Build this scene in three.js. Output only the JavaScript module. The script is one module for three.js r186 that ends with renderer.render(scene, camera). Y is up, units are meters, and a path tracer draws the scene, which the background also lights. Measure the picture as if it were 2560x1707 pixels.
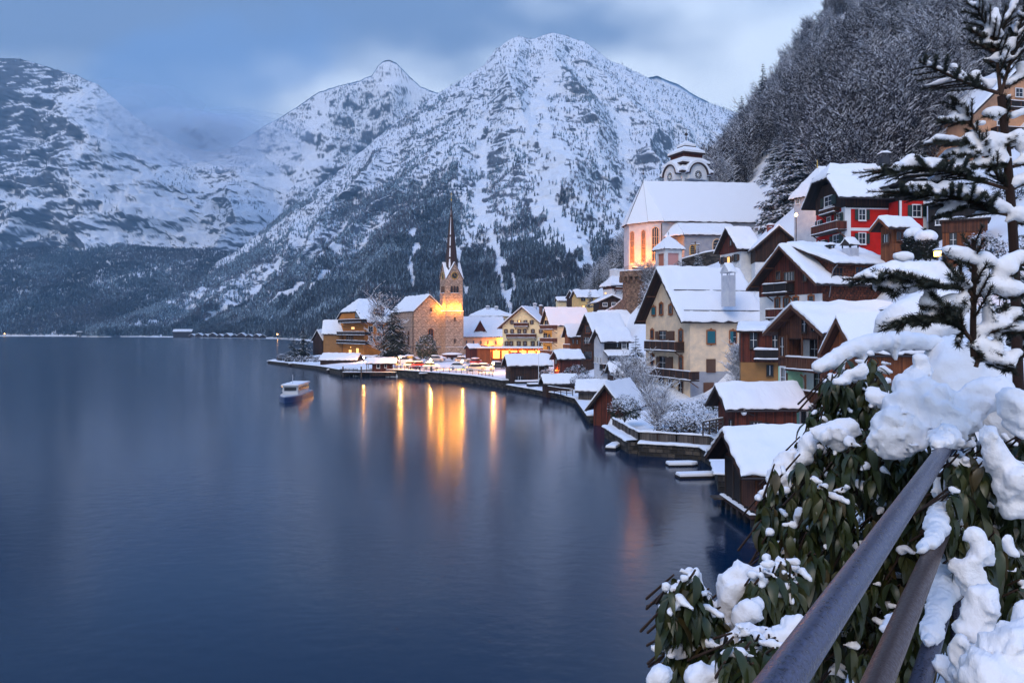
import * as THREE from 'three';
import { mergeGeometries, mergeVertices } from 'three/addons/utils/BufferGeometryUtils.js';
import { RoundedBoxGeometry } from 'three/addons/geometries/RoundedBoxGeometry.js';

// ------------------------------------------------------------------ camera, sky, light, exposure
const EYE = 11.5, FOCAL = 2000, HZ = 828;            // eye height above the lake (m), focal length and horizon of the 2560 x 1707 photograph
const scene = new THREE.Scene();
const camera = new THREE.PerspectiveCamera(2 * Math.atan(853.5 / FOCAL) * 180 / Math.PI, 2560 / 1707, 0.05, 20000);
camera.position.set(0, EYE, 0);
camera.setViewOffset(2560, 1707, 0, 853.5 - HZ, 2560, 1707);
scene.add(camera);
const renderer = new THREE.WebGLRenderer({ antialias: true });
renderer.toneMapping = THREE.LinearToneMapping;
renderer.toneMappingExposure = 1.38;
renderer.shadowMap.enabled = true;

// seeded randomness and noise
function rng(seed) { let s = seed >>> 0; return () => { s = (s + 0x6D2B79F5) >>> 0; let t = s; t = Math.imul(t ^ (t >>> 15), t | 1); t ^= t + Math.imul(t ^ (t >>> 7), t | 61); return ((t ^ (t >>> 14)) >>> 0) / 4294967296; }; }
const PERM = new Uint8Array(512);
{ const r = rng(77), p = [...Array(256).keys()]; for (let i = 255; i > 0; i--) { const j = Math.floor(r() * (i + 1)); [p[i], p[j]] = [p[j], p[i]]; } for (let i = 0; i < 512; i++) PERM[i] = p[i & 255]; }
const fade = (t) => t * t * t * (t * (t * 6 - 15) + 10), mix = (a, b, t) => a + (b - a) * t, clamp = (x, a = 0, b = 1) => Math.min(b, Math.max(a, x));
const sstep = (a, b, x) => { const t = clamp((x - a) / (b - a)); return t * t * (3 - 2 * t); };
function gr(h, x, y, z) { const k = h & 15, u = k < 8 ? x : y, v = k < 4 ? y : k === 12 || k === 14 ? x : z; return ((k & 1) ? -u : u) + ((k & 2) ? -v : v); }
function noise(x, y = 0, z = 0) {
  const fx = Math.floor(x), fy = Math.floor(y), fz = Math.floor(z), X = fx & 255, Y = fy & 255, Z = fz & 255; x -= fx; y -= fy; z -= fz;
  const u = fade(x), v = fade(y), w = fade(z), A = PERM[X] + Y, AA = PERM[A] + Z, AB = PERM[A + 1] + Z, B = PERM[X + 1] + Y, BA = PERM[B] + Z, BB = PERM[B + 1] + Z;
  return mix(mix(mix(gr(PERM[AA], x, y, z), gr(PERM[BA], x - 1, y, z), u), mix(gr(PERM[AB], x, y - 1, z), gr(PERM[BB], x - 1, y - 1, z), u), v),
    mix(mix(gr(PERM[AA + 1], x, y, z - 1), gr(PERM[BA + 1], x - 1, y, z - 1), u), mix(gr(PERM[AB + 1], x, y - 1, z - 1), gr(PERM[BB + 1], x - 1, y - 1, z - 1), u), v), w);
}
function fbm(x, y, z, n = 4) { let s = 0, a = 0.5, f = 1; for (let i = 0; i < n; i++) { s += a * noise(x * f, y * f + i * 7.3, z * f); a *= 0.5; f *= 2.03; } return s; }
function lerpTable(t, x) { if (x <= t[0][0]) return t[0][1]; for (let i = 1; i < t.length; i++) if (x <= t[i][0]) { const a = t[i - 1], b = t[i]; return mix(a[1], b[1], (x - a[0]) / (b[0] - a[0])); } return t[t.length - 1][1]; }

// overcast dusk sky: pale low band, blue-grey cloud deck above, drifting cloud bank towards the left of the valley
{
  const W = 1024, Hh = 512, d = new Float32Array(W * Hh * 4);
  for (let r = 0; r < Hh; r++) for (let c = 0; c < W; c++) {
    const el = ((r + 0.5) / Hh - 0.5) * Math.PI, a = ((c + 0.5) / W) * 2 * Math.PI - Math.PI;
    const x = Math.cos(el) * Math.cos(a), y = Math.sin(el), z = Math.cos(el) * Math.sin(a), e = el * 180 / Math.PI;
    let az = (a + Math.PI / 2) * 180 / Math.PI; if (az > 180) az -= 360;           // degrees to the right of the view
    const wob = fbm(x * 2.2, y * 4, z * 2.2, 4), k = sstep(16, 32, e + 8 * wob);
    let R = mix(0.92, 0.32, k), G = mix(1.06, 0.56, k), B = mix(1.27, 1.02, k);
    const e0 = 21.5 + 0.24 * clamp(az, -40, 30), cl = fbm(x * 3.1 + 4, y * 7.5 + 1, z * 3.1 - 2, 5), deck = sstep(e0 - 4, e0 + 5, e + 15 * cl) * 0.85;   // the heavier deck hangs lower towards the left
    R = mix(R, 0.10, deck); G = mix(G, 0.22, deck); B = mix(B, 0.48, deck);
    const bx_ = (az + 23 - 1.1 * (e - 14)) / 7.5, by_ = (e - 15) / 7.0, bank = 1 - sstep(0.25, 1.2, bx_ * bx_ + by_ * by_ + 1.5 * fbm(x * 6 + 9, y * 9, z * 6, 5));   // a tongue of it sinks into the left valley
    R = mix(R, 0.20, 0.8 * bank); G = mix(G, 0.37, 0.8 * bank); B = mix(B, 0.74, 0.8 * bank);
    const hi = sstep(30, 62, e); R = mix(R, 0.23, hi); G = mix(G, 0.49, hi); B = mix(B, 1.14, hi);   // thinner overhead
    if (e < 0) { R = 0.25; G = 0.33; B = 0.48; }
    d.set([R, G, B, 1], (r * W + c) * 4);
  }
  const t = new THREE.DataTexture(d, W, Hh, THREE.RGBAFormat, THREE.FloatType); t.mapping = THREE.EquirectangularReflectionMapping; t.magFilter = t.minFilter = THREE.LinearFilter; t.needsUpdate = true;
  scene.background = t; scene.environment = t; scene.backgroundIntensity = scene.environmentIntensity = 0.82;
}
// the last light of the overcast day, very soft, from behind the left shoulder
const sun = new THREE.DirectionalLight(0xfff1e6, 1.3);
sun.position.set(-60, 120, 70); sun.target.position.set(0, 0, -60); scene.add(sun, sun.target);
sun.castShadow = true; sun.shadow.radius = 60; sun.shadow.mapSize.set(2048, 2048);
Object.assign(sun.shadow.camera, { left: -160, right: 160, top: 160, bottom: -160, near: 1, far: 500 });
// valley haze
scene.fog = new THREE.FogExp2(new THREE.Color().setRGB(0.36, 0.68, 1.0), 0.00015);

// ------------------------------------------------------------------ helpers
const PX = (px, D) => (px - 1280) / FOCAL * D, PY = (py, D) => EYE - (py - HZ) / FOCAL * D;
const at = (px, py, D) => new THREE.Vector3(PX(px, D), PY(py, D), -D);   // a point seen at px, py, standing D metres away
const V = (x, y, z) => new THREE.Vector3(x, y, z);
const used = new Map();
function numbered(n) { const k = used.get(n) || 0; used.set(n, k + 1); return k ? n + '_' + String(k).padStart(3, '0') : n; }
function tag(o, label, category, group, kind) { if (label) o.userData.label = label; if (category) o.userData.category = category; if (group) o.userData.group = group; if (kind) o.userData.kind = kind; return o; }
function thing(name, label, category, pos = [0, 0, 0], turn = 0, group) { const o = new THREE.Group(); o.name = numbered(name); o.position.set(...pos); o.rotation.y = turn; scene.add(o); return tag(o, label, category, group); }
function part(name, geo, mat, parent) { const m = new THREE.Mesh(geo, mat); m.name = name; parent.add(m); return m; }
function solo(name, geo, mat, label, category, group) { const m = new THREE.Mesh(geo, mat); m.name = numbered(name); scene.add(m); return tag(m, label, category, group); }
function struct(name, geo, mat) { const m = new THREE.Mesh(geo, mat); m.name = numbered(name); m.userData.kind = 'structure'; scene.add(m); return m; }
function merge(list) { const l = list.map((g) => g.index ? g.toNonIndexed() : g); for (const g of l) for (const k of Object.keys(g.attributes)) if (!['position', 'normal', 'uv'].includes(k) && !(k === 'color' && l.every((q) => q.attributes.color))) g.deleteAttribute(k); return mergeGeometries(l); }
const lin = (r, g, b) => new THREE.Color().setRGB(r, g, b);
// ------------------------------------------------------------------ procedural materials
function tex(w, h, fn, srgb = false, rep = 1) {     // fn(u, v) -> grey or [r, g, b], 0..1, tiles
  const d = new Uint8Array(w * h * 4);
  for (let j = 0; j < h; j++) for (let i = 0; i < w; i++) { const c = fn(i / w, j / h), q = (j * w + i) * 4; if (c.length) { d[q] = clamp(c[0]) * 255; d[q + 1] = clamp(c[1]) * 255; d[q + 2] = clamp(c[2]) * 255; } else d[q] = d[q + 1] = d[q + 2] = clamp(c) * 255; d[q + 3] = 255; }
  const t = new THREE.DataTexture(d, w, h); t.wrapS = t.wrapT = THREE.RepeatWrapping; t.magFilter = THREE.LinearFilter; t.minFilter = THREE.LinearMipmapLinearFilter; t.generateMipmaps = true; if (srgb) t.colorSpace = THREE.SRGBColorSpace; t.repeat.set(rep, rep); t.needsUpdate = true; return t;
}
const tile = (f) => (u, v) => { const a = f(u, v), b = f(u - 1, v), c = f(u, v - 1), e = f(u - 1, v - 1), s = sstep(0, 1, u), t = sstep(0, 1, v); return mix(mix(a, b, s), mix(c, e, s), t); };   // blends opposite edges
const tn = (sx, sy, n = 4, o = 0) => {            // tiling noise, computed once on a grid
  const S = 256, f = tile((u, v) => fbm(u * sx + o, v * sy + o, o, n)), d = new Float32Array(S * S); for (let j = 0; j < S; j++) for (let i = 0; i < S; i++) d[j * S + i] = f(i / S, j / S);
  return (u, v) => { const x = (u - Math.floor(u)) * S, y = (v - Math.floor(v)) * S, i = Math.floor(x) & 255, j = Math.floor(y) & 255, a = x - Math.floor(x), b = y - Math.floor(y), i1 = (i + 1) & 255, j1 = (j + 1) & 255; return mix(mix(d[j * S + i], d[j * S + i1], a), mix(d[j1 * S + i], d[j1 * S + i1], a), b); };
};
const g01 = (c, k = 1) => [c[0] * k, c[1] * k, c[2] * k];
const hash = (i, j = 0) => { let h = Math.imul(i + 374761393, 668265263) ^ Math.imul(j + 1274126177, 2246822519); h = Math.imul(h ^ (h >>> 13), 1274126177); return ((h ^ (h >>> 16)) >>> 0) / 4294967296; };
const std = (o) => new THREE.MeshStandardMaterial(Object.assign({ roughness: 0.9 }, o));
const snowBump = tex(256, 256, (() => { const a = tn(10, 10, 4, 3), b = tn(46, 46, 2, 8); return (u, v) => 0.5 + 0.5 * a(u, v) + 0.18 * b(u, v); })());
const M = {};
M.snow = std({ color: lin(0.84, 0.86, 0.89), roughness: 0.95, bumpMap: snowBump, bumpScale: 0.05 });
M.snowFar = std({ color: lin(0.84, 0.86, 0.89), roughness: 0.95 });
// boards: planks along v, about 0.16 m wide, texture 1.6 m wide
function boardsTex(n, seed, c0, c1) {
  const w = tn(60, 6, 4, seed), st = tn(3, 3, 3, seed + 5);
  return tex(512, 512, (u, v) => { const k = Math.floor(u * n), f = u * n - k, gap = (f < 0.06 || f > 0.95) ? 0.35 : 1, t = clamp(0.45 + 0.7 * (hash(k, seed) - 0.5) + 0.9 * w(u, v * 0.5) + 0.6 * st(u, v)); return [mix(c0[0], c1[0], t) * gap, mix(c0[1], c1[1], t) * gap, mix(c0[2], c1[2], t) * gap]; }, true);
}
function boardsBump(n, seed) { const w = tn(60, 6, 3, seed); return tex(512, 512, (u, v) => { const k = Math.floor(u * n), f = u * n - k; return (f < 0.06 || f > 0.95) ? 0 : 0.7 + 0.2 * hash(k, seed) + 0.2 * w(u, v); }); }
const bb = boardsBump(10, 3);
function wood(seed, c0, c1, rot = 0) { const m = boardsTex(10, seed, c0, c1), b = bb.clone(); for (const t of [m, b]) { t.repeat.set(0.62, 0.4); t.rotation = rot; t.needsUpdate = true; } return std({ map: m, bumpMap: b, bumpScale: 0.025, roughness: 0.85 }); }
M.woodDark = wood(11, [0.13, 0.075, 0.05], [0.30, 0.18, 0.12]);
M.woodRed = wood(12, [0.22, 0.085, 0.05], [0.46, 0.20, 0.12]);
M.woodBrown = wood(13, [0.25, 0.13, 0.08], [0.46, 0.27, 0.17]);
M.woodWarm = wood(14, [0.38, 0.20, 0.10], [0.62, 0.36, 0.19]);
M.woodBlack = wood(15, [0.07, 0.055, 0.055], [0.16, 0.12, 0.11]);
M.woodGrey = wood(16, [0.22, 0.20, 0.19], [0.42, 0.38, 0.35]);
M.woodRedH = wood(12, [0.22, 0.085, 0.05], [0.46, 0.20, 0.12], Math.PI / 2);
function plaster(seed, c) { const a = tn(6, 6, 5, seed), b = tn(50, 50, 2, seed + 2), t = tex(256, 256, (u, v) => { const k = 1 + 0.22 * a(u, v) + 0.10 * b(u, v); return [c[0] * k, c[1] * k * (1 - 0.03 * a(u, v)), c[2] * k * (1 - 0.1 * a(u, v))]; }, true); t.repeat.set(0.16, 0.16); return std({ map: t, bumpMap: plBump, bumpScale: 0.01, roughness: 0.95 }); }
const plBump = tex(256, 256, (() => { const b = tn(40, 40, 4, 21); return (u, v) => 0.5 + 0.6 * b(u, v); })()); plBump.repeat.set(0.4, 0.4);
M.beige = plaster(31, [0.90, 0.80, 0.68]); M.paleYellow = plaster(44, [0.80, 0.69, 0.46]); M.dullOchre = plaster(43, [0.58, 0.42, 0.25]); M.cream = plaster(32, [0.90, 0.83, 0.66]); M.whitewash = plaster(33, [0.86, 0.86, 0.86]); M.redPlaster = plaster(34, [0.74, 0.10, 0.07]);
M.mint = plaster(35, [0.66, 0.86, 0.72]); M.ochre = plaster(36, [0.76, 0.48, 0.20]); M.greyPlaster = plaster(37, [0.60, 0.61, 0.64]); M.peach = plaster(38, [0.80, 0.60, 0.46]); M.yellow = plaster(39, [0.88, 0.70, 0.36]); M.paleGrey = plaster(40, [0.74, 0.75, 0.78]); M.pinkish = plaster(41, [0.86, 0.72, 0.58]);
// coursed rubble stone, 3 m of wall per tile
function stone(seed, c0, c1, mortar) {
  const rows = 8, nz = tn(30, 30, 3, seed), rowOf = (v) => { const k = Math.floor(v * rows); return [k, v * rows - k]; };
  const cell = (u, v) => { const [k, fv] = rowOf(v); const n = 5 + Math.floor(hash(k, seed) * 3), off = hash(k, seed + 1), q = (u + off) * n, i = Math.floor(q), fu = q - i; return [k, ((i % n) + n) % n, fu, fv, n]; };
  const edge = (fu, fv, n) => Math.min(Math.min(fu, 1 - fu) * 3 / n, Math.min(fv, 1 - fv) * 3 / rows);
  const map = tex(512, 512, (u, v) => { const uu = u + 0.012 * nz(u, v), vv = ((v + 0.014 * nz(v, u)) % 1 + 1) % 1, [k, i, fu, fv, n] = cell(uu, vv), h = hash(k * 31 + i, seed + 9), m = edge(fu, fv, n) < 0.028 ? 1 : 0, s = 1 + 0.5 * nz(u, v); return [0, 1, 2].map((q) => m ? mortar[q] : mix(c0[q], c1[q], h) * s); }, true);
  const bump = tex(512, 512, (u, v) => { const uu = u + 0.012 * nz(u, v), vv = ((v + 0.014 * nz(v, u)) % 1 + 1) % 1, [k, i, fu, fv, n] = cell(uu, vv); return clamp(edge(fu, fv, n) / 0.06) * (0.7 + 0.3 * hash(k * 31 + i, seed + 2)) * (0.9 + 0.3 * nz(u, v)); });
  map.repeat.set(0.33, 0.33); bump.repeat.set(0.33, 0.33); return std({ map, bumpMap: bump, bumpScale: 0.08, roughness: 0.95 });
}
M.stone = stone(51, [0.46, 0.36, 0.30], [0.78, 0.66, 0.57], [0.80, 0.72, 0.64]);
M.stoneDark = stone(52, [0.13, 0.12, 0.11], [0.36, 0.33, 0.30], [0.20, 0.19, 0.18]);
M.stoneBrown = stone(53, [0.36, 0.27, 0.22], [0.62, 0.49, 0.40], [0.46, 0.38, 0.32]);
// wooden shingles
{ const nz = tn(40, 8, 3, 61), map = tex(512, 512, (u, v) => { const r = Math.floor(v * 8), f = v * 8 - r, n = 10, q = (u + hash(r, 4)) * n, i = Math.floor(q), fu = q - i, h = hash(r * 17 + (i % n), 6), d = (f < 0.12 || fu < 0.06) ? 0.45 : 1; return [0.34, 0.17, 0.10].map((c, k) => c * (0.6 + 0.8 * h) * d * (1 + 0.5 * nz(u, v))); }, true); map.repeat.set(0.5, 0.5);
  const bump = tex(256, 256, (u, v) => { const r = Math.floor(v * 8), f = v * 8 - r; return 1 - f; }); bump.repeat.set(0.5, 0.5); M.shingle = std({ map, bumpMap: bump, bumpScale: 0.03, roughness: 0.9 }); }
M.trimWhite = std({ color: lin(0.75, 0.76, 0.77), roughness: 0.6 });
M.trimBrown = std({ color: lin(0.11, 0.045, 0.022), roughness: 0.7 });
M.trimDark = std({ color: lin(0.03, 0.018, 0.013), roughness: 0.7 });
M.trimOchre = std({ color: lin(0.30, 0.10, 0.03), roughness: 0.8 });
M.shutterGreen = std({ color: lin(0.012, 0.035, 0.03), roughness: 0.6 });
M.shutterTeal = std({ color: lin(0.012, 0.13, 0.17), roughness: 0.6 });
M.shutterBrown = std({ color: lin(0.10, 0.05, 0.03), roughness: 0.7 });
M.glass = new THREE.MeshPhysicalMaterial({ color: lin(0.02, 0.025, 0.035), roughness: 0.08, ior: 1.5 });
M.lit = std({ color: lin(0.6, 0.4, 0.2), emissive: new THREE.Color(1, 0.52, 0.14), emissiveIntensity: 1.3, roughness: 0.3 });
M.metal = std({ color: lin(0.25, 0.26, 0.28), metalness: 0.9, roughness: 0.45 });
M.gutter = std({ color: lin(0.05, 0.04, 0.04), metalness: 0.4, roughness: 0.5 });
M.copper = std({ color: lin(0.045, 0.020, 0.018), metalness: 0.2, roughness: 0.55 });
M.gold = std({ color: lin(0.7, 0.45, 0.12), metalness: 1, roughness: 0.3 });
M.clock = std({ color: lin(0.02, 0.02, 0.025), roughness: 0.5 });
M.concrete = plaster(42, [0.45, 0.44, 0.43]);
M.bark = std({ color: lin(0.045, 0.033, 0.028), roughness: 0.95 });
M.plants = std({ vertexColors: true, roughness: 0.9 });
// ------------------------------------------------------------------ lake
{
  const a = tn(14, 14, 4, 71), b = tn(5, 5, 3, 75), bt = tex(512, 512, (u, v) => 0.5 + 0.45 * a(u, v) + 0.3 * b(u, v)); bt.repeat.set(1 / 14, 1 / 14);
  const g = new THREE.PlaneGeometry(5600, 3600, 1, 1); g.rotateX(-Math.PI / 2); g.translate(-300, 0, -1500);
  for (let i = 0; i < 4; i++) g.attributes.uv.setXY(i, g.attributes.position.getX(i), g.attributes.position.getZ(i));
  struct('lake_water', g, new THREE.MeshPhysicalMaterial({ color: lin(0.001, 0.015, 0.042), roughness: 0.15, ior: 1.333, bumpMap: bt, bumpScale: 0.022 }));
}
// ------------------------------------------------------------------ mountains: each a sheet from its foot up to its ridge and down the far side
const woodSpots = [];                                   // where trees stand: [x, y, z, height, kind, tone]
function mountain(o) {
  const { name, px0, px1, cols, rows, ridge, Dr, Df, seed, footY = () => -3 } = o, back = 4, n = cols + 1, m = rows + 1 + back;
  const P = new Float32Array(n * m * 3), C = new Float32Array(n * m * 3);
  for (let i = 0; i < n; i++) {
    const px = mix(px0, px1, i / cols), dr = Dr(px), df = Df(px), yr = PY(lerpTable(ridge, px), dr), yf = footY(px);
    for (let j = 0; j < m; j++) {
      const v = Math.min(1, j / rows), k = (j * n + i) * 3;
      let D, y;
      if (j <= rows) { D = mix(df, dr, v); y = yf + (yr - yf) * o.g(v, px); } else { const q = (j - rows) / back; D = dr + q * 400; y = yr - (yr + 30) * q; }
      const x0 = PX(px, D), env = Math.sin(Math.PI * clamp(v, 0.0, 0.97)) ** 0.7;
      // ribs and gullies that run down the slope, warped
      const s = x0 / o.rib + 0.9 * fbm(y / 260 + seed, x0 / 700, seed, 3), rib = 1 - Math.abs(2 * noise(s, y / 900, seed + 3)) * 1.3 + 0.5 * noise(s * 2.7, y / 300, seed + 5);
      const rough = fbm(x0 / 120, y / 90, D / 120 + seed, 5);
      D -= env * (o.ribAmp * (rib - 0.4) + o.roughAmp * rough) * (j <= rows ? 1 : 0);
      // rock ledges: treads and risers
      let st = 0; for (const [L, A] of [[o.ledge, 0.55], [o.ledge * 0.43, 0.75]]) { const lz = y / L + 2.6 * fbm(x0 / 230 + seed, y / 420, L, 4) + x0 / 700 * (o.tilt || 0), f = lz - Math.floor(lz); st += (sstep(0.35, 0.95, f) - f) * L * A * sstep(-0.10, 0.22, fbm(x0 / 120, y / 70, seed + L, 4)); }
      y += st * env + (j <= rows ? 1 : 0) * 11 * fbm(x0 / 34, y / 26, D / 34, 4) * (0.3 + env);
      P[k] = PX(px, dr) === x0 ? x0 : x0; P[k + 1] = y; P[k + 2] = -D;
    }
  }
  const idx = []; for (let j = 0; j < m - 1; j++) for (let i = 0; i < cols; i++) { const a = j * n + i; idx.push(a, a + 1, a + n, a + 1, a + n + 1, a + n); }
  const g = new THREE.BufferGeometry(); g.setAttribute('position', new THREE.BufferAttribute(P, 3)); g.setIndex(idx); g.computeVertexNormals();
  const N = g.attributes.normal.array, R = rng(seed * 13 + 1);
  for (let j = 0; j < m; j++) for (let i = 0; i < n; i++) {
    const k = (j * n + i) * 3, x = P[k], y = P[k + 1], z = P[k + 2], v = Math.min(1, j / rows), px = mix(px0, px1, i / cols);
    const ny = N[k + 1], bare = (o.bare ? o.bare(px, v, x, y) : 0), wy = y + x * 0.22 * (o.tilt || 0) + 14 * noise(x / 90, y / 60, seed);
    const dash = 1.05 * noise(x / 46, wy / 9, z / 60) + 0.45 * noise(x / 16, wy / 5, z / 22), run = (x + 0.25 * y * (px > 1330 ? 1 : -1)), patch = 0.62 * noise(run / 46, y / 190, seed) + 0.45 * noise(run / 17, y / 90, seed + 4) + 0.34 * noise(x / 300, y / 240, z / 300);
    const rock = sstep(-0.06, 0.06, dash + patch + 1.25 * (o.rockAt - ny) + 1.6 * bare - 0.34);           // steep ledges shed the snow
    const h = 0.8 + 0.5 * noise(x / 30, y / 12, z / 30);
    C[k] = mix(0.82, 0.12 * h, rock); C[k + 1] = mix(0.845, 0.13 * h, rock); C[k + 2] = mix(0.88, 0.155 * h, rock);
  }
  g.setAttribute('color', new THREE.BufferAttribute(C, 3));
  struct(name, g, std({ vertexColors: true, roughness: 0.95 }));
  // woods
  if (o.wood) for (let q = 0; q < o.tries; q++) {
    const fi = R() * (cols - 1), fj = R() ** (o.low || 1.3) * (rows - 1), i = Math.floor(fi), j = Math.floor(fj), k = (j * n + i) * 3, k2 = k + 3 * n + 3, t = R();
    const x = mix(P[k], P[k2], t), y = mix(P[k + 1], P[k2 + 1], t), z = mix(P[k + 2], P[k2 + 2], t), px = mix(px0, px1, fi / cols), v = fj / rows;
    if (y < 2) continue;
    const [den, conifer, tone] = o.wood(px, v, x, y, z, N[k + 1]);
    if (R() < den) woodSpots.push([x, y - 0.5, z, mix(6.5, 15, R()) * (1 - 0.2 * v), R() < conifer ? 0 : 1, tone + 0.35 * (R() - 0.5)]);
  }
}
const mainRidge = [[200, 826], [260, 808], [330, 778], [450, 712], [600, 622], [700, 545], [800, 462], [900, 378], [1000, 296], [1097, 232], [1157, 198], [1212, 161], [1240, 124], [1267, 104], [1299, 90], [1327, 96], [1359, 88], [1387, 85], [1428, 88], [1460, 101], [1492, 129], [1529, 152], [1566, 170], [1607, 191], [1657, 216], [1703, 230], [1749, 253], [1800, 269], [1900, 300], [2000, 340], [2100, 360]];
// snow chutes on the main mountain: lines (px, v) swept clean of trees
const chutes = [[[700, 0.62], [560, 0.40], [420, 0.18], [300, 0.02], 22], [[820, 0.45], [640, 0.28], [520, 0.08], 13], [[940, 0.5], [760, 0.3], [640, 0.15], 9], [[1210, 0.7], [1190, 0.45], [1240, 0.25], [1290, 0.05], 26], [[1380, 0.80], [1320, 0.62], [1400, 0.50], [1360, 0.36], [1460, 0.22], 42], [[1040, 0.40], [1030, 0.2], 12], [[900, 0.28], [890, 0.1], 8], [[1560, 0.75], [1580, 0.5], [1540, 0.3], 24], [[1130, 0.34], [1170, 0.14], 14]];
function inChute(px, v) { for (const c of chutes) for (let i = 0; i < c.length - 2; i++) { const a = c[i], b = c[i + 1], ax = a[0], ay = a[1] * 600, bx = b[0], by = b[1] * 600, t = clamp(((px - ax) * (bx - ax) + (v * 600 - ay) * (by - ay)) / ((bx - ax) ** 2 + (by - ay) ** 2)), d = Math.hypot(px - mix(ax, bx, t), v * 600 - mix(ay, by, t)); if (d < c[c.length - 1] * (0.55 + 1.3 * noise(px / 26, v * 26, 3) + 0.5 * noise(px / 9, v * 60, 5))) return true; } return false; }
mountain({ name: 'main_mountain', px0: 200, px1: 2100, cols: 760, rows: 420, seed: 5, ridge: mainRidge, Dr: (px) => lerpTable([[200, 1750], [700, 2500], [1100, 2900], [1400, 3000], [2100, 2900]], px), Df: (px) => lerpTable([[200, 1650], [450, 1480], [700, 1150], [800, 700], [1400, 560], [2100, 560]], px),
  g: (v, px) => mix(v, v * v * (1.55 - 0.55 * v), 0.8), rib: 170, ribAmp: 105, roughAmp: 60, ledge: 34, tilt: 1.6, rockAt: 0.61,
  bare: (px, v) => (inChute(px, v) ? -0.6 : 0) + 0.06 - 0.16 * sstep(0.55, 0.95, v),
  tries: 430000, low: 1.25,
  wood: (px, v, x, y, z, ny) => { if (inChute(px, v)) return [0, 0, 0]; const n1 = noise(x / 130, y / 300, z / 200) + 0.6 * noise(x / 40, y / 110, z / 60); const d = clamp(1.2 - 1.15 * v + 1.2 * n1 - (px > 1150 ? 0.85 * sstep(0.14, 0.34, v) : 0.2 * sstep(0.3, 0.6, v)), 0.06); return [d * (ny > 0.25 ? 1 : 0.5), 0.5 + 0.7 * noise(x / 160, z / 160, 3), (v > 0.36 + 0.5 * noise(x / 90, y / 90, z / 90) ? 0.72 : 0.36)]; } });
mountain({ name: 'second_mountain', px0: 560, px1: 1260, cols: 260, rows: 150, seed: 8, ridge: [[560, 400], [600, 350], [659, 318], [703, 294], [737, 270], [800, 226], [848, 211], [897, 202], [930, 187], [945, 163], [958, 152], [973, 150], [992, 159], [1015, 184], [1051, 216], [1097, 232], [1180, 270], [1260, 330]], Dr: () => 3500, Df: (px) => lerpTable([[560, 2500], [1260, 2700]], px),
  g: (v) => mix(v, v * v, 0.5), rib: 240, ribAmp: 80, roughAmp: 80, ledge: 36, rockAt: 0.46, tries: 45000, low: 1.2,
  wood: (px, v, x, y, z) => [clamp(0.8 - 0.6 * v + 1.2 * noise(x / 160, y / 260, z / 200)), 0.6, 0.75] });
mountain({ name: 'left_mountain', px0: -420, px1: 900, cols: 480, rows: 300, seed: 11, ridge: [[-420, 240], [-200, 170], [0, 146], [58, 151], [121, 168], [194, 190], [252, 216], [300, 258], [350, 300], [420, 345], [480, 372], [540, 378], [590, 364], [640, 372], [700, 420], [780, 500], [900, 600]], Dr: (px) => lerpTable([[-420, 3100], [250, 3200], [500, 3300], [700, 3300], [900, 2900]], px), Df: () => 2250,
  g: (v, px) => { const c = v < 0.35 ? v * 0.55 : 0.1925 + (v - 0.35) * 1.2423; return mix(v, c, 0.9); }, rib: 330, ribAmp: 150, roughAmp: 110, ledge: 52, tilt: -1.2, rockAt: 0.54,
  bare: (px, v) => 0.30 * sstep(290, 90, px + 120 * noise(v * 5, px / 90)) * sstep(0.45, 0.62, v) + (px < 120 ? 0.2 * sstep(0.2, 0.35, v) * sstep(120, 0, px) : 0) - 0.22 * sstep(0.5, 0.2, v) - 0.20 * sstep(200, 420, px),
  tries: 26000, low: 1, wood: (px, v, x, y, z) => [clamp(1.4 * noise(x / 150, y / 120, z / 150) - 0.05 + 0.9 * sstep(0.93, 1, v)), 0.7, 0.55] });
mountain({ name: 'left_foothill', px0: -420, px1: 760, cols: 300, rows: 110, seed: 14, ridge: [[-420, 620], [0, 628], [120, 618], [200, 628], [300, 612], [420, 622], [520, 622], [600, 640], [700, 690], [760, 740]], Dr: () => 2420, Df: (px) => lerpTable([[-420, 1850], [0, 1820], [300, 1780], [760, 1700]], px),
  g: (v) => v ** 0.95, rib: 160, ribAmp: 40, roughAmp: 50, ledge: 30, rockAt: 0.36, tries: 90000, low: 1,
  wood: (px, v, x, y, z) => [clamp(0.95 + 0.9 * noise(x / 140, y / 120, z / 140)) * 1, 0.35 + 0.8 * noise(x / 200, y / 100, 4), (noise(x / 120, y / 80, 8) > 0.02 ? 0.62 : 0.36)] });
mountain({ name: 'far_mountain', px0: 1560, px1: 1900, cols: 60, rows: 40, seed: 17, ridge: [[1560, 240], [1600, 205], [1625, 193], [1644, 189], [1690, 209], [1726, 230], [1900, 330]], Dr: () => 3800, Df: () => 3300, g: (v) => v, rib: 240, ribAmp: 60, roughAmp: 90, ledge: 40, rockAt: 0.40 });
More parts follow.
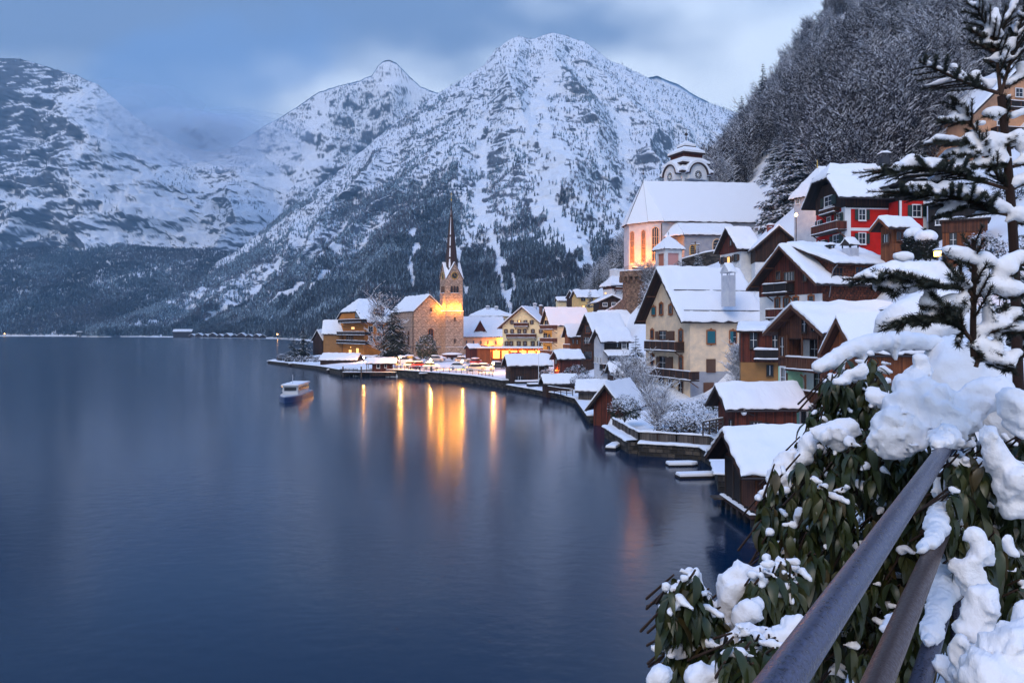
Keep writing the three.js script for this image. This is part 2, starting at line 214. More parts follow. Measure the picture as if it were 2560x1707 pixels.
// far woods: one mass per mountain side
{
  const R = rng(901);
  function farConifer() {            // stacked ragged cones, unit height
    const parts = []; const col = [];
    for (let k = 0; k < 4; k++) { const y0 = 0.08 + k * 0.22, h = 0.36, r = 0.20 * (1 - k * 0.2), c = new THREE.ConeGeometry(r, h, 6, 1, true); c.translate(0, y0 + h / 2, 0); const p = c.attributes.position; for (let i = 0; i < p.count; i++) if (p.getY(i) < y0 + 0.01) { const a = 0.75 + 0.5 * hash(i, k); p.setXYZ(i, p.getX(i) * a, p.getY(i) - 0.05 * hash(i, k + 9), p.getZ(i) * a); } parts.push(c); }
    const g = merge(parts); g.computeVertexNormals(); const C = new Float32Array(g.attributes.position.count * 3); for (let i = 0; i < g.attributes.position.count; i += 3) { const s = hash(i, 5) < 0.35 ? 5 : 1; for (let q = 0; q < 3; q++) C.set([0.9 * s, 1.0 * s, 1.05 * s], (i + q) * 3); } g.setAttribute('color', new THREE.BufferAttribute(C, 3)); return g;
  }
  function farBare() {               // bare crown: upright twigs
    const pos = []; const tri = (a, b, w) => { const d = V(b[0] - a[0], b[1] - a[1], b[2] - a[2]), s = V(-d.z, 0, d.x); if (s.length() < 1e-3) s.set(1, 0, 0); s.normalize().multiplyScalar(w); pos.push(a[0] - s.x, a[1], a[2] - s.z, a[0] + s.x, a[1], a[2] + s.z, ...b); };
    tri([0, 0, 0], [0, 0.9, 0], 0.025); tri([0, 0, 0], [0.02, 0.8, 0.04], 0.025);
    for (let k = 0; k < 26; k++) { const a = R() * 6.28, r = 0.12 + 0.26 * R(), y = 0.25 + 0.4 * R(); tri([0.05 * Math.cos(a), y, 0.05 * Math.sin(a)], [r * Math.cos(a), y + 0.15 + 0.28 * R(), r * Math.sin(a)], 0.028); }
    const g = new THREE.BufferGeometry(); g.setAttribute('position', new THREE.Float32BufferAttribute(pos, 3)); g.computeVertexNormals(); const C = new Float32Array(pos.length); for (let i = 0; i < pos.length; i += 9) { const s = hash(i, 8) < 0.4 ? 4 : 1; for (let q = 0; q < 9; q += 3) C.set([1.1 * s, 1.0 * s, 1.0 * s], i + q); } g.setAttribute('color', new THREE.BufferAttribute(C, 3)); return g;
  }
  const geo = [farConifer(), farBare()], name = ['conifer_wood', 'bare_wood'], lab = ['dark conifer wood covering the far mountain slopes', 'bare frosted deciduous wood covering the far mountain slopes'];
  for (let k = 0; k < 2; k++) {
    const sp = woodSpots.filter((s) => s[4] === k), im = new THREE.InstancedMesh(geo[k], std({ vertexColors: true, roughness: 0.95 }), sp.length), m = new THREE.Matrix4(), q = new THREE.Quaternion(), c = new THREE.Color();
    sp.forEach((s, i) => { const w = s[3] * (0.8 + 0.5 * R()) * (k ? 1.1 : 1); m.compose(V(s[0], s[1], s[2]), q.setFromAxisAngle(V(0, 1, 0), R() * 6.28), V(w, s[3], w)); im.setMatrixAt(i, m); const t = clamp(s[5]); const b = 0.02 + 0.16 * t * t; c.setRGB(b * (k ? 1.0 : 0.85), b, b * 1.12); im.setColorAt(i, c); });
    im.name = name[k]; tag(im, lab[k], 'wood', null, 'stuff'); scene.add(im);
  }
  console.log('far trees', woodSpots.length);
}
// ------------------------------------------------------------------ village ground and the wooded slope above it
const shore = [[3.2, 4], [5.0, 12], [9.5, 24], [13.5, 36], [14.8, 44], [17.0, 52], [18.2, 60], [17.3, 71], [11.4, 74], [10.5, 86], [10.1, 98], [10.6, 118], [10.2, 127], [8.2, 135], [-0.9, 158.6], [-7.4, 175], [-12.7, 181], [-15.8, 184], [-28.9, 200], [-43, 203], [-51, 222], [-56.6, 236], [-74, 262], [-88, 292], [-84, 330], [-74, 390], [-90, 480], [-120, 640], [-120, 900], [900, 900], [900, -40], [3.2, -40]];   // x, depth
const inShore = (x, D) => { let c = false; for (let i = 0, j = shore.length - 1; i < shore.length; j = i++) { const [xi, yi] = shore[i], [xj, yj] = shore[j]; if ((yi > D) !== (yj > D) && x < (xj - xi) * (D - yi) / (yj - yi) + xi) c = !c; } return c; };
// x, depth, height of known ground
const known = [];
const gk = (px, D, y) => known.push([PX(px, D), D, y]);
[[1900, 47, 1.2], [1800, 60, 1.2], [2000, 60, 2.0], [1700, 76, 1.6], [1600, 80, 1.6], [1560, 100, 1.6], [1520, 125, 1.5], [1440, 140, 1.5], [1300, 162, 1.8], [1210, 180, 2.0], [1120, 188, 2.0], [1000, 205, 2.0], [870, 215, 1.9], [800, 245, 1.5], [700, 285, 1.0], [1160, 215, 3.0], [1120, 245, 4.1], [950, 260, 3.6], [1250, 235, 3.4], [1350, 215, 3.4], [1450, 185, 4], [1500, 165, 4], [1560, 140, 3.4], [1640, 115, 2.2], [1760, 105, 2.6], [1860, 100, 2.8], [1800, 110, 2.2], [1726, 111, 2.0], [1905, 106, 4.5], [1960, 85, 3.4], [2060, 72, 2.6], [2200, 62, 3.5], [2060, 100, 12], [1950, 112, 13], [2250, 85, 14], [2400, 70, 15], [2080, 106, 21.5], [2250, 104, 21.5], [2400, 100, 24], [2560, 90, 27], [1830, 135, 16], [1740, 150, 17], [1600, 165, 12], [1640, 178, 24], [1800, 182, 26], [1950, 180, 33], [1560, 190, 13], [1500, 215, 10], [1420, 240, 8], [1400, 285, 14], [1520, 262, 18], [1580, 255, 21], [1280, 275, 5], [1100, 300, 5], [900, 330, 4], [800, 420, 3],
  [2020, 150, 36], [2120, 150, 44], [2300, 150, 50], [2480, 128, 38], [2600, 120, 44], [1700, 230, 40], [1850, 230, 55], [2000, 230, 74], [2200, 230, 92], [2450, 200, 95], [1700, 320, 58], [1800, 330, 78], [1900, 350, 102], [1980, 380, 130], [1600, 300, 42], [1500, 330, 26], [1440, 340, 18], [1380, 400, 14], [2100, 420, 190], [2300, 400, 210], [2600, 360, 220], [2100, 640, 262], [2300, 700, 340], [1950, 640, 150], [1850, 640, 90], [1500, 560, 20], [1200, 600, 8], [1300, 700, 8], [1400, 700, 12], [1100, 720, 6], [1500, 700, 22], [1300, 500, 7], [1420, 560, 13]].forEach((a) => gk(...a));
known.push([4, 3, 10.2], [7, 0, 10.4], [4.5, 8, 9.6], [12, 14, 10.4], [9, 20, 6.5], [18, 30, 9], [30, 40, 14], [20, 5, 12], [40, -30, 20], [6, -30, 10.4], [60, 20, 30]);
const rbf = (() => {            // interpolates the known heights
  const n = known.length + 1, A = []; for (let i = 0; i < n; i++) { A.push(new Float64Array(n + 1)); for (let j = 0; j < n; j++) A[i][j] = i < n - 1 && j < n - 1 ? -Math.hypot(known[i][0] - known[j][0], known[i][1] - known[j][1]) : i === n - 1 && j === n - 1 ? 0 : 1; A[i][n] = i < n - 1 ? known[i][2] : 0; }
  for (let c = 0; c < n; c++) { let p = c; for (let r = c + 1; r < n; r++) if (Math.abs(A[r][c]) > Math.abs(A[p][c])) p = r; [A[c], A[p]] = [A[p], A[c]]; for (let r = 0; r < n; r++) if (r !== c) { const f = A[r][c] / A[c][c]; if (f) for (let k = c; k <= n; k++) A[r][k] -= f * A[c][k]; } }
  return A.map((r, i) => r[n] / r[i]);
})();
function groundY(x, D) { let y = rbf[known.length]; for (let i = 0; i < known.length; i++) y -= rbf[i] * Math.hypot(x - known[i][0], D - known[i][1]); return y; }
{
  const X0 = -132, X1 = 420, D0 = -14, D1 = 640, xs = [], ds = [];
  for (let x = X0; x < X1;) { xs.push(x); x += x < 60 ? 1.5 : x < 140 ? 2.5 : 6; } for (let d = D0; d < D1;) { ds.push(d); d += d < 120 ? 1.5 : d < 300 ? 2.2 : 6; }
  const n = xs.length, m = ds.length, P = new Float32Array(n * m * 3), uv = new Float32Array(n * m * 2);
  for (let j = 0; j < m; j++) for (let i = 0; i < n; i++) { const k = j * n + i, x = xs[i], D = ds[j], land = inShore(x, D) && inShore(x - 1.8, D) && inShore(x, D - 1.8) && inShore(x - 1.2, D - 1.2); let y = land ? groundY(x, D) : -2.5; if (land) y += (D > 60 ? 0.35 : 0.12) * fbm(x / 5, D / 5, 1, 4); P.set([x, y, -D], k * 3); uv.set([x / 3, D / 3], k * 2); }
  const idx = []; for (let j = 0; j < m - 1; j++) for (let i = 0; i < n - 1; i++) { const a = j * n + i; idx.push(a, a + 1, a + n, a + 1, a + n + 1, a + n); }
  const g = new THREE.BufferGeometry(); g.setAttribute('position', new THREE.BufferAttribute(P, 3)); g.setAttribute('uv', new THREE.BufferAttribute(uv, 2)); g.setIndex(idx); g.computeVertexNormals();
  struct('snowy_ground', g, M.snow);
}
// ------------------------------------------------------------------ trees
const cBark = [0.028, 0.022, 0.026], cSnow = [0.80, 0.82, 0.86];
class TB {                                   // collects coloured triangles
  constructor() { this.p = []; this.c = []; }
  tri(a, b, c, col) { this.p.push(a.x, a.y, a.z, b.x, b.y, b.z, c.x, c.y, c.z); for (let i = 0; i < 3; i++) this.c.push(...col); }
  limb(a, b, ra, rb, col, sides = 3) { const d = b.clone().sub(a).normalize(), s = Math.abs(d.y) > 0.9 ? V(1, 0, 0) : V(0, 1, 0), u = s.clone().cross(d).normalize(), w = d.clone().cross(u); const ring = (c, r, k) => { const t = k / sides * 6.2832; return c.clone().addScaledVector(u, r * Math.cos(t)).addScaledVector(w, r * Math.sin(t)); }; for (let k = 0; k < sides; k++) { const a0 = ring(a, ra, k), a1 = ring(a, ra, k + 1), b0 = ring(b, rb, k), b1 = ring(b, rb, k + 1); this.tri(a0, a1, b0, col); if (rb > 1e-4) this.tri(a1, b1, b0, col); } }
  geo() { const g = new THREE.BufferGeometry(); g.setAttribute('position', new THREE.Float32BufferAttribute(this.p, 3)); g.setAttribute('color', new THREE.Float32BufferAttribute(this.c, 3)); g.computeVertexNormals(); return g; }
}
// a bare tree, snow lying along the upper side of every limb; height h; returns { trunk, crown }
function bareTree(seed, h, o = {}) {
  const R = rng(seed), T = new TB(), K = new TB(), levels = o.levels || 3, sn = o.snow ?? 0.7, bk = o.bark || cBark;
  const snowOn = (a, b, r, B) => { const d = b.clone().sub(a), flat = 1 - Math.abs(d.y) / d.length(); if (R() < sn * (0.25 + flat)) { const up = V(0, r * 0.9 + 0.004 * h * 0.3, 0); B.limb(a.clone().add(up), b.clone().add(up), r * 0.95 + 0.0022 * h, r * 0.5 + 0.0014 * h, cSnow, 3); } };
  const grow = (a, d, len, r, lv) => {
    const segs = lv === 0 ? 5 : lv === 1 ? 4 : 3, B = lv === 0 ? T : K; let p = a.clone(), dir = d.clone(), rr = r;
    for (let s = 0; s < segs; s++) {
      dir.x += (R() - 0.5) * (lv ? 0.45 : 0.16); dir.z += (R() - 0.5) * (lv ? 0.45 : 0.16); dir.y += lv ? 0.10 + (o.droop ? -0.22 : 0) : 0.05; dir.normalize();
      const q = p.clone().addScaledVector(dir, len / segs), r2 = r * (1 - 0.8 * (s + 1) / segs) + 0.0012 * h; B.limb(p, q, rr, r2, bk, lv === 0 ? 6 : 3); if (lv) snowOn(p, q, rr, K);
      if (lv < levels) { const nb = lv === 0 ? (s === 0 && !o.low ? 0 : 5) : lv === 1 ? 3 : 3; for (let k = 0; k < nb; k++) { if (lv && R() < 0.45) continue; const t = R(), c = p.clone().lerp(q, t), az = R() * 6.283, spread = lv === 0 ? 0.75 + 0.5 * R() : 0.6 + 0.5 * R(), side = V(Math.cos(az), 0, Math.sin(az)), nd = dir.clone().multiplyScalar(Math.cos(spread)).addScaledVector(side, Math.sin(spread)).normalize(); grow(c, nd, len * (lv === 0 ? 0.34 + 0.22 * R() : 0.42 + 0.2 * R()), Math.max(r2 * 0.55, 0.0011 * h), lv + 1); } }
      p = q; rr = r2;
    }
  };
  const stems = o.stems || 1; for (let k = 0; k < stems; k++) { const a = R() * 6.28, t = stems > 1 ? 0.28 : 0.03; grow(V(stems > 1 ? 0.02 * h * Math.cos(a) : 0, 0, stems > 1 ? 0.02 * h * Math.sin(a) : 0), V(t * Math.cos(a), 1, t * Math.sin(a)).normalize(), h * (stems > 1 ? 0.75 : 0.85), h * (stems > 1 ? 0.009 : 0.013), 0); }
  return { trunk: T.geo(), crown: K.geo() };
}
// a conifer: whorls of drooping boughs carrying needles and snow
function conifer(seed, h, o = {}) {
  const R = rng(seed), T = new TB(), K = new TB(), w = o.width || 0.22, gcol = o.green || [0.018, 0.028, 0.024], sn = o.snow ?? 0.5, dens = o.dens || 1;
  T.limb(V(0, 0, 0), V(0, h * 0.97, 0), h * 0.014, h * 0.002, cBark, 6);
  const whorls = o.whorls || 22;
  for (let k = 0; k < whorls; k++) {
    const t = k / whorls, y = h * (0.06 + 0.92 * t), len = h * w * Math.pow(1 - t, 0.85) * (0.85 + 0.35 * R()) + 0.02 * h, nb = Math.round((7 - 2 * t) * dens);
    for (let b = 0; b < nb; b++) {
      const az = R() * 6.283, L = len * (0.7 + 0.45 * R()), tip = V(Math.cos(az) * L, -L * (0.18 + 0.25 * R()) + 0.02 * h * t, Math.sin(az) * L), base = V(0, y, 0), side = V(-Math.sin(az), 0, Math.cos(az));
      const e = base.clone().add(tip); K.limb(base, e, h * 0.003, h * 0.001, cBark, 3);
      const nt = 5; for (let q = 0; q < nt; q++) for (const sg of [-1, 1]) {            // side sprays
        const f = 0.25 + 0.75 * (q + R() * 0.6) / nt, c = base.clone().lerp(e, Math.min(1, f)), sl = L * 0.42 * (1.15 - f * 0.75) * (0.7 + 0.6 * R()), fwd = tip.clone().normalize(), tp = c.clone().addScaledVector(side, sg * sl).addScaledVector(fwd, sl * 0.7).add(V(0, -sl * (0.25 + 0.3 * R()), 0)), wd = sl * 0.26;
        const lo = fwd.clone().multiplyScalar(wd), c2 = c.clone().add(lo), v = 0.7 + 0.7 * R(), col = gcol.map((x) => x * v); K.tri(c, c2, tp, col); K.tri(c.clone().add(V(0, -wd * 0.5, 0)), c2.clone().add(V(0, -wd, 0)), tp.clone().add(V(0, -wd * 0.6, 0)), col);
        if (o.lump && q % 2 === 0) { const up2 = V(0, wd * 0.5, 0), c3 = c.clone().lerp(tp, 0.5).add(up2); for (let y = 0; y < 3; y++) { const a1 = y * 2.1, a2 = a1 + 2.1; K.tri(c3.clone().add(V(0, wd * 0.55, 0)), c3.clone().add(V(Math.cos(a1) * wd * 1.5, -wd * 0.2, Math.sin(a1) * wd * 1.5)), c3.clone().add(V(Math.cos(a2) * wd * 1.5, -wd * 0.2, Math.sin(a2) * wd * 1.5)), cSnow); } }
        if (R() < sn) { const up = V(0, wd * 0.3, 0); K.tri(c.clone().add(up), c2.clone().add(up), tp.clone().lerp(c, 0.15).add(up), cSnow); K.tri(c.clone().add(up), c.clone().lerp(tp, 0.6).addScaledVector(side, -sg * wd * 0.3).add(up.clone().multiplyScalar(-0.4)), c.clone().lerp(tp, 0.85).add(up), cSnow); }
      }
    }
  }
  return { trunk: T.geo(), crown: K.geo() };
}
function plantTree(name, kit, label, category, x, D, y, turn, scale, group) { const o = thing(name, label, category, [x, y, -D], turn, group); o.scale.setScalar(scale); part('trunk', kit.trunk, M.plants, o); part('crown', kit.crown, M.plants, o); return o; }
// the wood on the slope above the village
{
  const R = rng(404), kits = [0, 1, 2, 3, 4].map((k) => bareTree(500 + k, 15, { snow: k > 2 ? 0.95 : 0.3, low: k % 2 })), cons = [0, 1].map((k) => conifer(520 + k, 18, { snow: 0.6, width: 0.17 }));
  const spots = [];
  const ok = (x, D) => { const px = 1280 + x / D * FOCAL; return D > 30 && groundY(x, D) > 14; };
  for (let q = 0; q < 130000 && spots.length < 6800; q++) {
    const D = 110 + 525 * R() ** 1.2, px = 1090 + 1690 * R(), x = PX(px, D), y = groundY(x, D), py = HZ - (y - EYE) / D * FOCAL;
    const cut = lerpTable([[1100, 790], [1440, 745], [1560, 715], [1600, 640], [1960, 560], [2050, 520], [2300, 520], [2420, 470], [2800, 420]], px);     // the wood begins above the houses
    if (py > cut || y < 4) continue;
    if (px < 1600 && D < 296) continue; if (px < 1975 && D < 218) continue; if (px >= 1975 && D < 134) continue; if (px > 1890 && px < 2050 && D < 192) continue; if (px > 2370 && D < 145) continue;
    const pat = noise(x / 26, D / 34, 3) + 0.5 * noise(x / 9, D / 12, 7); if (px > 1560 && pat < -0.30) continue;                 // clearings
    spots.push([x, D, y, pat]);
  }
  spots.sort((a, b) => a[1] - b[1]);
  const near = spots.filter((s) => s[1] < 260).filter((s, i) => i % 3 === 0).slice(0, 150), set = new Set(near);
  near.forEach((s, i) => { const c = i % 9 === 4, sc = 0.5 + 0.5 * R(); plantTree(c ? 'spruce_tree' : 'bare_tree', c ? cons[i % 2] : kits[i % 5], c ? 'snow-dusted spruce among bare trees on the steep slope above the village' : 'bare snow-laden tree in the wood on the steep slope above the village', 'tree', s[0], s[1], s[2] - 0.4, R() * 6.28, sc, c ? 'spruces in the slope wood' : 'bare trees in the slope wood'); });
  const rest = spots.filter((s) => !set.has(s)), m = new THREE.Matrix4(), qq = new THREE.Quaternion();
  const all = [...kits.map((k) => merge([k.trunk.clone(), k.crown.clone()])), ...cons.map((k) => merge([k.trunk.clone(), k.crown.clone()]))];
  const by = all.map(() => []); rest.forEach((s) => by[R() < (1280 + s[0] / s[1] * FOCAL < 1560 ? 0.6 : noise(s[0] / 40, s[1] / 50, 12) > 0.18 ? 0.5 : 0.05) ? 5 + Math.floor(R() * 2) : noise(s[0] / 30, s[1] / 40, 20) + 0.3 * (R() - 0.5) > 0.05 ? 3 + Math.floor(R() * 2) : Math.floor(R() * 3)].push(s));
  const holder = new THREE.Group(); holder.name = 'slope_wood'; tag(holder, 'dense mass of bare frosted trees covering the slope above the village', 'wood', null, 'stuff'); scene.add(holder);
  by.forEach((list, k) => { const im = new THREE.InstancedMesh(all[k], M.plants, list.length); im.name = k < 5 ? 'bare_wood_part' : 'spruce_wood_part'; im.userData.kind = 'stuff'; list.forEach((s, i) => { const sc = (0.38 + 0.62 * R() ** 1.4) * (s[1] > 300 ? 0.72 : 1); m.compose(V(s[0], s[2] - 0.4, -s[1]), qq.setFromAxisAngle(V(0, 1, 0), R() * 6.28), V(sc, sc, sc)); im.setMatrixAt(i, m); }); holder.add(im); });
  console.log('slope trees', spots.length, all[0].attributes.position.count / 3, all[5].attributes.position.count / 3);
}
// ------------------------------------------------------------------ smooth snow masses: balls and rods joined, meshed on a grid
function sdfMesh(f, lo, hi, cell) {
  const n = [0, 1, 2].map((k) => Math.max(2, Math.ceil((hi[k] - lo[k]) / cell))), [nx, ny, nz] = n, val = new Float32Array((nx + 1) * (ny + 1) * (nz + 1)), id = (i, j, k) => (k * (ny + 1) + j) * (nx + 1) + i;
  for (let k = 0; k <= nz; k++) for (let j = 0; j <= ny; j++) for (let i = 0; i <= nx; i++) val[id(i, j, k)] = f(lo[0] + i * cell, lo[1] + j * cell, lo[2] + k * cell);
  const vid = new Int32Array(nx * ny * nz).fill(-1), pos = [], ci = (i, j, k) => (k * ny + j) * nx + i;
  const E = [[0, 1], [2, 3], [4, 5], [6, 7], [0, 2], [1, 3], [4, 6], [5, 7], [0, 4], [1, 5], [2, 6], [3, 7]];
  for (let k = 0; k < nz; k++) for (let j = 0; j < ny; j++) for (let i = 0; i < nx; i++) { if (val[id(i, j, k)] === 1 && val[id(i + 1, j + 1, k + 1)] === 1) continue; const v = []; let m = 0; for (let c = 0; c < 8; c++) { const q = val[id(i + (c & 1), j + ((c >> 1) & 1), k + (c >> 2))]; v.push(q); if (q < 0) m |= 1 << c; } if (m === 0 || m === 255) continue; let x = 0, y = 0, z = 0, s = 0; for (const [a, b] of E) if ((v[a] < 0) !== (v[b] < 0)) { const t = v[a] / (v[a] - v[b]); x += mix(a & 1, b & 1, t); y += mix((a >> 1) & 1, (b >> 1) & 1, t); z += mix(a >> 2, b >> 2, t); s++; } vid[ci(i, j, k)] = pos.length / 3; pos.push(lo[0] + (i + x / s) * cell, lo[1] + (j + y / s) * cell, lo[2] + (k + z / s) * cell); }
  const idx = []; const quad = (a, b, c, d, fl) => { if (a < 0 || b < 0 || c < 0 || d < 0) return; if (fl) idx.push(a, c, b, b, c, d); else idx.push(a, b, c, b, d, c); };
  for (let k = 1; k < nz; k++) for (let j = 1; j < ny; j++) for (let i = 0; i < nx; i++) { const s0 = val[id(i, j, k)] < 0, s1 = val[id(i + 1, j, k)] < 0; if (s0 !== s1) quad(vid[ci(i, j - 1, k - 1)], vid[ci(i, j, k - 1)], vid[ci(i, j - 1, k)], vid[ci(i, j, k)], !s0); }
  for (let k = 1; k < nz; k++) for (let j = 0; j < ny; j++) for (let i = 1; i < nx; i++) { const s0 = val[id(i, j, k)] < 0, s1 = val[id(i, j + 1, k)] < 0; if (s0 !== s1) quad(vid[ci(i - 1, j, k - 1)], vid[ci(i, j, k - 1)], vid[ci(i - 1, j, k)], vid[ci(i, j, k)], s0); }
  for (let k = 0; k < nz; k++) for (let j = 1; j < ny; j++) for (let i = 1; i < nx; i++) { const s0 = val[id(i, j, k)] < 0, s1 = val[id(i, j, k + 1)] < 0; if (s0 !== s1) quad(vid[ci(i - 1, j - 1, k)], vid[ci(i, j - 1, k)], vid[ci(i - 1, j, k)], vid[ci(i, j, k)], !s0); }
  const g = new THREE.BufferGeometry(); g.setAttribute('position', new THREE.Float32BufferAttribute(pos, 3)); g.setIndex(idx); g.computeVertexNormals(); const uv = []; for (let i = 0; i < pos.length; i += 3) uv.push(pos[i] + pos[i + 2], pos[i + 1]); g.setAttribute('uv', new THREE.Float32BufferAttribute(uv, 2)); return g;
}
// rods: [ax, ay, az, bx, by, bz, ra, rb]; joined with softness k; lumpy with amplitude amp at size sz; squash flattens the undersides
function snowMass(rods, k, cell, amp, sz, seed = 1) {
  const lo = [1e9, 1e9, 1e9], hi = [-1e9, -1e9, -1e9]; for (const r of rods) for (let q = 0; q < 3; q++) { const R = Math.max(r[6], r[7]) + k * 0.3 + amp + cell * 2; lo[q] = Math.min(lo[q], r[q] - R, r[q + 3] - R); hi[q] = Math.max(hi[q], r[q] + R, r[q + 3] + R); }
  // a coarse grid says which rods matter where
  const bs = cell * 8, bn = [0, 1, 2].map((q) => Math.ceil((hi[q] - lo[q]) / bs) + 1), bins = new Array((bn[0] + 1) * (bn[1] + 1) * (bn[2] + 1)), bk = (x, y, z) => (z * (bn[1] + 1) + y) * (bn[0] + 1) + x; rods.forEach((r, i) => { const R = Math.max(r[6], r[7]) + k + amp + cell * 4; const a = [0, 1, 2].map((q) => Math.max(0, Math.floor((Math.min(r[q], r[q + 3]) - R - lo[q]) / bs))), b = [0, 1, 2].map((q) => Math.min(bn[q], Math.floor((Math.max(r[q], r[q + 3]) + R - lo[q]) / bs))); for (let z = a[2]; z <= b[2]; z++) for (let y = a[1]; y <= b[1]; y++) for (let x = a[0]; x <= b[0]; x++) { const key = bk(x, y, z); (bins[key] = bins[key] || []).push(r); } });
  const f = (x, y, z) => {
    const l = bins[bk(Math.floor((x - lo[0]) / bs), Math.floor((y - lo[1]) / bs), Math.floor((z - lo[2]) / bs))]; if (!l) return 1; let d = 1;
    for (const r of l) { const ex = r[3] - r[0], ey = r[4] - r[1], ez = r[5] - r[2], L = ex * ex + ey * ey + ez * ez, t = L > 1e-9 ? clamp(((x - r[0]) * ex + (y - r[1]) * ey + (z - r[2]) * ez) / L) : 0, q = Math.hypot(x - r[0] - ex * t, (y - r[1] - ey * t) * 1.12, z - r[2] - ez * t) - (r[6] + (r[7] - r[6]) * t), h = clamp(0.5 + 0.5 * (d - q) / k); d = mix(d, q, h) - k * h * (1 - h); }
    if (Math.abs(d) < amp * 3 + cell) d += amp * (1.4 * noise(x / sz + seed, y / sz, z / sz) + 0.7 * noise(x / sz * 2.7, y / sz * 2.7 + seed, z / sz * 2.7)); return d;
  };
  return sdfMesh(f, lo, hi, cell);
}
// ------------------------------------------------------------------ building kit
function boxUV(g) {                          // uv in metres by the way each face points
  g = g.index ? g.toNonIndexed() : g; const p = g.attributes.position, uv = new Float32Array(p.count * 2), a = V(), b = V(), c = V();
  for (let i = 0; i < p.count; i += 3) { a.fromBufferAttribute(p, i); b.fromBufferAttribute(p, i + 1); c.fromBufferAttribute(p, i + 2); const n = b.clone().sub(a).cross(c.clone().sub(a)), ax = Math.abs(n.x), ay = Math.abs(n.y), az = Math.abs(n.z); [a, b, c].forEach((q, k) => { const w = ay > ax && ay > az ? [q.x, q.z] : ax > az ? [q.z, q.y] : [q.x, q.y]; uv.set(w, (i + k) * 2); }); }
  g.setAttribute('uv', new THREE.BufferAttribute(uv, 2)); g.computeVertexNormals(); return g;
}
const bx = (x0, x1, y0, y1, z0, z1) => { const g = new THREE.BoxGeometry(x1 - x0, y1 - y0, z1 - z0); g.translate((x0 + x1) / 2, (y0 + y1) / 2, (z0 + z1) / 2); return boxUV(g); };
const tube = (pts, r, seg = 6, rs = 12) => new THREE.TubeGeometry(new THREE.CatmullRomCurve3(pts), Math.max(2, rs), r, seg, false);
const bar = (a, b, r, seg = 6, r2 = r) => { const d = b.clone().sub(a), g = new THREE.CylinderGeometry(r2, r, d.length(), seg); g.translate(0, d.length() / 2, 0); g.applyQuaternion(new THREE.Quaternion().setFromUnitVectors(V(0, 1, 0), d.clone().normalize())); g.translate(a.x, a.y, a.z); return g; };
const beam = (a, b, w, h) => { const d = b.clone().sub(a), g = new THREE.BoxGeometry(w, h, d.length()); g.translate(0, 0, d.length() / 2); const m = new THREE.Matrix4().lookAt(d, V(0, 0, 0), V(0, 1, 0)); g.applyMatrix4(m); g.translate(a.x, a.y, a.z); return boxUV(g); };
function prism(poly, x0, x1) {               // poly in (z, y), extruded along x
  const n = poly.length, pos = []; const q = (x, k) => [x, poly[(k + n) % n][1], poly[(k + n) % n][0]];
  for (let k = 0; k < n; k++) pos.push(...q(x0, k), ...q(x1, k), ...q(x1, k + 1), ...q(x0, k), ...q(x1, k + 1), ...q(x0, k + 1));
  for (let k = 1; k < n - 1; k++) pos.push(...q(x0, 0), ...q(x0, k), ...q(x0, k + 1), ...q(x1, 0), ...q(x1, k + 1), ...q(x1, k));
  const g = new THREE.BufferGeometry(); g.setAttribute('position', new THREE.Float32BufferAttribute(pos, 3)); return boxUV(g);
}
function slab(A, B, C, D, th) {              // a plate under the quad ABCD
  const n = B.clone().sub(A).cross(D.clone().sub(A)); if (n.length() < 1e-6) n.copy(C.clone().sub(B).cross(D.clone().sub(B))); n.normalize(); if (n.y < 0) n.negate(); const T = [A, B, C, D], U = T.map((p) => p.clone().addScaledVector(n, -th)), pos = []; const f = (...v) => { for (const i of [0, 1, 2, 0, 2, 3]) pos.push(v[i].x, v[i].y, v[i].z); };
  f(...T); f(...U.slice().reverse()); for (let k = 0; k < 4; k++) f(T[(k + 1) % 4], T[k], U[k], U[(k + 1) % 4]);
  const g = new THREE.BufferGeometry(); g.setAttribute('position', new THREE.Float32BufferAttribute(pos, 3)); return boxUV(g);
}
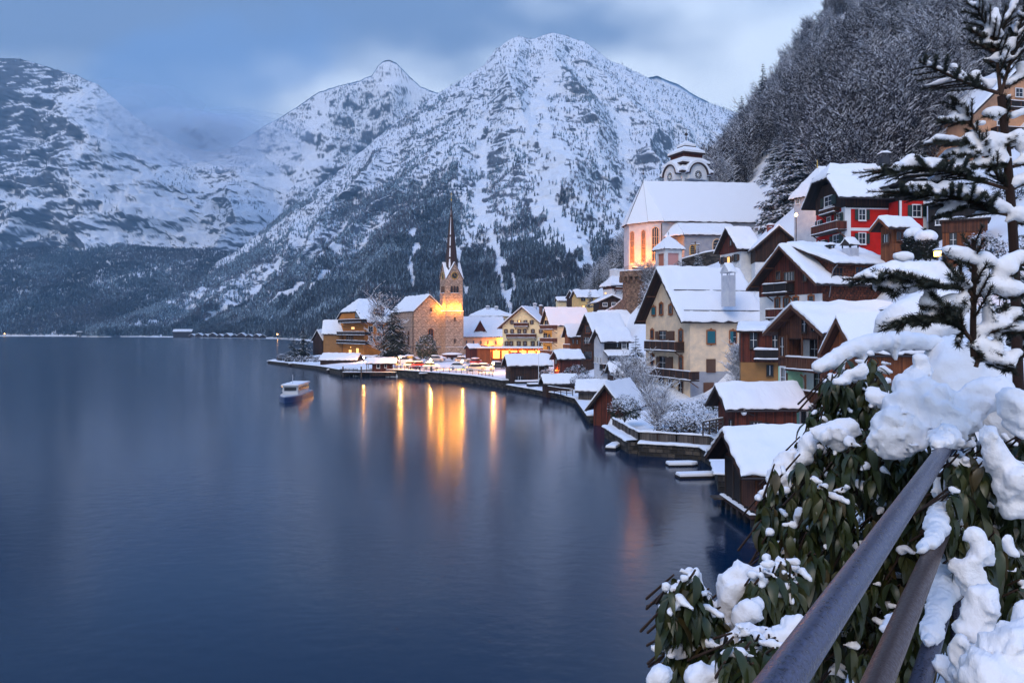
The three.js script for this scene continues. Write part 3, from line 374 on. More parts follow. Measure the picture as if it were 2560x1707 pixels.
function snowQuad(A, B, C, D, t, free = [1, 1, 1, 1], o = {}) {   // a lying blanket of snow on ABCD; free edges (AB, BC, CD, DA) are rounded and bulge over
  const w = Math.max(A.distanceTo(B), D.distanceTo(C)), h = Math.max(A.distanceTo(D), B.distanceTo(C)), cell = o.cell || clamp(Math.max(w, h) / 30, 0.16, 0.9), nu = clamp(Math.round(w / cell), 3, 60), nv = clamp(Math.round(h / cell), 3, 60), s = 3.7;
  const n = B.clone().sub(A).cross(D.clone().sub(A)); if (n.length() < 1e-6) n.copy(C.clone().sub(B).cross(D.clone().sub(B))); n.normalize(); if (n.y < 0) n.negate();
  const up = V(0, 1, 0), hor = n.clone(); const us = [], vs = [];
  const grid = (num, len, f0, f1) => { const a = []; const e = Math.min(0.32, t * 0.9 / len); if (f0) a.push(0, e * 0.12, e * 0.4); else a.push(0); for (let k = 1; k < num; k++) { const q = k / num; if ((!f0 || q > e) && (!f1 || q < 1 - e)) a.push(q); } if (f1) a.push(1 - e * 0.4, 1 - e * 0.12, 1); else a.push(1); return a; };
  const U = grid(nu, w, free[3], free[1]), Vv = grid(nv, h, free[0], free[2]), P = [], idx = []; const edge = (d, L) => { const q = clamp(d * L / (t * 1.05)); return Math.sqrt(1 - (1 - q) ** 2); };
  const eN = V(), p = V(); const ab = B.clone().sub(A).normalize(), ad = D.clone().sub(A).add(C.clone().sub(B)).normalize();
  for (const v of Vv) for (const u of U) {
    p.copy(A).multiplyScalar((1 - u) * (1 - v)).addScaledVector(B, u * (1 - v)).addScaledVector(C, u * v).addScaledVector(D, (1 - u) * v);
    let e = 1; if (free[3]) e *= edge(u, w); if (free[1]) e *= edge(1 - u, w); if (free[0]) e *= edge(v, h); if (free[2]) e *= edge(1 - v, h);
    const nz = fbm(p.x * 0.55 + s, p.y * 0.55, p.z * 0.55, 3), thick = t * (0.12 + 0.88 * e) * (1 + 0.85 * nz * (o.rough ?? 1));
    const lump = 0.6 * t * noise(p.x * 1.7 + s, p.y * 1.7, p.z * 1.7), bulge = t * 0.45;
    const q = p.clone().addScaledVector(up, thick);
    if (free[2] && v > 0.9) q.addScaledVector(ad, (bulge * (1 - Math.abs(2 * edge(1 - v, h) - 1)) + lump) * sstep(0.9, 1, v) ); if (free[3] && u < 0.1) q.addScaledVector(ab, -(bulge * 0.5 * (1 - Math.abs(2 * edge(u, w) - 1)) + 0.5 * lump) * sstep(0.1, 0, u)); if (free[1] && u > 0.9) q.addScaledVector(ab, (bulge * 0.5 * (1 - Math.abs(2 * edge(1 - u, w) - 1)) + 0.5 * lump) * sstep(0.9, 1, u));
    P.push(q.x, q.y, q.z);
  }
  const N = U.length; for (let j = 0; j < Vv.length - 1; j++) for (let i = 0; i < N - 1; i++) { const a = j * N + i; idx.push(a, a + N, a + 1, a + 1, a + N, a + N + 1); }
    const ring = []; for (let i = 0; i < N; i++) ring.push(i); for (let j = 1; j < Vv.length; j++) ring.push(j * N + N - 1); for (let i = N - 2; i >= 0; i--) ring.push((Vv.length - 1) * N + i); for (let j = Vv.length - 2; j > 0; j--) ring.push(j * N);
  const cc = P.length / 3; const cen = A.clone().add(B).add(C).add(D).multiplyScalar(0.25); P.push(cen.x, cen.y, cen.z); const rb = P.length / 3; ring.forEach((r) => P.push(P[r * 3], P[r * 3 + 1], P[r * 3 + 2])); ring.forEach((r, k) => idx.push(rb + k, rb + (k + 1) % ring.length, cc));
  const g = new THREE.BufferGeometry(); g.setAttribute('position', new THREE.Float32BufferAttribute(P, 3)); g.setIndex(idx); g.computeVertexNormals(); const uv = []; for (let i = 0; i < P.length; i += 3) uv.push(P[i] * 0.4 + P[i + 1] * 0.2, P[i + 2] * 0.4 + P[i + 1] * 0.3); g.setAttribute('uv', new THREE.Float32BufferAttribute(uv, 2)); return g;
}
function snowTop(x0, x1, y, z0, z1, t, o) { return snowQuad(V(x0, y, z0), V(x1, y, z0), V(x1, y, z1), V(x0, y, z1), t, [1, 1, 1, 1], o); }
const cache = new Map(), cached = (k, f) => { if (!cache.has(k)) cache.set(k, f()); return cache.get(k); };
const r5 = (x) => Math.round(x * 20) / 20;
// a window: frame standing proud of the wall, panes with glazing bars between, sill; shutters if asked
function windowPart(parent, w, h, o = {}) {
  w = Math.max(0.2, r5(w)); h = Math.max(0.2, r5(h)); const g = new THREE.Group(); g.name = o.name || 'window'; parent.add(g);
  const f = o.fw || Math.min(0.12, w * 0.14), nx = o.nx || 2, ny = o.ny || (h > 1.1 ? 2 : 1), fm = o.frame || M.trimBrown;
  part('frame', cached(`fr${w},${h},${f}`, () => merge([bx(-w / 2 - f, w / 2 + f, -f, 0, 0, 0.10), bx(-w / 2 - f, w / 2 + f, h, h + f, 0, 0.10), bx(-w / 2 - f, -w / 2, 0, h, 0, 0.10), bx(w / 2, w / 2 + f, 0, h, 0, 0.10)])), fm, g);
  if (o.crest) part('crest', cached(`cr${w}`, () => { const s = new THREE.Shape(); s.moveTo(-w / 2 - f * 1.4, 0); s.quadraticCurveTo(-w / 3, w * 0.12, -w * 0.16, w * 0.10); s.quadraticCurveTo(0, w * 0.42, w * 0.16, w * 0.10); s.quadraticCurveTo(w / 3, w * 0.12, w / 2 + f * 1.4, 0); s.closePath(); return new THREE.ExtrudeGeometry(s, { depth: 0.07, bevelEnabled: false }); }), M.trimOchre, g).position.y = h + f;
  if (o.crest) part('apron', cached(`ap${w}`, () => { const s = new THREE.Shape(); s.moveTo(-w / 2 - f * 1.4, 0); s.quadraticCurveTo(-w / 3, -w * 0.10, -w * 0.12, -w * 0.08); s.quadraticCurveTo(0, -w * 0.30, w * 0.12, -w * 0.08); s.quadraticCurveTo(w / 3, -w * 0.10, w / 2 + f * 1.4, 0); s.closePath(); return new THREE.ExtrudeGeometry(s, { depth: 0.07, bevelEnabled: false }); }), M.trimOchre, g).position.y = -f;
  const pm = o.lit ? M.lit : M.glass, b = 0.045; const pw = (w - (nx - 1) * b) / nx, ph = (h - (ny - 1) * b) / ny;
  for (let i = 0; i < nx; i++) for (let j = 0; j < ny; j++) { const p = part('pane', cached(`pn${pw.toFixed(3)},${ph.toFixed(3)}`, () => bx(-pw / 2, pw / 2, 0, ph, 0.005, 0.025)), pm, g); p.position.set(-w / 2 + pw / 2 + i * (pw + b), j * (ph + b), 0.02 * 0); }
  if (nx > 1) part('mullion', cached(`mu${w},${h},${nx},${ny}`, () => { const l = []; for (let i = 1; i < nx; i++) { const x = -w / 2 + i * (pw + b) - b / 2; l.push(bx(x - b / 2, x + b / 2, 0, h, 0, 0.055)); } for (let j = 1; j < ny; j++) { const y = j * (ph + b) - b / 2; for (let i = 0; i < nx; i++) { const x = -w / 2 + i * (pw + b); l.push(bx(x, x + pw, y - b / 2, y + b / 2, 0, 0.05)); } } return merge(l); }), o.bars || M.trimWhite, g);
  if (o.sill !== false) part('sill', cached(`si${w}`, () => bx(-w / 2 - 0.14, w / 2 + 0.14, -0.09, -0.02, 0.10, 0.20)), o.sillMat || fm, g).position.y = -f + 0.02;
  if (o.sillSnow) part('sill_snow', cached(`ss${w}`, () => snowTop(-w / 2 - 0.14, w / 2 + 0.14, 0, 0.0, 0.20, 0.14)), M.snow, g).position.y = -f + 0.005;
  if (o.shutters) { const sw = o.closed ? w / 2 : w * 0.52; for (const s of [-1, 1]) { if (o.one && s === 1) continue; const sh = part('shutter', cached(`sh${sw.toFixed(2)},${h}`, () => { const l = [bx(-sw / 2, sw / 2, 0, h, 0, 0.05)]; for (let k = 0; k < 5; k++) l.push(bx(-sw / 2 + 0.05, sw / 2 - 0.05, h * (k + 0.15) / 5, h * (k + 0.85) / 5, 0.05, 0.065)); return merge(l); }), o.shutters, g); sh.position.set(o.closed ? s * w / 4 : s * (w / 2 + f + sw / 2 + 0.02), 0, o.closed ? 0.06 : 0.11); if (!o.closed) sh.rotation.y = s * 0.12; } }
  return g;
}
const L3 = (a, b, t) => a.clone().lerp(b, t);
// a house with a gabled roof. Its near corner stands at px, D; the right wall runs along local +x, the left wall along local -z; both ends, eaves and ridge are given as the photograph shows them.
class House {
  constructor(o) {
    this.o = o; const D = o.D, th = o.yaw * Math.PI / 180, X = PX(o.px, D), s = Math.sin(th), c = Math.cos(th), pl = (o.left - 1280) / FOCAL, pr = (o.right - 1280) / FOCAL;
    Object.assign(this, { D, th, X, s, c }); this.W = o.W || (X - pl * D) / (s + pl * c); this.L = o.L || (pr * D - X) / (c - pr * s);
    const oe = o.oe ?? 0.6, og = o.og ?? 0.8, alongX = (o.gable || 'left') === 'left', span = alongX ? this.W : this.L, dm = alongX ? D + this.W / 2 * c : D + this.L / 2 * s;
    this.baseY = o.baseY ?? PY(o.base, D); const eaveY = PY(o.eave, D) - this.baseY, ridgeY = PY(o.ridge, dm) - this.baseY, rp = o.rpos ?? 0.5; this.tan = o.tan || (ridgeY - eaveY) / (span * rp + oe); this.h = eaveY + oe * this.tan; this.hr = this.h + span * rp * this.tan; this.oe = oe; this.og = og; this.alongX = alongX;
    const g = this.g = thing(o.name || 'house', o.label, o.category || 'house', [X, this.baseY, -D], th, o.group), { W, L, h, hr } = this, deep = o.deep ?? 2.5;
    // body: lower bands, then the gabled top
    let y0 = -deep; const bands = o.bands || []; let inset = 0;
    for (const [y1, mat, nm] of bands) { part(nm || 'wall', bx(o.bx0 && nm ? o.bx0 : 0, L, y0, y1, -W, 0), mat, g); y0 = y1; inset = o.proud ?? 0.06; }
    const e = inset, mt = o.mat, zc = alongX ? -W * rp : -W / 2;
    const hk = Math.max(o.hip || 0, o.hip2 || 0) > 0.01, yc = hr - Math.max(o.hip || 0, o.hip2 || 0) * (o.hipTan || 1.3) - 0.25, zq = (hr - yc) / this.tan;
    if (alongX && hk) { const yk = Math.max(yc, h - 0.3); part('wall', prism(yc > h ? [[e, y0], [e, h], [zc + zq, yk], [zc - zq, yk], [-W - e, h], [-W - e, y0]] : [[e, y0], [e, yk], [-W - e, yk], [-W - e, y0]], o.bx0 || -e, L + e), mt, g); }
    else if (alongX) part('wall', prism([[e, y0], [e, h], [zc, hr - e * 0.0], [-W - e, h + (rp !== 0.5 ? (W * rp - W * (1 - rp)) * this.tan : 0)], [-W - e, y0]], o.bx0 || -e, L + e), mt, g);
    else { const w = prism([[e, y0], [e, h], [-L / 2, hr], [-L - e, h], [-L - e, y0]], -e, W + e); w.rotateY(Math.PI / 2); w.translate(L, 0, -W); w.scale(1, 1, 1); const q = w; q.applyMatrix4(new THREE.Matrix4().makeTranslation(0, 0, 0)); part('wall', boxUV(this.fixFront(q)), mt, g); }
    if (o.footing) part('footing', bx(-0.04, L + 0.04, -deep, o.footing, -W - 0.04, 0.04), M.concrete, g);
    if (o.roof !== false) this.roof();
  }
  fixFront(g) { // gable to the front: body spans x 0..L, z -W..0
    g.computeBoundingBox(); const b = g.boundingBox; g.translate(this.L / 2 - (b.min.x + b.max.x) / 2, 0, -this.W / 2 - (b.min.z + b.max.z) / 2); return g; }
  roof() {
    const { o, W, L, h, hr, oe, og, tan } = this, t = o.snow ?? 0.4, rm = o.roofMat || M.woodDark, rp = o.rpos ?? 0.5, og2 = o.og2 ?? og; let T = (x, y, z) => V(x, y, z), len = L, span = W;
    if (!this.alongX) { T = (x, y, z) => V(L + z, y, -W + x); T = (a, y, b) => V(-b, y, -a); len = W; span = L; }      // local: a along the ridge from the gable, b from the front eave backwards (negative)
    const zc = -span * rp, lift = 0.05, eF = h - oe * tan + lift, zb = -span - oe, tb = tan, eB = hr + lift - (zc - zb) * tb, R = hr + lift, a0 = -og, a1 = len + og2, th = o.roofTh || 0.22;
    const quads = []; const k = o.hip || 0, k2 = o.hip2 || 0;
    if (k || k2) {                                                                                     // half-hipped ends
      const hk = o.hipTan || 1.3, yk = R - k * hk, yk2 = R - k2 * hk, zf = (y) => zc + (R - y) / tan, zr = (y) => zc - (R - y) / tb, ym = Math.min(k ? yk : R, k2 ? yk2 : R);
      const F0 = T(a0, ym, zf(ym)), F1 = T(a1, ym, zf(ym)), B0 = T(a0, ym, zr(ym)), B1 = T(a1, ym, zr(ym)), R0 = T(a0 + k, R, zc), R1 = T(a1 - k2, R, zc);
      quads.push([R0, R1, F1, F0, [0, 0, 0, 0]], [F0, F1, T(a1, eF, oe), T(a0, eF, oe), [0, 1, 1, 1]], [R1, R0, B0, B1, [0, 0, 0, 0]], [B1, B0, T(a0, eB, zb), T(a1, eB, zb), [0, 1, 1, 1]]);
      if (k) quads.push([R0, R0.clone(), F0, B0, [0, 0, 1, 0], 1]); if (k2) quads.push([R1, R1.clone(), B1, F1, [0, 0, 1, 0], 1]);
    } else quads.push([T(a0, R, zc), T(a1, R, zc), T(a1, eF, oe), T(a0, eF, oe), [0, 1, 1, 1]], [T(a1, R, zc), T(a0, R, zc), T(a0, eB, zb), T(a1, eB, zb), [0, 1, 1, 1]]);
    for (const [A, B, C, D, fr] of quads) { part('roof_slope', slab(A, B, C, D, th), rm, this.g); if (t) part('snow', snowQuad(A, B, C, D, t, fr, { rough: o.rough }), M.snow, this.g); }
    if (o.barge !== false && !k) { const bm = o.bargeMat || M.trimDark; for (const [a, on] of [[a0 + 0.03, 1]]) { part('bargeboard', beam(T(a, R - 0.14, zc), T(a, eF - 0.14, oe), 0.07, 0.26), bm, this.g); part('bargeboard', beam(T(a, R - 0.14, zc), T(a, eB - 0.14, zb), 0.07, 0.26), bm, this.g); } }
    if (o.gutter !== false) part('gutter', bar(T(a0, eF - 0.12, oe + 0.08), T(a1, eF - 0.12, oe + 0.08), 0.08, 6), M.gutter, this.g);
    if (o.purlins) for (const f of [0, 0.5, 1]) for (const sg of f ? [-1, 1] : [1]) { const y = R - 0.34 - f * (R - h - 0.1), z = zc + sg * (f * span * rp); part('purlin', bx2(T(a0 + 0.15, y - 0.1, z - 0.09), T(0.05, y + 0.1, z + 0.09)), M.trimBrown, this.g); }
    this.T = T; this.R = R; this.zc = zc; this.eF = eF;
  }
  // place on a face: px, py in the photograph -> local position on that wall
  on(face, px, py, out = 0) { const { D, X, s, c } = this, p = (px - 1280) / FOCAL; if (face === 'front') { const Xo = X + out * s, Do = D - out * c, u = (p * Do - Xo) / (c - p * s); return V(u, PY(py, Do + u * s) - this.baseY, out); } const Xo = X - out * c, Do = D - out * s, u = (Xo - p * Do) / (s + p * c); return V(-out, PY(py, Do + u * c) - this.baseY, -u); }
  win(face, px, py, w, h, o = {}) {            // centre and size in photograph pixels
    const out = o.out || 0.06, a = this.on(face, px - w / 2, py, out), b = this.on(face, px + w / 2, py, out), m = this.on(face, px, py + h / 2, out), tp = this.on(face, px, py - h / 2, out), ww = o.w || Math.abs(face === 'front' ? b.x - a.x : b.z - a.z), hh = o.h || tp.y - m.y; const g = windowPart(this.g, ww, hh, o); g.position.copy(m); if (face === 'left') g.rotation.y = -Math.PI / 2; return g;
  }
  // a balcony on a face: from px a to px b along it, floor at py (taken at the middle), depth out, railing height rh
  balcony(face, pa, pb, py, out, rh, mat, o = {}) {
    const A = this.on(face, pa, py, out), B = this.on(face, pb, py, out), g = new THREE.Group(); g.name = o.name || 'balcony'; this.g.add(g); const len = Math.abs(face === 'front' ? B.x - A.x : B.z - A.z), y = (A.y + B.y) / 2;
    if (face === 'front') g.position.set(Math.min(A.x, B.x), y, o.at || 0); else { g.position.set(-(o.at || 0), y, Math.min(A.z, B.z)); g.rotation.y = -Math.PI / 2; }
    part('floor', bx(0, len, -0.16, 0, 0, out), M.trimDark, g); if (o.floorSnow !== false) part('ledge_snow', snowTop(-0.05, len + 0.05, 0.0, out - 0.18, out + 0.12, 0.16), M.snow, g);
    const p = (x0, x1, z0, z1, nm = 'railing') => part(nm, bx(x0, x1, 0.08, rh - 0.08, z0, z1), mat, g);
    p(0, len, out - 0.05, out); p(0, 0.05, 0.02, out - 0.055); p(len - 0.05, len, 0.02, out - 0.055); part('handrail', merge([bx(-0.03, len + 0.03, rh - 0.08, rh, out - 0.09, out + 0.04), bx(-0.03, 0.09, rh - 0.08, rh, 0, out - 0.09), bx(len - 0.09, len + 0.03, rh - 0.08, rh, 0, out - 0.09)]), o.rail || M.trimBrown, g);
    const np = Math.max(2, Math.round(len / 1.9)); for (let k = 0; k <= np; k++) part('post', bx(-0.06, 0.06, -0.05, o.postTop || rh, 0, 0.12), o.rail || M.trimBrown, g).position.set(clamp(k / np * len, 0.06, len - 0.06), 0, out - 0.07);
    part('rail_snow', snowTop(-0.06, len + 0.06, rh, out - 0.14, out + 0.09, o.snow || 0.16), M.snow, g);
    if (o.sideSnow) part('rail_snow', snowTop(-0.06, 0.12, rh, 0, out - 0.1, o.snow || 0.16), M.snow, g);
    for (const x of [0.3, len - 0.3]) part('bracket', beam(V(x, -0.15, out - 0.15), V(x, -0.15 - out * 0.6, 0.0), 0.12, 0.12), M.trimBrown, g);
    return g;
  }
  chimney(px, py, D, w, d, hgt, mat, o = {}) {  // stack whose cap stands at px, py, D metres away
    const wp = at(px, py, D), lp = wp.clone().sub(this.g.position).applyAxisAngle(V(0, 1, 0), -this.th), g = new THREE.Group(); g.name = 'chimney'; g.position.copy(lp); this.g.add(g);
    part('stack', bx(-w / 2, w / 2, -hgt, 0, -d / 2, d / 2), mat, g); part('cap', o.roofed ? prism([[d / 2 + 0.12, 0.35], [0, 0.35 + d * 0.55], [-d / 2 - 0.12, 0.35]], -w / 2 - 0.12, w / 2 + 0.12) : bx(-w / 2 - 0.1, w / 2 + 0.1, 0.28, 0.36, -d / 2 - 0.1, d / 2 + 0.1), o.capMat || mat, g);
    for (const sx of [-1, 1]) for (const sz of [-1, 1]) part('cap_leg', bx(sx * (w / 2 - 0.06) - 0.06, sx * (w / 2 - 0.06) + 0.06, 0, 0.35, sz * (d / 2 - 0.06) - 0.06, sz * (d / 2 - 0.06) + 0.06), o.legMat || mat, g);
    if (o.roofed) { const hh = d * 0.55, q = (s) => [V(-w / 2 - 0.16, 0.36 + hh, 0), V(w / 2 + 0.16, 0.36 + hh, 0), V(w / 2 + 0.16, 0.33, s * (d / 2 + 0.16)), V(-w / 2 - 0.16, 0.33, s * (d / 2 + 0.16))]; for (const s of [1, -1]) part('snow', snowQuad(...(s > 0 ? q(1) : [q(-1)[1], q(-1)[0], q(-1)[3], q(-1)[2]]), 0.3, [0, 1, 1, 1], { cell: 0.2 }), M.snow, g); } else part('snow', snowTop(-w / 2 - 0.14, w / 2 + 0.14, 0.36, -d / 2 - 0.14, d / 2 + 0.14, 0.34, { cell: 0.15 }), M.snow, g);
    return g;
  }
  snowGuard(f) { const { T, o, zc, R, eF, oe, og, L, W } = this, len = this.alongX ? L : W, y = mix(R, eF, f) + (o.snow ?? 0.4) + 0.02, z = mix(zc, oe, f); part('snow_guard', bar(T(-og + 1.0, y, z + 0.05), T(len + og, y, z + 0.05), 0.07, 6), M.gutter, this.g); const a = T(-og + 1.0, y - 0.12, z - 0.28), b = T(len + og - 0.5, y - 0.12, z - 0.28); const n = V(0, 0.24, 0); part('snow', snowQuad(a, b, b.clone().add(T(0, 0, 0.32).sub(T(0, 0, 0))), a.clone().add(T(0, 0, 0.32).sub(T(0, 0, 0))), 0.24, [1, 1, 1, 1], { cell: 0.35 }), M.snow, this.g); }
}
const bx2 = (a, b) => bx(Math.min(a.x, b.x), Math.max(a.x, b.x), Math.min(a.y, b.y), Math.max(a.y, b.y), Math.min(a.z, b.z), Math.max(a.z, b.z));
// ------------------------------------------------------------------ measured plates of the photograph: corner and scale
const plate = (x0, y0, k) => (x, y) => [x0 + x * k, y0 + y * k];
const pA = plate(1140, 640, 0.22957), pB = plate(1560, 300, 0.2551), pC = plate(1560, 640, 0.2551), pD = plate(1860, 560, 0.319), pE = plate(1960, 340, 0.2551), pF = plate(1400, 900, 0.2806), pG = plate(640, 640, 0.2721);
const kA = 0.22957, kB = 0.2551, kD = 0.319, kE = 0.2551, kF = 0.2806, kG = 0.2721;
const put = (H, pl, k, face, list, base = {}) => list.forEach(([x, y, w, h, o]) => H.win(face, ...pl(x, y), w * k, h * k, Object.assign({}, base, o)));
// --- beige house by the shore
{
  const H = new House({ name: 'beige_house', label: 'tall beige plastered house with two brown balconies and teal shutters beside the garden', category: 'house', px: 1725.8, D: 112, yaw: 16, left: 1614.8, right: 1913, base: 1000, eave: 806, ridge: 673, og: 1.7, og2: 0.3, oe: 0.6, mat: M.beige, snow: 0.45, deep: 1.5, purlins: 1, roofMat: M.woodDark });
  const cr = { crest: 1, bars: M.trimBrown, frame: M.trimOchre };
  put(H, pC, kB, 'left', [[295, 540, 36, 70, { ...cr, shutters: M.shutterTeal, closed: 1 }], [367, 520, 32, 100, cr], [460, 525, 32, 80, cr], [279, 765, 28, 80, cr], [385, 775, 70, 80, { shutters: M.shutterBrown }], [472, 778, 40, 75, { shutters: M.shutterBrown, closed: 1 }], [560, 795, 36, 130, cr], [280, 1025, 30, 110, cr], [385, 1045, 60, 110, { shutters: M.shutterBrown }], [463, 1045, 28, 100, { shutters: M.shutterBrown, closed: 1 }], [562, 1050, 34, 120, cr], [277, 1235, 26, 80, {}], [370, 1250, 40, 90, {}], [455, 1265, 34, 90, {}], [560, 1290, 34, 110, {}]]);
  put(H, pC, kB, 'front', [[855, 795, 78, 118, { crest: 1, frame: M.trimOchre, shutters: M.shutterTeal, closed: 1 }], [1070, 795, 62, 112, { crest: 1, frame: M.trimOchre, shutters: M.shutterTeal, closed: 1, one: 1 }], [853, 1072, 74, 112, { shutters: M.shutterBrown, closed: 1 }]]);
  H.win('front', ...pC(830, 1305), 84 * kB, 116 * kB, { name: 'door', nx: 1, ny: 1, sill: false, shutters: M.trimBrown, closed: 1 });
  H.balcony('left', pC(200, 0)[0], pC(500, 0)[0], pC(0, 925)[1], 1.5, 1.45 * 0.92, M.woodDark, { snow: 0.2 });
  H.balcony('left', pC(110, 0)[0], pC(645, 0)[0], pC(0, 1185)[1], 1.5, 1.2, M.woodDark, { snow: 0.2 });
  const yb = PY(929.5, 112) - H.baseY; part('painted_base', bx(0.02, H.L, -1.5, yb, 0.0, 0.022), M.greyPlaster, H.g);
  H.chimney(...pC(1025, 190), 112.5, 1.0, 2.1, 4.4, M.paleGrey, { roofed: 1 }); H.snowGuard(0.47); H.snowGuard(0.85);
  part('downpipe', tube([V(H.L - 1.6, H.h - 0.8, 0.5), V(H.L - 1.6, H.h - 1.3, 0.12), V(H.L - 1.6, H.h - 3, 0.12), V(H.L - 1.6, 0, 0.12)], 0.06), M.gutter, H.g);
}
// --- dark timber annex between the beige house and the mint house
{
  const D = 90, x0 = PX(1853, D), x1 = PX(1944, D), yb = 2.6, g = thing('timber_annex', 'small dark red timber annex with a snowy balcony between beige and mint houses', 'house', [x0, yb, -D], -0.24), w = x1 - x0, yt = PY(829, D) - yb, ym = PY(905, D) - yb;
  part('wall', bx(0, w, -2, ym, -4, 0), M.dullOchre, g); part('timber_wall', bx(-0.05, w + 0.05, ym, yt, -4, 0.05), M.woodRed, g);
  const q = [V(-0.1, yt + 0.95, -4.2), V(w + 0.3, yt + 0.95, -4.2), V(w + 0.3, yt + 0.05, 0.8), V(-0.5, yt + 0.05, 0.8)]; part('roof_slope', slab(...q, 0.16), M.woodDark, g); part('snow', snowQuad(...q, 0.32), M.snow, g);
  const wn = (px, py, ww, hh) => { const k = windowPart(g, ww, hh, { frame: M.trimDark }); k.position.set(PX(px, D) - x0, PY(py, D) - yb - hh / 2, 0.06); }; wn(1883, 850, 0.7, 1.7); wn(1922, 925, 0.6, 1.1); wn(1934, 850, 0.5, 1.6);
  const b = new THREE.Group(); b.name = 'balcony'; b.position.set(PX(1885, D) - x0, PY(897, D) - yb, 0.05); g.add(b); part('floor', bx(0, 3.0, -0.15, 0, 0, 1.4), M.trimDark, b); part('railing', bx(0, 3.0, 0.1, 0.95, 1.34, 1.4), M.woodBlack, b); part('handrail', bx(-0.05, 3.05, 0.95, 1.02, 1.3, 1.44), M.trimDark, b); part('rail_snow', snowTop(-0.1, 3.1, 1.02, 1.1, 1.55, 0.3), M.snow, b); part('ledge_snow', snowTop(-0.1, 3.1, 0, 1.25, 1.6, 0.2), M.snow, b);
}
// --- brown gabled house with the shingled side, above
{
  const H = new House({ name: 'shingled_house', label: 'dark timber gabled house with white lower storey and shingled side, large snowy roof', category: 'house', px: 2054.6, D: 92, yaw: 20, left: 1900, right: 2225, base: 800, eave: 712, ridge: 617, og: 1.5, oe: 0.8, og2: 0.2, mat: M.woodRed, bands: [[PY(733, 92) - PY(800, 92), M.whitewash]], snow: 0.42, deep: 3, purlins: 1, bargeMat: M.trimBrown });
  const cr = { crest: 1, frame: M.trimOchre, bars: M.trimDark };
  put(H, pD, kD, 'left', [[265, 622, 34, 72, cr], [337, 617, 42, 78, cr], [410, 604, 38, 54, cr], [530, 592, 40, 54, cr], [358, 410, 84, 64, { nx: 4, frame: M.trimBrown }], [272, 405, 36, 62, { frame: M.trimBrown, bars: M.trimBrown }], [482, 418, 28, 54, { frame: M.trimBrown, bars: M.trimBrown }]]);
  H.balcony('left', pD(150, 0)[0], pD(330, 0)[0], pD(0, 540)[1], 1.3, 1.1, M.woodBlack, { snow: 0.26, rail: M.trimDark, sideSnow: 1 }); H.balcony('left', pD(172, 0)[0], pD(400, 0)[0], pD(0, 735)[1], 1.1, 1.05, M.woodRed, { snow: 0.18 });
  part('shingle_cladding', bx(0.1, H.L, PY(800, 92) - H.baseY, H.h - 0.3, 0.062, 0.11), M.shingle, H.g);
  const d = new THREE.Group(); d.name = 'dormer'; H.g.add(d); const yd = PY(659, 92) - H.baseY, zc = -H.W / 2;
  part('dormer_wall', prism([[0.16, H.h - 0.9], [0.16, yd], [zc, H.hr + 0.05], [zc, H.h - 0.9]], 1.6, H.L - 0.3), M.shingle, d);
  const q = [V(-0.4, H.hr + 0.25, zc), V(H.L + 0.3, H.hr + 0.25, zc), V(H.L + 0.3, yd + 0.02, 0.85), V(1.1, yd + 0.02, 0.85)]; part('dormer_roof', slab(...q, 0.18), M.woodDark, d); part('snow', snowQuad(...q, 0.5, [0, 1, 1, 1]), M.snow, d);
  for (const [x, y, w, h, o] of [[735, 388, 72, 92, {}], [918, 385, 84, 92, { frame: M.woodWarm, bars: M.woodWarm }]]) H.win('front', ...pD(x, y), w * kD, h * kD, { out: 0.18, nx: 3, frame: M.trimBrown, bars: M.trimBrown, ...o });
  part('downpipe', tube([V(1.5, yd - 0.1, 0.9), V(1.2, yd - 0.8, 0.5), V(0.9, H.h - 1.2, 0.4), V(0.9, H.h - 2.0, 0.2)], 0.06), M.metal, H.g);
  H.chimney(...pD(835, 190), 95, 1.35, 1.3, 2.6, M.paleGrey, { roofed: 1, capMat: M.trimDark, legMat: M.clock }); H.chimney(...pD(678, 190), 97, 0.7, 0.7, 1.4, M.woodBlack, {});
}
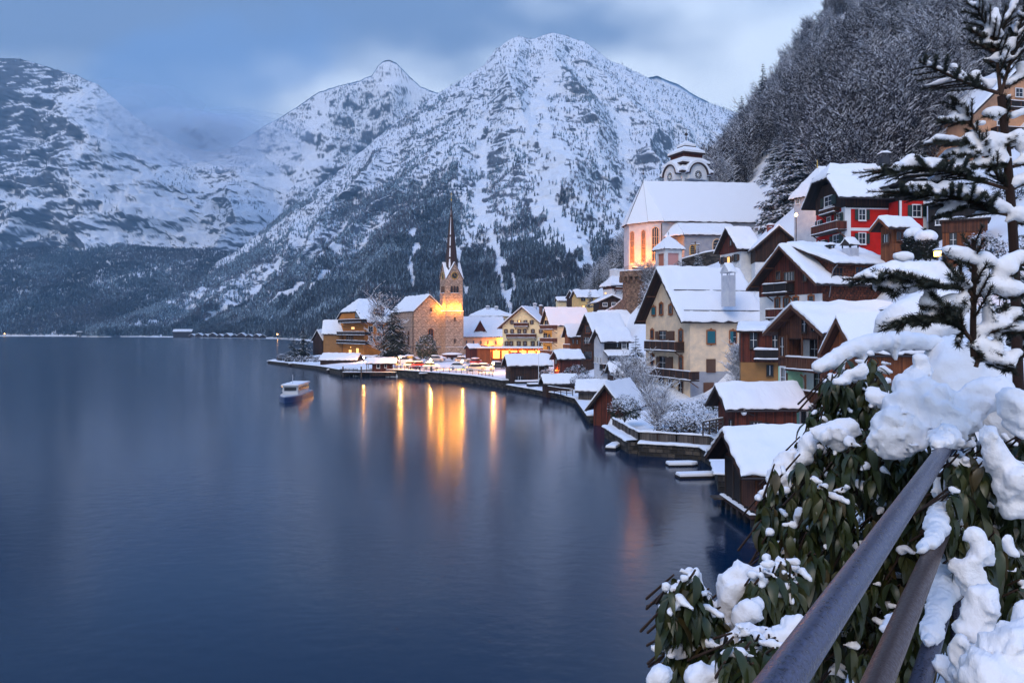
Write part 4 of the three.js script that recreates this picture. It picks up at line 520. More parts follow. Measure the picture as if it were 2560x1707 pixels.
// --- mint house with timber loggias
{
  const D = 66, base = 2.4, lf = PY(...[pD(0, 1385)[1], D + 3]) - base, top = PY(pD(0, 905)[1], D + 4) - base;
  const H = new House({ name: 'mint_house', label: 'brown timber house with mint green ground floor and two carved loggia balconies', category: 'house', px: 2066, D, yaw: 10, left: 1946, right: 2280, baseY: base, eave: 836, ridge: 764, og: 1.0, oe: 1.1, mat: M.whitewash, bx0: 1.5, bands: [[lf, M.mint]], proud: 0, snow: 0.42, deep: 2.4, purlins: 1, bargeMat: M.trimBrown, roofMat: M.woodBrown });
  const { W, g, h, hr } = H, zs = H.on('left', 1970, 900).z;              // the closed strip left of the loggias ends here
  part('timber_gable', prism([[-0.0, top], [0.0, h], [-W / 2, hr], [-W, h], [-W, top]], 0, 0.14), M.woodBrown, g);
  const my = PY(pD(0, 1115)[1], D + 7) - base; part('timber_wall', bx(0, 1.5, my, h, -W, zs), M.woodBrown, g); part('mint_wall', bx(0.02, 1.5, lf, my, -W, zs), M.mint, g); part('timber_wall', bx(0, 1.5, lf, h, -0.9, 0), M.woodBrown, g);
  part('loggia_ceiling', bx(0.0, 1.5, top, top + 0.12, zs, -0.9), M.woodDark, g);
  for (const [py, nm] of [[1140, 'upper'], [1395, 'lower']]) {
    const y = PY(pD(0, py)[1], D + 4) - base, b = new THREE.Group(); b.name = 'balcony'; b.position.y = y; g.add(b); const z1 = py > 1200 ? 0.2 : -0.9;
    part('floor', bx(-0.25, 1.5, -0.18, 0, zs, z1), M.woodBrown, b); part('railing', bx(-0.14, -0.08, 0.05, 0.98, zs, z1), M.woodBrown, b); part('handrail', bx(-0.22, 0.02, 0.98, 1.06, zs, z1), M.trimBrown, b); part('rail_snow', snowQuad(V(-0.26, 1.06, zs), V(-0.26, 1.06, z1), V(0.05, 1.06, z1), V(0.05, 1.06, zs), 0.16, [1, 1, 1, 1], { cell: 0.3 }), M.snow, b); part('ledge_snow', snowQuad(V(-0.4, 0, zs), V(-0.4, 0, z1), V(-0.16, 0, z1), V(-0.16, 0, zs), 0.1, [1, 1, 1, 1], { cell: 0.3 }), M.snow, b);
    for (let k = 0; k <= 6; k++) part('post', bx(-0.18, -0.06, 0, k % 3 === 0 ? (py > 1200 ? 2.45 : 3.0) : 1.02, 0, 0.12), M.trimBrown, b).position.z = mix(zs, z1 - 0.12, k / 6);
    for (let k = 0; k < 28; k++) part('baluster', cached('bal', () => bx(-0.155, -0.14, 0.1, 0.55, -0.03, 0.03)), M.trimBrown, b).position.z = mix(zs + 0.1, z1 - 0.1, (k + 0.5) / 28);
    if (py > 1200) for (const f of [0.5, 1]) part('arch_brace', tube([V(-0.1, 1.6, mix(zs, z1, f) - 0.05), V(-0.1, 2.15, mix(zs, z1, f) - 0.25), V(-0.1, 2.4, mix(zs, z1, f) - 0.8)], 0.07), M.trimBrown, b);
  }
  const wl = (x, y, w, hh, o) => { const q = H.on('left', ...pD(x, y), o.out ?? 0.02), ww = o.w, k = windowPart(g, ww, o.h, o); k.position.set(-(o.out ?? 0.02), q.y - o.h / 2, q.z); k.rotation.y = -Math.PI / 2; };
  wl(478, 785, 0, 0, { w: 0.6, h: 1.3, out: 0.02, frame: M.trimDark }); wl(550, 792, 0, 0, { w: 0.5, h: 0.9, frame: M.trimDark }); wl(305, 960, 0, 0, { w: 0.75, h: 1.7, frame: M.trimBrown }); wl(312, 1200, 0, 0, { w: 0.75, h: 1.7, frame: M.trimWhite, fw: 0.16 });
  for (const x of [475, 572, 672, 775]) { wl(x, 1478, 0, 0, { w: 0.95, h: 1.9, frame: M.trimWhite, fw: 0.22, bars: M.trimDark }); }
  wl(425, 980, 0, 0, { w: 1.5, h: 2.2, out: -1.48, frame: M.trimBrown }); wl(560, 980, 0, 0, { w: 1.2, h: 2.2, out: -1.48, frame: M.trimDark }); wl(425, 1190, 0, 0, { w: 0.9, h: 1.4, out: -1.48, frame: M.trimDark }); wl(590, 1215, 0, 0, { w: 1.1, h: 2.1, out: -1.48, frame: M.trimDark });
  H.chimney(...pD(1140, 705), 69, 1.0, 1.0, 1.6, M.woodBlack, {});
}
// --- small gabled wing in front of the mint house
{
  const H = new House({ name: 'timber_bay_house', label: 'narrow steep-gabled timber house with carved balcony in front of the mint house', category: 'house', px: 2150, D: 60.5, yaw: 8, left: 2074, right: 2330, base: 1000, eave: 888, ridge: 797, og: 0.7, oe: 0.4, mat: M.woodWarm, snow: 0.4, deep: 0.2, bargeMat: M.trimBrown });
  put(H, pD, kD, 'left', [[800, 1195, 46, 110, { frame: M.woodWarm, bars: M.trimBrown, nx: 2, ny: 3 }], [860, 1200, 30, 110, { frame: M.woodWarm, bars: M.trimBrown, ny: 3 }], [822, 915, 30, 30, { frame: M.trimDark }]]);
  H.balcony('left', pD(715, 0)[0], pD(930, 0)[0], pD(0, 1385)[1], 1.0, 1.15, M.woodRed, { snow: 0.14 });
  part('porch_frame', merge([beam(V(-0.9, -0.2, -0.2), V(-0.2, -1.1, -0.2), 0.1, 0.1), beam(V(-0.9, -0.2, -H.W + 0.2), V(-0.2, -1.1, -H.W + 0.2), 0.1, 0.1)]), M.trimDark, H.g); part('porch_post', bx(0.05, 0.3, -6.2, -0.2, -0.4, -0.15), M.trimBrown, H.g); part('porch_post', bx(0.05, 0.3, -6.2, -0.2, -H.W + 0.1, -H.W + 0.35), M.trimBrown, H.g);
  const l = part('wall_lamp', new THREE.SphereGeometry(0.13, 10, 8), M.lit, H.g); l.position.copy(H.on('left', ...pD(683, 1290), 0.7)); const pl = new THREE.PointLight(0xff8a30, 3, 0, 2); pl.position.copy(l.position); H.g.add(pl);
}
// --- garden shed and the near boathouse
{
  const H = new House({ name: 'garden_shed', label: 'red-brown timber shed with a snowy ribbed roof beside the mint house', category: 'shed', px: 1838, D: 66, yaw: 6, left: 1796, right: 1993, baseY: 2.0, eave: 1024, ridge: 965, og: 1.0, oe: 0.55, mat: M.woodRed, snow: 0.34, deep: 1.5 });
  put(H, pF, kF, 'front', [[1745, 590, 90, 70, { nx: 3, frame: M.trimDark }], [1840, 590, 34, 66, { nx: 1, frame: M.trimDark }]]); put(H, pF, kF, 'left', [[1528, 575, 24, 80, { frame: M.trimDark }]]);
  part('downpipe', bar(V(0.02, H.h - 0.3, 0.4), V(1.6, H.h - 0.9, 0.2), 0.05), M.gutter, H.g); part('snow_clump', new THREE.SphereGeometry(0.25, 10, 8), M.snow, H.g).position.set(0.6, H.h - 0.6, 0.4);
}
{
  const H = new House({ name: 'boathouse', label: 'nearest brown boathouse on piles over the water, broad snowy roof', category: 'boathouse', px: 1888, D: 47, yaw: 2, left: 1814, right: 2075, baseY: 0.75, eave: 1186, ridge: 1080, og: 1.1, oe: 0.9, mat: M.woodBrown, snow: 0.42, deep: 0.1, bargeMat: M.woodDark, roofMat: M.woodDark });
  const { W, L, g } = H; for (const [z0, z1] of [[-W + 0.3, -W + 1.75], [-W + 2.0, -W + 3.2]]) { part('boat_gate', bx(-0.05, 0.02, -0.1, H.h - 0.3, z0, z1), M.woodBlack, g); part('gate_frame', merge([bx(-0.1, 0.02, -0.1, H.h - 0.2, z0 - 0.12, z0), bx(-0.1, 0.02, -0.1, H.h - 0.2, z1, z1 + 0.12), bx(-0.1, 0.02, H.h - 0.3, H.h - 0.18, z0, z1)]), M.trimDark, g); }
  for (let k = 0; k < 6; k++) part('pile', bar(V(-0.15, -3, -W + k * W / 5), V(-0.15, 0.2, -W + k * W / 5), 0.13, 7), M.woodBlack, g); for (let k = 1; k < 5; k++) part('pile', bar(V(k * L / 5, -3, 0.05), V(k * L / 5, 0.2, 0.05), 0.13, 7), M.woodBlack, g);
  part('sill_beam', bx(-0.35, 0.0, -0.25, -0.02, -W - 0.2, 0.2), M.woodDark, g); part('ledge_snow', snowQuad(V(-0.4, -0.02, -W), V(-0.4, -0.02, 0.2), V(-0.06, -0.02, 0.2), V(-0.06, -0.02, -W), 0.14), M.snow, g);
  part('snow_guard', bar(V(1.3, H.h - 0.05, 0.55), V(5.5, H.h - 0.05, 0.55), 0.06), M.metal, g); part('snow', snowQuad(V(1.2, H.h - 0.02, 0.35), V(5.6, H.h - 0.02, 0.35), V(5.6, H.h - 0.22, 0.75), V(1.2, H.h - 0.22, 0.75), 0.3), M.snow, g);
  part('landing', bx(-1.1, -0.2, -0.1, 0.0, -W + 0.2, -W + 1.2), M.woodGrey, g);
}
// --- red house
{
  const H = new House({ name: 'red_house', label: 'bright red house with white corner strips and dark green shutters', category: 'house', px: 2114, D: 104, yaw: 6, left: 2041.6, right: 2222, base: 632, eave: 498, ridge: 415, og: 1.6, og2: 0.5, oe: 1.3, mat: M.woodDark, bands: [[PY(517, 104) - PY(632, 104), M.redPlaster]], snow: 0.45, deep: 2.5, hip: 1.6, hip2: 0.001, barge: false, roofMat: M.woodBlack });
  const sh = { frame: M.trimWhite, shutters: M.shutterGreen, bars: M.trimWhite };
  put(H, pE, kE, 'front', [[768, 772, 62, 100, sh], [768, 1005, 62, 100, sh]]);
  put(H, pE, kE, 'left', [[545, 802, 36, 90, sh], [352, 862, 30, 60, sh], [446, 825, 30, 56, { frame: M.trimWhite }], [520, 1020, 60, 96, sh], [370, 1075, 60, 90, sh], [440, 640, 70, 90, { shutters: M.shutterGreen, frame: M.trimWhite, nx: 2 }]]);
  H.balcony('left', pE(270, 0)[0], pE(520, 0)[0], pE(0, 945)[1], 1.4, 1.1, M.woodRed, { snow: 0.14 }); H.balcony('left', pE(350, 0)[0], pE(490, 0)[0], pE(0, 760)[1], 0.9, 0.6, M.woodDark, { snow: 0.16 });
  const yt = PY(517, 104) - H.baseY, ym = PY(pE(0, 912)[1], 104) - H.baseY;
  part('corner_strip', bx(-0.03, 0.75, -1, yt, 0.0, 0.04), M.trimWhite, H.g); part('corner_strip', bx(-0.035, -0.005, -1, yt, -0.9, 0.035), M.trimWhite, H.g); part('white_band', bx(0.76, H.L - 0.02, ym - 0.2, ym + 0.2, 0.0, 0.03), M.trimWhite, H.g); part('white_band', bx(-0.03, -0.005, ym - 0.2, ym + 0.2, -H.W, -0.92), M.trimWhite, H.g); part('white_band', bx(0.76, H.L - 0.02, yt - 0.25, yt - 0.02, 0.0, 0.03), M.trimWhite, H.g);
  for (let k = 0; k < 26; k++) part('scallop', cached('scal', () => new THREE.CylinderGeometry(0.14, 0.14, 0.05, 8).rotateX(Math.PI / 2)), M.woodBlack, H.g).position.set(0.15 + k * (H.L - 0.3) / 25, yt + 0.02, 0.1);
  // projecting right part with its own broad gable
  const q = H.on('front', ...pE(1030, 640)), g = new THREE.Group(); g.name = 'projecting_wing'; g.position.set(q.x, 0, 0); H.g.add(g); const w = H.on('front', ...pE(1395, 640), 2.2).x - q.x, out = 2.4, y2 = PY(pE(0, 628)[1], 102) - H.baseY;
  part('wall', bx(0, w, -2.5, y2, -4, out), M.redPlaster, g); part('timber_gable', prism([[0.05, y2], [0.05, y2 + 2.2], [-w / 2, y2 + 4.4], [-w - 0.05, y2 + 2.2], [-w - 0.05, y2]], -4, out + 0.08).rotateY(-Math.PI / 2), M.woodBlack, g);
  for (const s of [-1, 1]) { const A = V(w / 2, y2 + 4.9, -7), B = V(w / 2, y2 + 4.9, out + 1.6), C = V(w / 2 + s * (w / 2 + 1.5), y2 + 1.9, out + 1.6), D2 = V(w / 2 + s * (w / 2 + 1.5), y2 + 1.9, -7); part('roof_slope', slab(A, B, C, D2, 0.25), M.woodBlack, g); part('snow', snowQuad(A, B, C, D2, 0.42, [0, 1, 1, 1]), M.snow, g); }
  part('corner_strip', bx(-0.03, 0.3, -1, y2, out, out + 0.03), M.trimWhite, g); part('corner_strip', bx(w - 0.5, w + 0.03, -1, y2, out, out + 0.03), M.trimWhite, g);
  for (const [x, y] of [[1303, 735], [1303, 960]]) { const c = H.on('front', ...pE(x, y), out), k = windowPart(g, 1.1, 1.45, sh); k.position.set(c.x - q.x, c.y - 0.7, out + 0.02); }
  part('downpipe', bar(V(-0.15, y2, out + 0.1), V(-0.15, -2, out + 0.1), 0.07), M.clock, g); part('downpipe', bar(V(w + 0.2, y2 - 0.5, out + 0.1), V(w + 0.2, -2, out + 0.1), 0.12), M.trimWhite, g);
  H.chimney(...pE(985, 200), 108, 1.0, 1.0, 3.2, M.clock, {});
}
// --- little timber pavilion in front of the red house
{
  const H = new House({ name: 'timber_pavilion', label: 'small carved wooden pavilion with snowy roof in front of the red house', category: 'pavilion', px: 2232, D: 93, yaw: 14, left: 2203, right: 2276, base: 632, eave: 572, ridge: 548, og: 1.1, oe: 0.7, mat: M.woodWarm, snow: 0.38, deep: 1.5, bargeMat: M.woodWarm });
  put(H, pE, kE, 'front', [[1130, 980, 50, 80, { frame: M.trimBrown, bars: M.trimBrown }], [1175, 985, 30, 80, { frame: M.trimBrown, bars: M.trimBrown }]]); put(H, pE, kE, 'left', [[1005, 1005, 60, 80, { frame: M.trimBrown, bars: M.trimWhite, nx: 3 }]]);
  part('railing', bx(-0.1, H.L + 0.1, 0.1, 1.1, 0.02, 0.12), M.woodWarm, H.g);
}
// --- houses right of the red house
{
  const D = 84, x0 = PX(2357, D), x1 = PX(2480, D), yb = PY(640, D), g = thing('timber_garage', 'brown timber outbuilding with flat snowy roof right of the red house', 'outbuilding', [x0, yb, -D], -0.5), w = 4.1, h = PY(553, D) - yb;
  part('wall', bx(0, w * 0.97, -4, h, -5, 0), M.woodWarm, g); part('upper_boarding', bx(-0.06, w, h * 0.66, h, 0.0, 0.08), M.woodBrown, g); const q = [V(-0.1, h + 0.2, -5), V(w + 0.3, h + 0.2, -5), V(w + 0.3, h + 0.05, 0.35), V(-0.3, h + 0.05, 0.35)]; part('roof_slope', slab(...q, 0.15), M.woodDark, g); part('snow', snowQuad(...q, 0.3), M.snow, g); const k = windowPart(g, 0.55, 1.3, { frame: M.trimDark }); k.position.set(1.0, 1.0, 0.06);
  const D2 = 101, g2 = thing('dark_barn', 'almost black timber barn between the red house and the outbuilding', 'barn', [PX(2322, D2), PY(650, D2), -D2], -0.5), h2 = PY(515, D2) - PY(650, D2); part('wall', bx(0, 7, -3, h2, -8, 0), M.woodBlack, g2); const r = [V(-0.5, h2 + 1.6, -8), V(8, h2 + 1.6, -8), V(8, h2 + 0.1, 0.6), V(-0.5, h2 + 0.1, 0.6)]; part('roof_slope', slab(...r, 0.18), M.woodBlack, g2); part('snow', snowQuad(...r, 0.36), M.snow, g2); const k2 = windowPart(g2, 0.7, 1.2, { frame: M.trimWhite }); k2.position.set(1.2, h2 - 2.4, 0.03);
}
{
  const H = new House({ name: 'peach_house', label: 'peach plastered house high on the slope behind the near spruce', category: 'house', gable: 'front', px: 2435, D: 128, yaw: 10, left: 2400, right: 2650, W: 11, base: 440, eave: 290, ridge: 165, og: 1.6, oe: 1.2, mat: M.peach, snow: 0.4, deep: 4, purlins: 0, roofMat: M.woodDark });
  const f = { frame: M.trimWhite, bars: M.trimWhite }; const pk = plate(1760, 0, 0.3401); put(H, pk, 0.3401, 'front', [[2320, 680, 50, 60, f], [2180, 925, 40, 70, f], [2300, 1040, 50, 60, f], [2010, 1050, 40, 60, f]]); H.balcony('front', pk(2160, 0)[0], pk(2480, 0)[0], pk(0, 985)[1], 1.4, 1.1, M.woodBlack, { snow: 0.2 }); H.balcony('front', pk(2260, 0)[0], pk(2480, 0)[0], pk(0, 790)[1], 1.2, 1.0, M.woodBlack, { snow: 0.2 });
}
{
  const H = new House({ name: 'chapel_house', label: 'pale grey house with steep hipped snow roof left of the red house', category: 'house', px: 2046, D: 124, yaw: 24, left: 1986, right: 2090, base: 560, eave: 484, ridge: 417, og: 0.5, oe: 0.6, mat: M.paleGrey, snow: 0.4, deep: 6, hip: 3.2, hipTan: 1.5, barge: false }); put(H, pE, kE, 'left', [[140, 640, 30, 40, { frame: M.trimWhite }]]); part('finial', bar(V(2.4, H.hr, -H.W / 2), V(2.4, H.hr + 1.3, -H.W / 2), 0.07), M.gold, H.g);
}
// --- dark timber house with white base below the church
{
  const H = new House({ name: 'white_based_house', label: 'dark timber gabled house with white base and one lit window below the hill church', category: 'house', px: 1853.4, D: 135, yaw: 14, left: 1801, right: 1905, base: 700, eave: 624, ridge: 571, og: 1.0, oe: 0.5, og2: 0.1, mat: M.woodRed, bands: [[PY(628, 135) - PY(700, 135), M.whitewash]], snow: 0.4, deep: 4, bargeMat: M.trimDark });
  const f = { frame: M.trimDark, bars: M.trimDark, shutters: M.shutterBrown }; put(H, pB, kB, 'left', [[970, 1375, 26, 52, { ...f }], [1030, 1370, 26, 56, { ...f, lit: 1 }], [1100, 1350, 30, 60, f], [1050, 1205, 20, 44, { frame: M.trimBrown }]]);
  const U = new House({ name: 'dark_gabled_house', label: 'near-black timber house with wide gable and brick chimney below the hill church', category: 'house', gable: 'front', px: 1889, D: 131, yaw: -8, left: 1880, right: 2003, W: 9, base: 700, eave: 624, ridge: 567, og: 1.0, oe: 0.5, mat: M.woodDark, bands: [[PY(655, 131) - PY(700, 131), M.whitewash]], snow: 0.42, deep: 4 });
  U.chimney(...pB(1437, 1055), 136, 1.0, 1.0, 2.2, std({ color: lin(0.25, 0.06, 0.04), roughness: 0.9 }), {}); put(U, pB, kB, 'front', [[1560, 1300, 34, 50, { frame: M.trimDark }]]);
}
// ------------------------------------------------------------------ village round the square
// ochre house with balconies left of the stone church
{
  const H = new House({ name: 'ochre_house', label: 'ochre hotel with three tiers of snowy balconies left of the stone church', category: 'house', px: 909, D: 266, yaw: 30, left: 840, right: 990, base: 888, eave: 806, ridge: 749, og: 0.6, oe: 0.6, mat: M.ochre, snow: 0.5, deep: 2.5, hip: 4, hip2: 3, hipTan: 1.1, barge: false });
  const f = { frame: M.trimWhite, bars: M.trimWhite }; put(H, pG, kG, 'front', [[1052, 672, 40, 48, f], [1052, 760, 36, 48, f], [1130, 672, 36, 48, f], [1130, 760, 36, 48, f]]);
  put(H, pG, kG, 'left', [[890, 662, 30, 22, { lit: 1 }], [765, 670, 22, 40, {}], [765, 760, 24, 50, {}], [860, 755, 60, 60, { nx: 3, frame: M.trimDark }], [932, 870, 26, 46, { lit: 1 }], [865, 880, 28, 40, { lit: 1 }], [768, 860, 24, 60, {}], [930, 545, 40, 40, {}]]);
  for (const [y, a, b] of [[805, 715, 1000], [725, 725, 995], [612, 752, 960]]) H.balcony('left', pG(a, 0)[0], pG(b, 0)[0], pG(0, y)[1], 2.2, 1.1, M.woodBlack, { snow: 0.2 });
  const d = new THREE.Group(); d.name = 'dormer'; d.position.copy(H.on('front', ...pG(1105, 500), -1.6)); H.g.add(d); part('dormer_wall', prism([[0, -1.2], [0, 0.6], [-1.3, 2.0], [-2.6, 0.6], [-2.6, -1.2]], 0, 3).rotateY(-Math.PI / 2).translate(0, 0, -2.9), M.woodRed, d); for (const s of [-1, 1]) { const A = V(1.3, 2.1, 0.4), B = V(1.3, 2.1, -3), C = V(1.3 + s * 1.8, 0.4, -3), E = V(1.3 + s * 1.8, 0.4, 0.4); part('roof_slope', slab(A, B, C, E, 0.12), M.woodDark, d); part('snow', snowQuad(A, B, C, E, 0.3, [0, 1, 1, 1]), M.snow, d); } const w = windowPart(d, 0.8, 0.9, {}); w.position.set(1.3, -0.4, 0.12);
  const l = part('porch_lamp', new THREE.SphereGeometry(0.2, 10, 8), M.lit, H.g); l.position.copy(H.on('left', ...pG(868, 838), 0.8)); const p = new THREE.PointLight(0xff9a3c, 60, 0, 2); p.position.copy(l.position); H.g.add(p);
}
new House({ name: 'white_roof_house', label: 'low grey-ochre house with plain white roof behind the ochre hotel', category: 'house', px: 808, D: 284, yaw: 6, left: 804, right: 856, W: 8, base: 866, eave: 836, ridge: 803, og: 0.6, oe: 0.5, mat: M.dullOchre, snow: 0.5, deep: 4 });
new House({ name: 'shore_cabin', label: 'dark cabin with steep white roof at the left shore of the village', category: 'cabin', gable: 'front', px: 782, D: 292, yaw: -30, left: 770, right: 806, W: 7, base: 866, eave: 852, ridge: 826, og: 0.5, oe: 0.5, mat: M.woodDark, snow: 0.45, deep: 3 });
{ const H = new House({ name: 'far_shore_house', label: 'pale yellow house with hipped snow roof on the far shore beside a lamp', category: 'house', px: 722, D: 1190, yaw: 25, left: 705, right: 735, baseY: 2.5, eave: 829, ridge: 816, og: 1, oe: 1, mat: M.yellow, snow: 0.8, deep: 3, hip: 4, hip2: 4, barge: false, gutter: false }); put(H, pG, kG, 'left', [[262, 700, 12, 14, {}], [290, 700, 12, 14, {}]]); }
// stone church: nave and tower
{
  const th = 26, H = new House({ name: 'stone_church', label: 'pinkish stone church with tall slender copper spire and lit belfry on the square', category: 'church', gable: 'front', px: 1034.5, D: 250, yaw: th, left: 985, right: 1112, W: 24, baseY: 4.0, eave: 779, ridge: 738, og: 0.25, oe: 0.25, mat: M.stone, snow: 0.45, deep: 3, gutter: false, bargeMat: M.stoneBrown, roofMat: M.woodDark, roofTh: 0.3 });
  const arch = (w, h, mat, lit, parent, nx = 2) => { const g = new THREE.Group(); g.name = 'window'; parent.add(g); const sh = (k) => { const s = new THREE.Shape(); s.moveTo(-w / 2 - k, -k); s.lineTo(w / 2 + k, -k); s.lineTo(w / 2 + k, h - w / 2); s.absarc(0, h - w / 2, w / 2 + k, 0, Math.PI, false); s.lineTo(-w / 2 - k, -k); return s; }; const fr = sh(0.18); fr.holes.push(sh(0)); part('frame', new THREE.ExtrudeGeometry(fr, { depth: 0.14, bevelEnabled: false, curveSegments: 10 }), mat, g); part('pane', new THREE.ExtrudeGeometry(sh(-0.01), { depth: 0.03, bevelEnabled: false, curveSegments: 10 }), lit ? M.lit : M.glass, g); for (let i = 1; i < nx; i++) part('mullion', bx(-w / 2 + i * w / nx - 0.05, -w / 2 + i * w / nx + 0.05, 0, h - w * 0.2, 0.03, 0.1), mat, g); for (let k = 1; k < 4; k++) part('glazing_bar', bx(-w / 2, w / 2, h * k / 4.2 - 0.03, h * k / 4.2 + 0.03, 0.03, 0.08), mat, g); return g; };
  H.arch = arch; globalThis.__arch = arch;
  const c1 = H.on('front', ...pG(1605, 790)); const w1 = arch(1.5, 4.2, M.trimOchre, false, H.g, 2); w1.position.copy(c1); const c2 = H.on('front', ...pG(1608, 520)); const w2 = arch(0.5, 1.5, M.stoneBrown, false, H.g, 1); w2.position.copy(c2); part('sill_snow', snowTop(-0.4, 0.4, 0, 0, 0.3, 0.2), M.snow, w2);
  const yb = H.on('front', ...pG(1600, 835)).y; part('string_course', bx(-0.12, H.L + 0.05, yb - 0.25, yb, -H.W, 0.15), M.stoneBrown, H.g); part('ledge_snow', snowTop(-0.15, H.L + 0.05, yb, 0.02, 0.2, 0.12), M.snow, H.g);
  part('downpipe', bar(V(H.L - 0.5, 0, 0.15), V(H.L - 0.5, H.h, 0.15), 0.1), M.gutter, H.g); part('downpipe', bar(V(-0.15, 0, -0.5), V(-0.15, H.h, -0.5), 0.1), M.gutter, H.g); for (const z of [-5, -11, -17]) { const q = arch(1.2, 4.5, M.stoneBrown, false, H.g, 1); q.position.set(-0.02, 3, z); q.rotation.y = -Math.PI / 2; }
  part('finial', merge([bar(V(H.L / 2, H.hr, 0), V(H.L / 2, H.hr + 1.6, 0), 0.06), beam(V(H.L / 2 - 0.5, H.hr + 1.2, 0), V(H.L / 2 + 0.5, H.hr + 1.2, 0), 0.08, 0.08)]), M.gutter, H.g);
  // tower
  const T = new THREE.Group(); T.name = 'tower'; const D = 250.6, X = PX(1115.5, D), t = th * Math.PI / 180, wp = V(X, 4.0, -D).sub(H.g.position).applyAxisAngle(V(0, 1, 0), -t); T.position.set(wp.x, 0, wp.z); H.g.add(T);
  const w = (PX(1157, D + 2.5) - X) / Math.cos(t) * 0.99, Y = (py) => PY(py, D + 1.5) - 4.0, y1 = Y(698), yl = Y(778), ya = Y(657), c = w / 2;
  part('tower_shaft', bx(-0.2, w + 0.2, -3, yl, -w - 0.2, 0.2), M.stone, T); part('belfry', bx(0, w, yl, y1, -w, 0), M.stone, T); part('ledge_snow', snowTop(-0.35, w + 0.35, yl, -0.02, 0.32, 0.28), M.snow, T); part('ledge_snow', snowQuad(V(-0.35, yl, -w), V(-0.35, yl, 0.1), V(-0.02, yl, 0.1), V(-0.02, yl, -w), 0.28), M.snow, T);
  part('base_course', bx(-0.35, w + 0.35, -3, yb, -w - 0.3, 0.35), M.stone, T); part('ledge_snow', snowTop(-0.4, w + 0.4, yb, 0.2, 0.42, 0.15), M.snow, T);
  // four gables and the roofs between them
  const gy = ya - y1; for (let k = 0; k < 4; k++) { const gg = new THREE.Group(); gg.name = 'gable'; gg.position.set(c, y1, -c); gg.rotation.y = k * Math.PI / 2; T.add(gg); part('gable_wall', prism([[-c, 0], [0, gy], [c, 0]], c - 0.5, c + 0.02).rotateY(-Math.PI / 2), M.stone, gg); for (const s of [-1, 1]) { const A = V(0, gy + 0.15, 0), B = V(0, gy + 0.15, c + 0.25), C = V(s * (c + 0.2), 0.05, c + 0.25), E = V(s * (c + 0.2) * 0.999, 0.05, s * 0 + c - 0.1); const Q = V(s * c * 0.5, gy * 0.55, 0); part('gable_roof', slab(A, B, C, Q, 0.12), M.copper, gg); if (k === 0 || k === 1 || k === 3) part('snow', snowQuad(A, B, C, Q, 0.2, [0, 1, 1, 0]), M.snow, gg); }
    const cl = part('clock_face', new THREE.CylinderGeometry(1.15, 1.15, 0.1, 24).rotateX(Math.PI / 2), M.clock, gg); cl.position.set(0, gy * 0.22, c + 0.08); part('clock_ring', new THREE.TorusGeometry(1.1, 0.1, 6, 28), M.gold, gg).position.set(0, gy * 0.22, c + 0.13); for (let q = 0; q < 12; q++) { const m = part('hour_mark', bx(-0.06, 0.06, 0.72, 0.95, 0, 0.03), M.gold, gg); m.position.set(0, gy * 0.22, c + 0.14); m.rotation.z = q * Math.PI / 6; } for (const [a, l] of [[0.4, 0.85], [-1.9, 0.6]]) { const m = part('clock_hand', bx(-0.05, 0.05, -0.1, l, 0, 0.03), M.gold, gg); m.position.set(0, gy * 0.22, c + 0.17); m.rotation.z = a; }
  }
  const yt = Y(500), sp = new THREE.ConeGeometry(c * 0.86, yt - (y1 + gy * 0.35), 8, 8); sp.translate(0, (yt + y1 + gy * 0.35) / 2, 0); sp.rotateY(Math.PI / 8); const spire = part('spire', boxUV(sp), M.copper, T); spire.position.set(c, 0, -c);
  { const y0 = y1 + gy * 0.7, r = (y) => c * 0.86 * (yt - y) / (yt - (y1 + gy * 0.35)), a = -2.2, pts = [], N = 26, S = new TB(); for (let k = 0; k < N; k++) { const ya2 = mix(y0, yt - 3, k / N), yb2 = mix(y0, yt - 3, (k + 1) / N), wv = (y) => 0.10 + 0.10 * Math.abs(noise(y * 1.3, 4)), q = (y, s) => V(Math.cos(a + s * wv(y)) * (r(y) + 0.05), y, -Math.sin(a + s * wv(y)) * (r(y) + 0.05)); if (noise(ya2 * 0.9, 9) < 0.25) { S.tri(q(ya2, -1), q(ya2, 1), q(yb2, 1), cSnow); S.tri(q(ya2, -1), q(yb2, 1), q(yb2, -1), cSnow); } } part('snow_streak', S.geo(), M.plants, T).position.set(c, 0, -c); }
  part('finial', merge([new THREE.SphereGeometry(0.3, 10, 8).translate(0, yt + 0.4, 0), bar(V(0, yt - 0.3, 0), V(0, yt + 3, 0), 0.06), beam(V(-0.5, yt + 2.2, 0), V(0.5, yt + 2.2, 0), 0.1, 0.1)]), M.gold, T).position.set(c, 0, -c);
  // belfry openings and slits
  const op = (face, x, py, ww, hh) => { const g = arch(ww, hh, M.stoneBrown, false, T, 1); const y = Y(py); if (face === 'front') g.position.set(x, y, 0.01); else { g.position.set(-0.01, y, -x); g.rotation.y = -Math.PI / 2; } };
  for (const x of [-0.95, 0, 0.95]) { op('front', c + x, 732, 0.62, 2.0); op('left', c + x, 732, 0.62, 2.0); } part('sill_snow', snowTop(c - 1.5, c + 1.5, Y(733), 0.02, 0.35, 0.2), M.snow, T); part('sill_snow', snowQuad(V(-0.35, Y(733), -c - 1.5), V(-0.35, Y(733), -c + 1.5), V(-0.02, Y(733), -c + 1.5), V(-0.02, Y(733), -c - 1.5), 0.2), M.snow, T);
  for (const py of [802, 856]) { const g = arch(0.4, 1.1, M.stoneBrown, false, T, 1); g.position.set(c, Y(py), 0.22); }
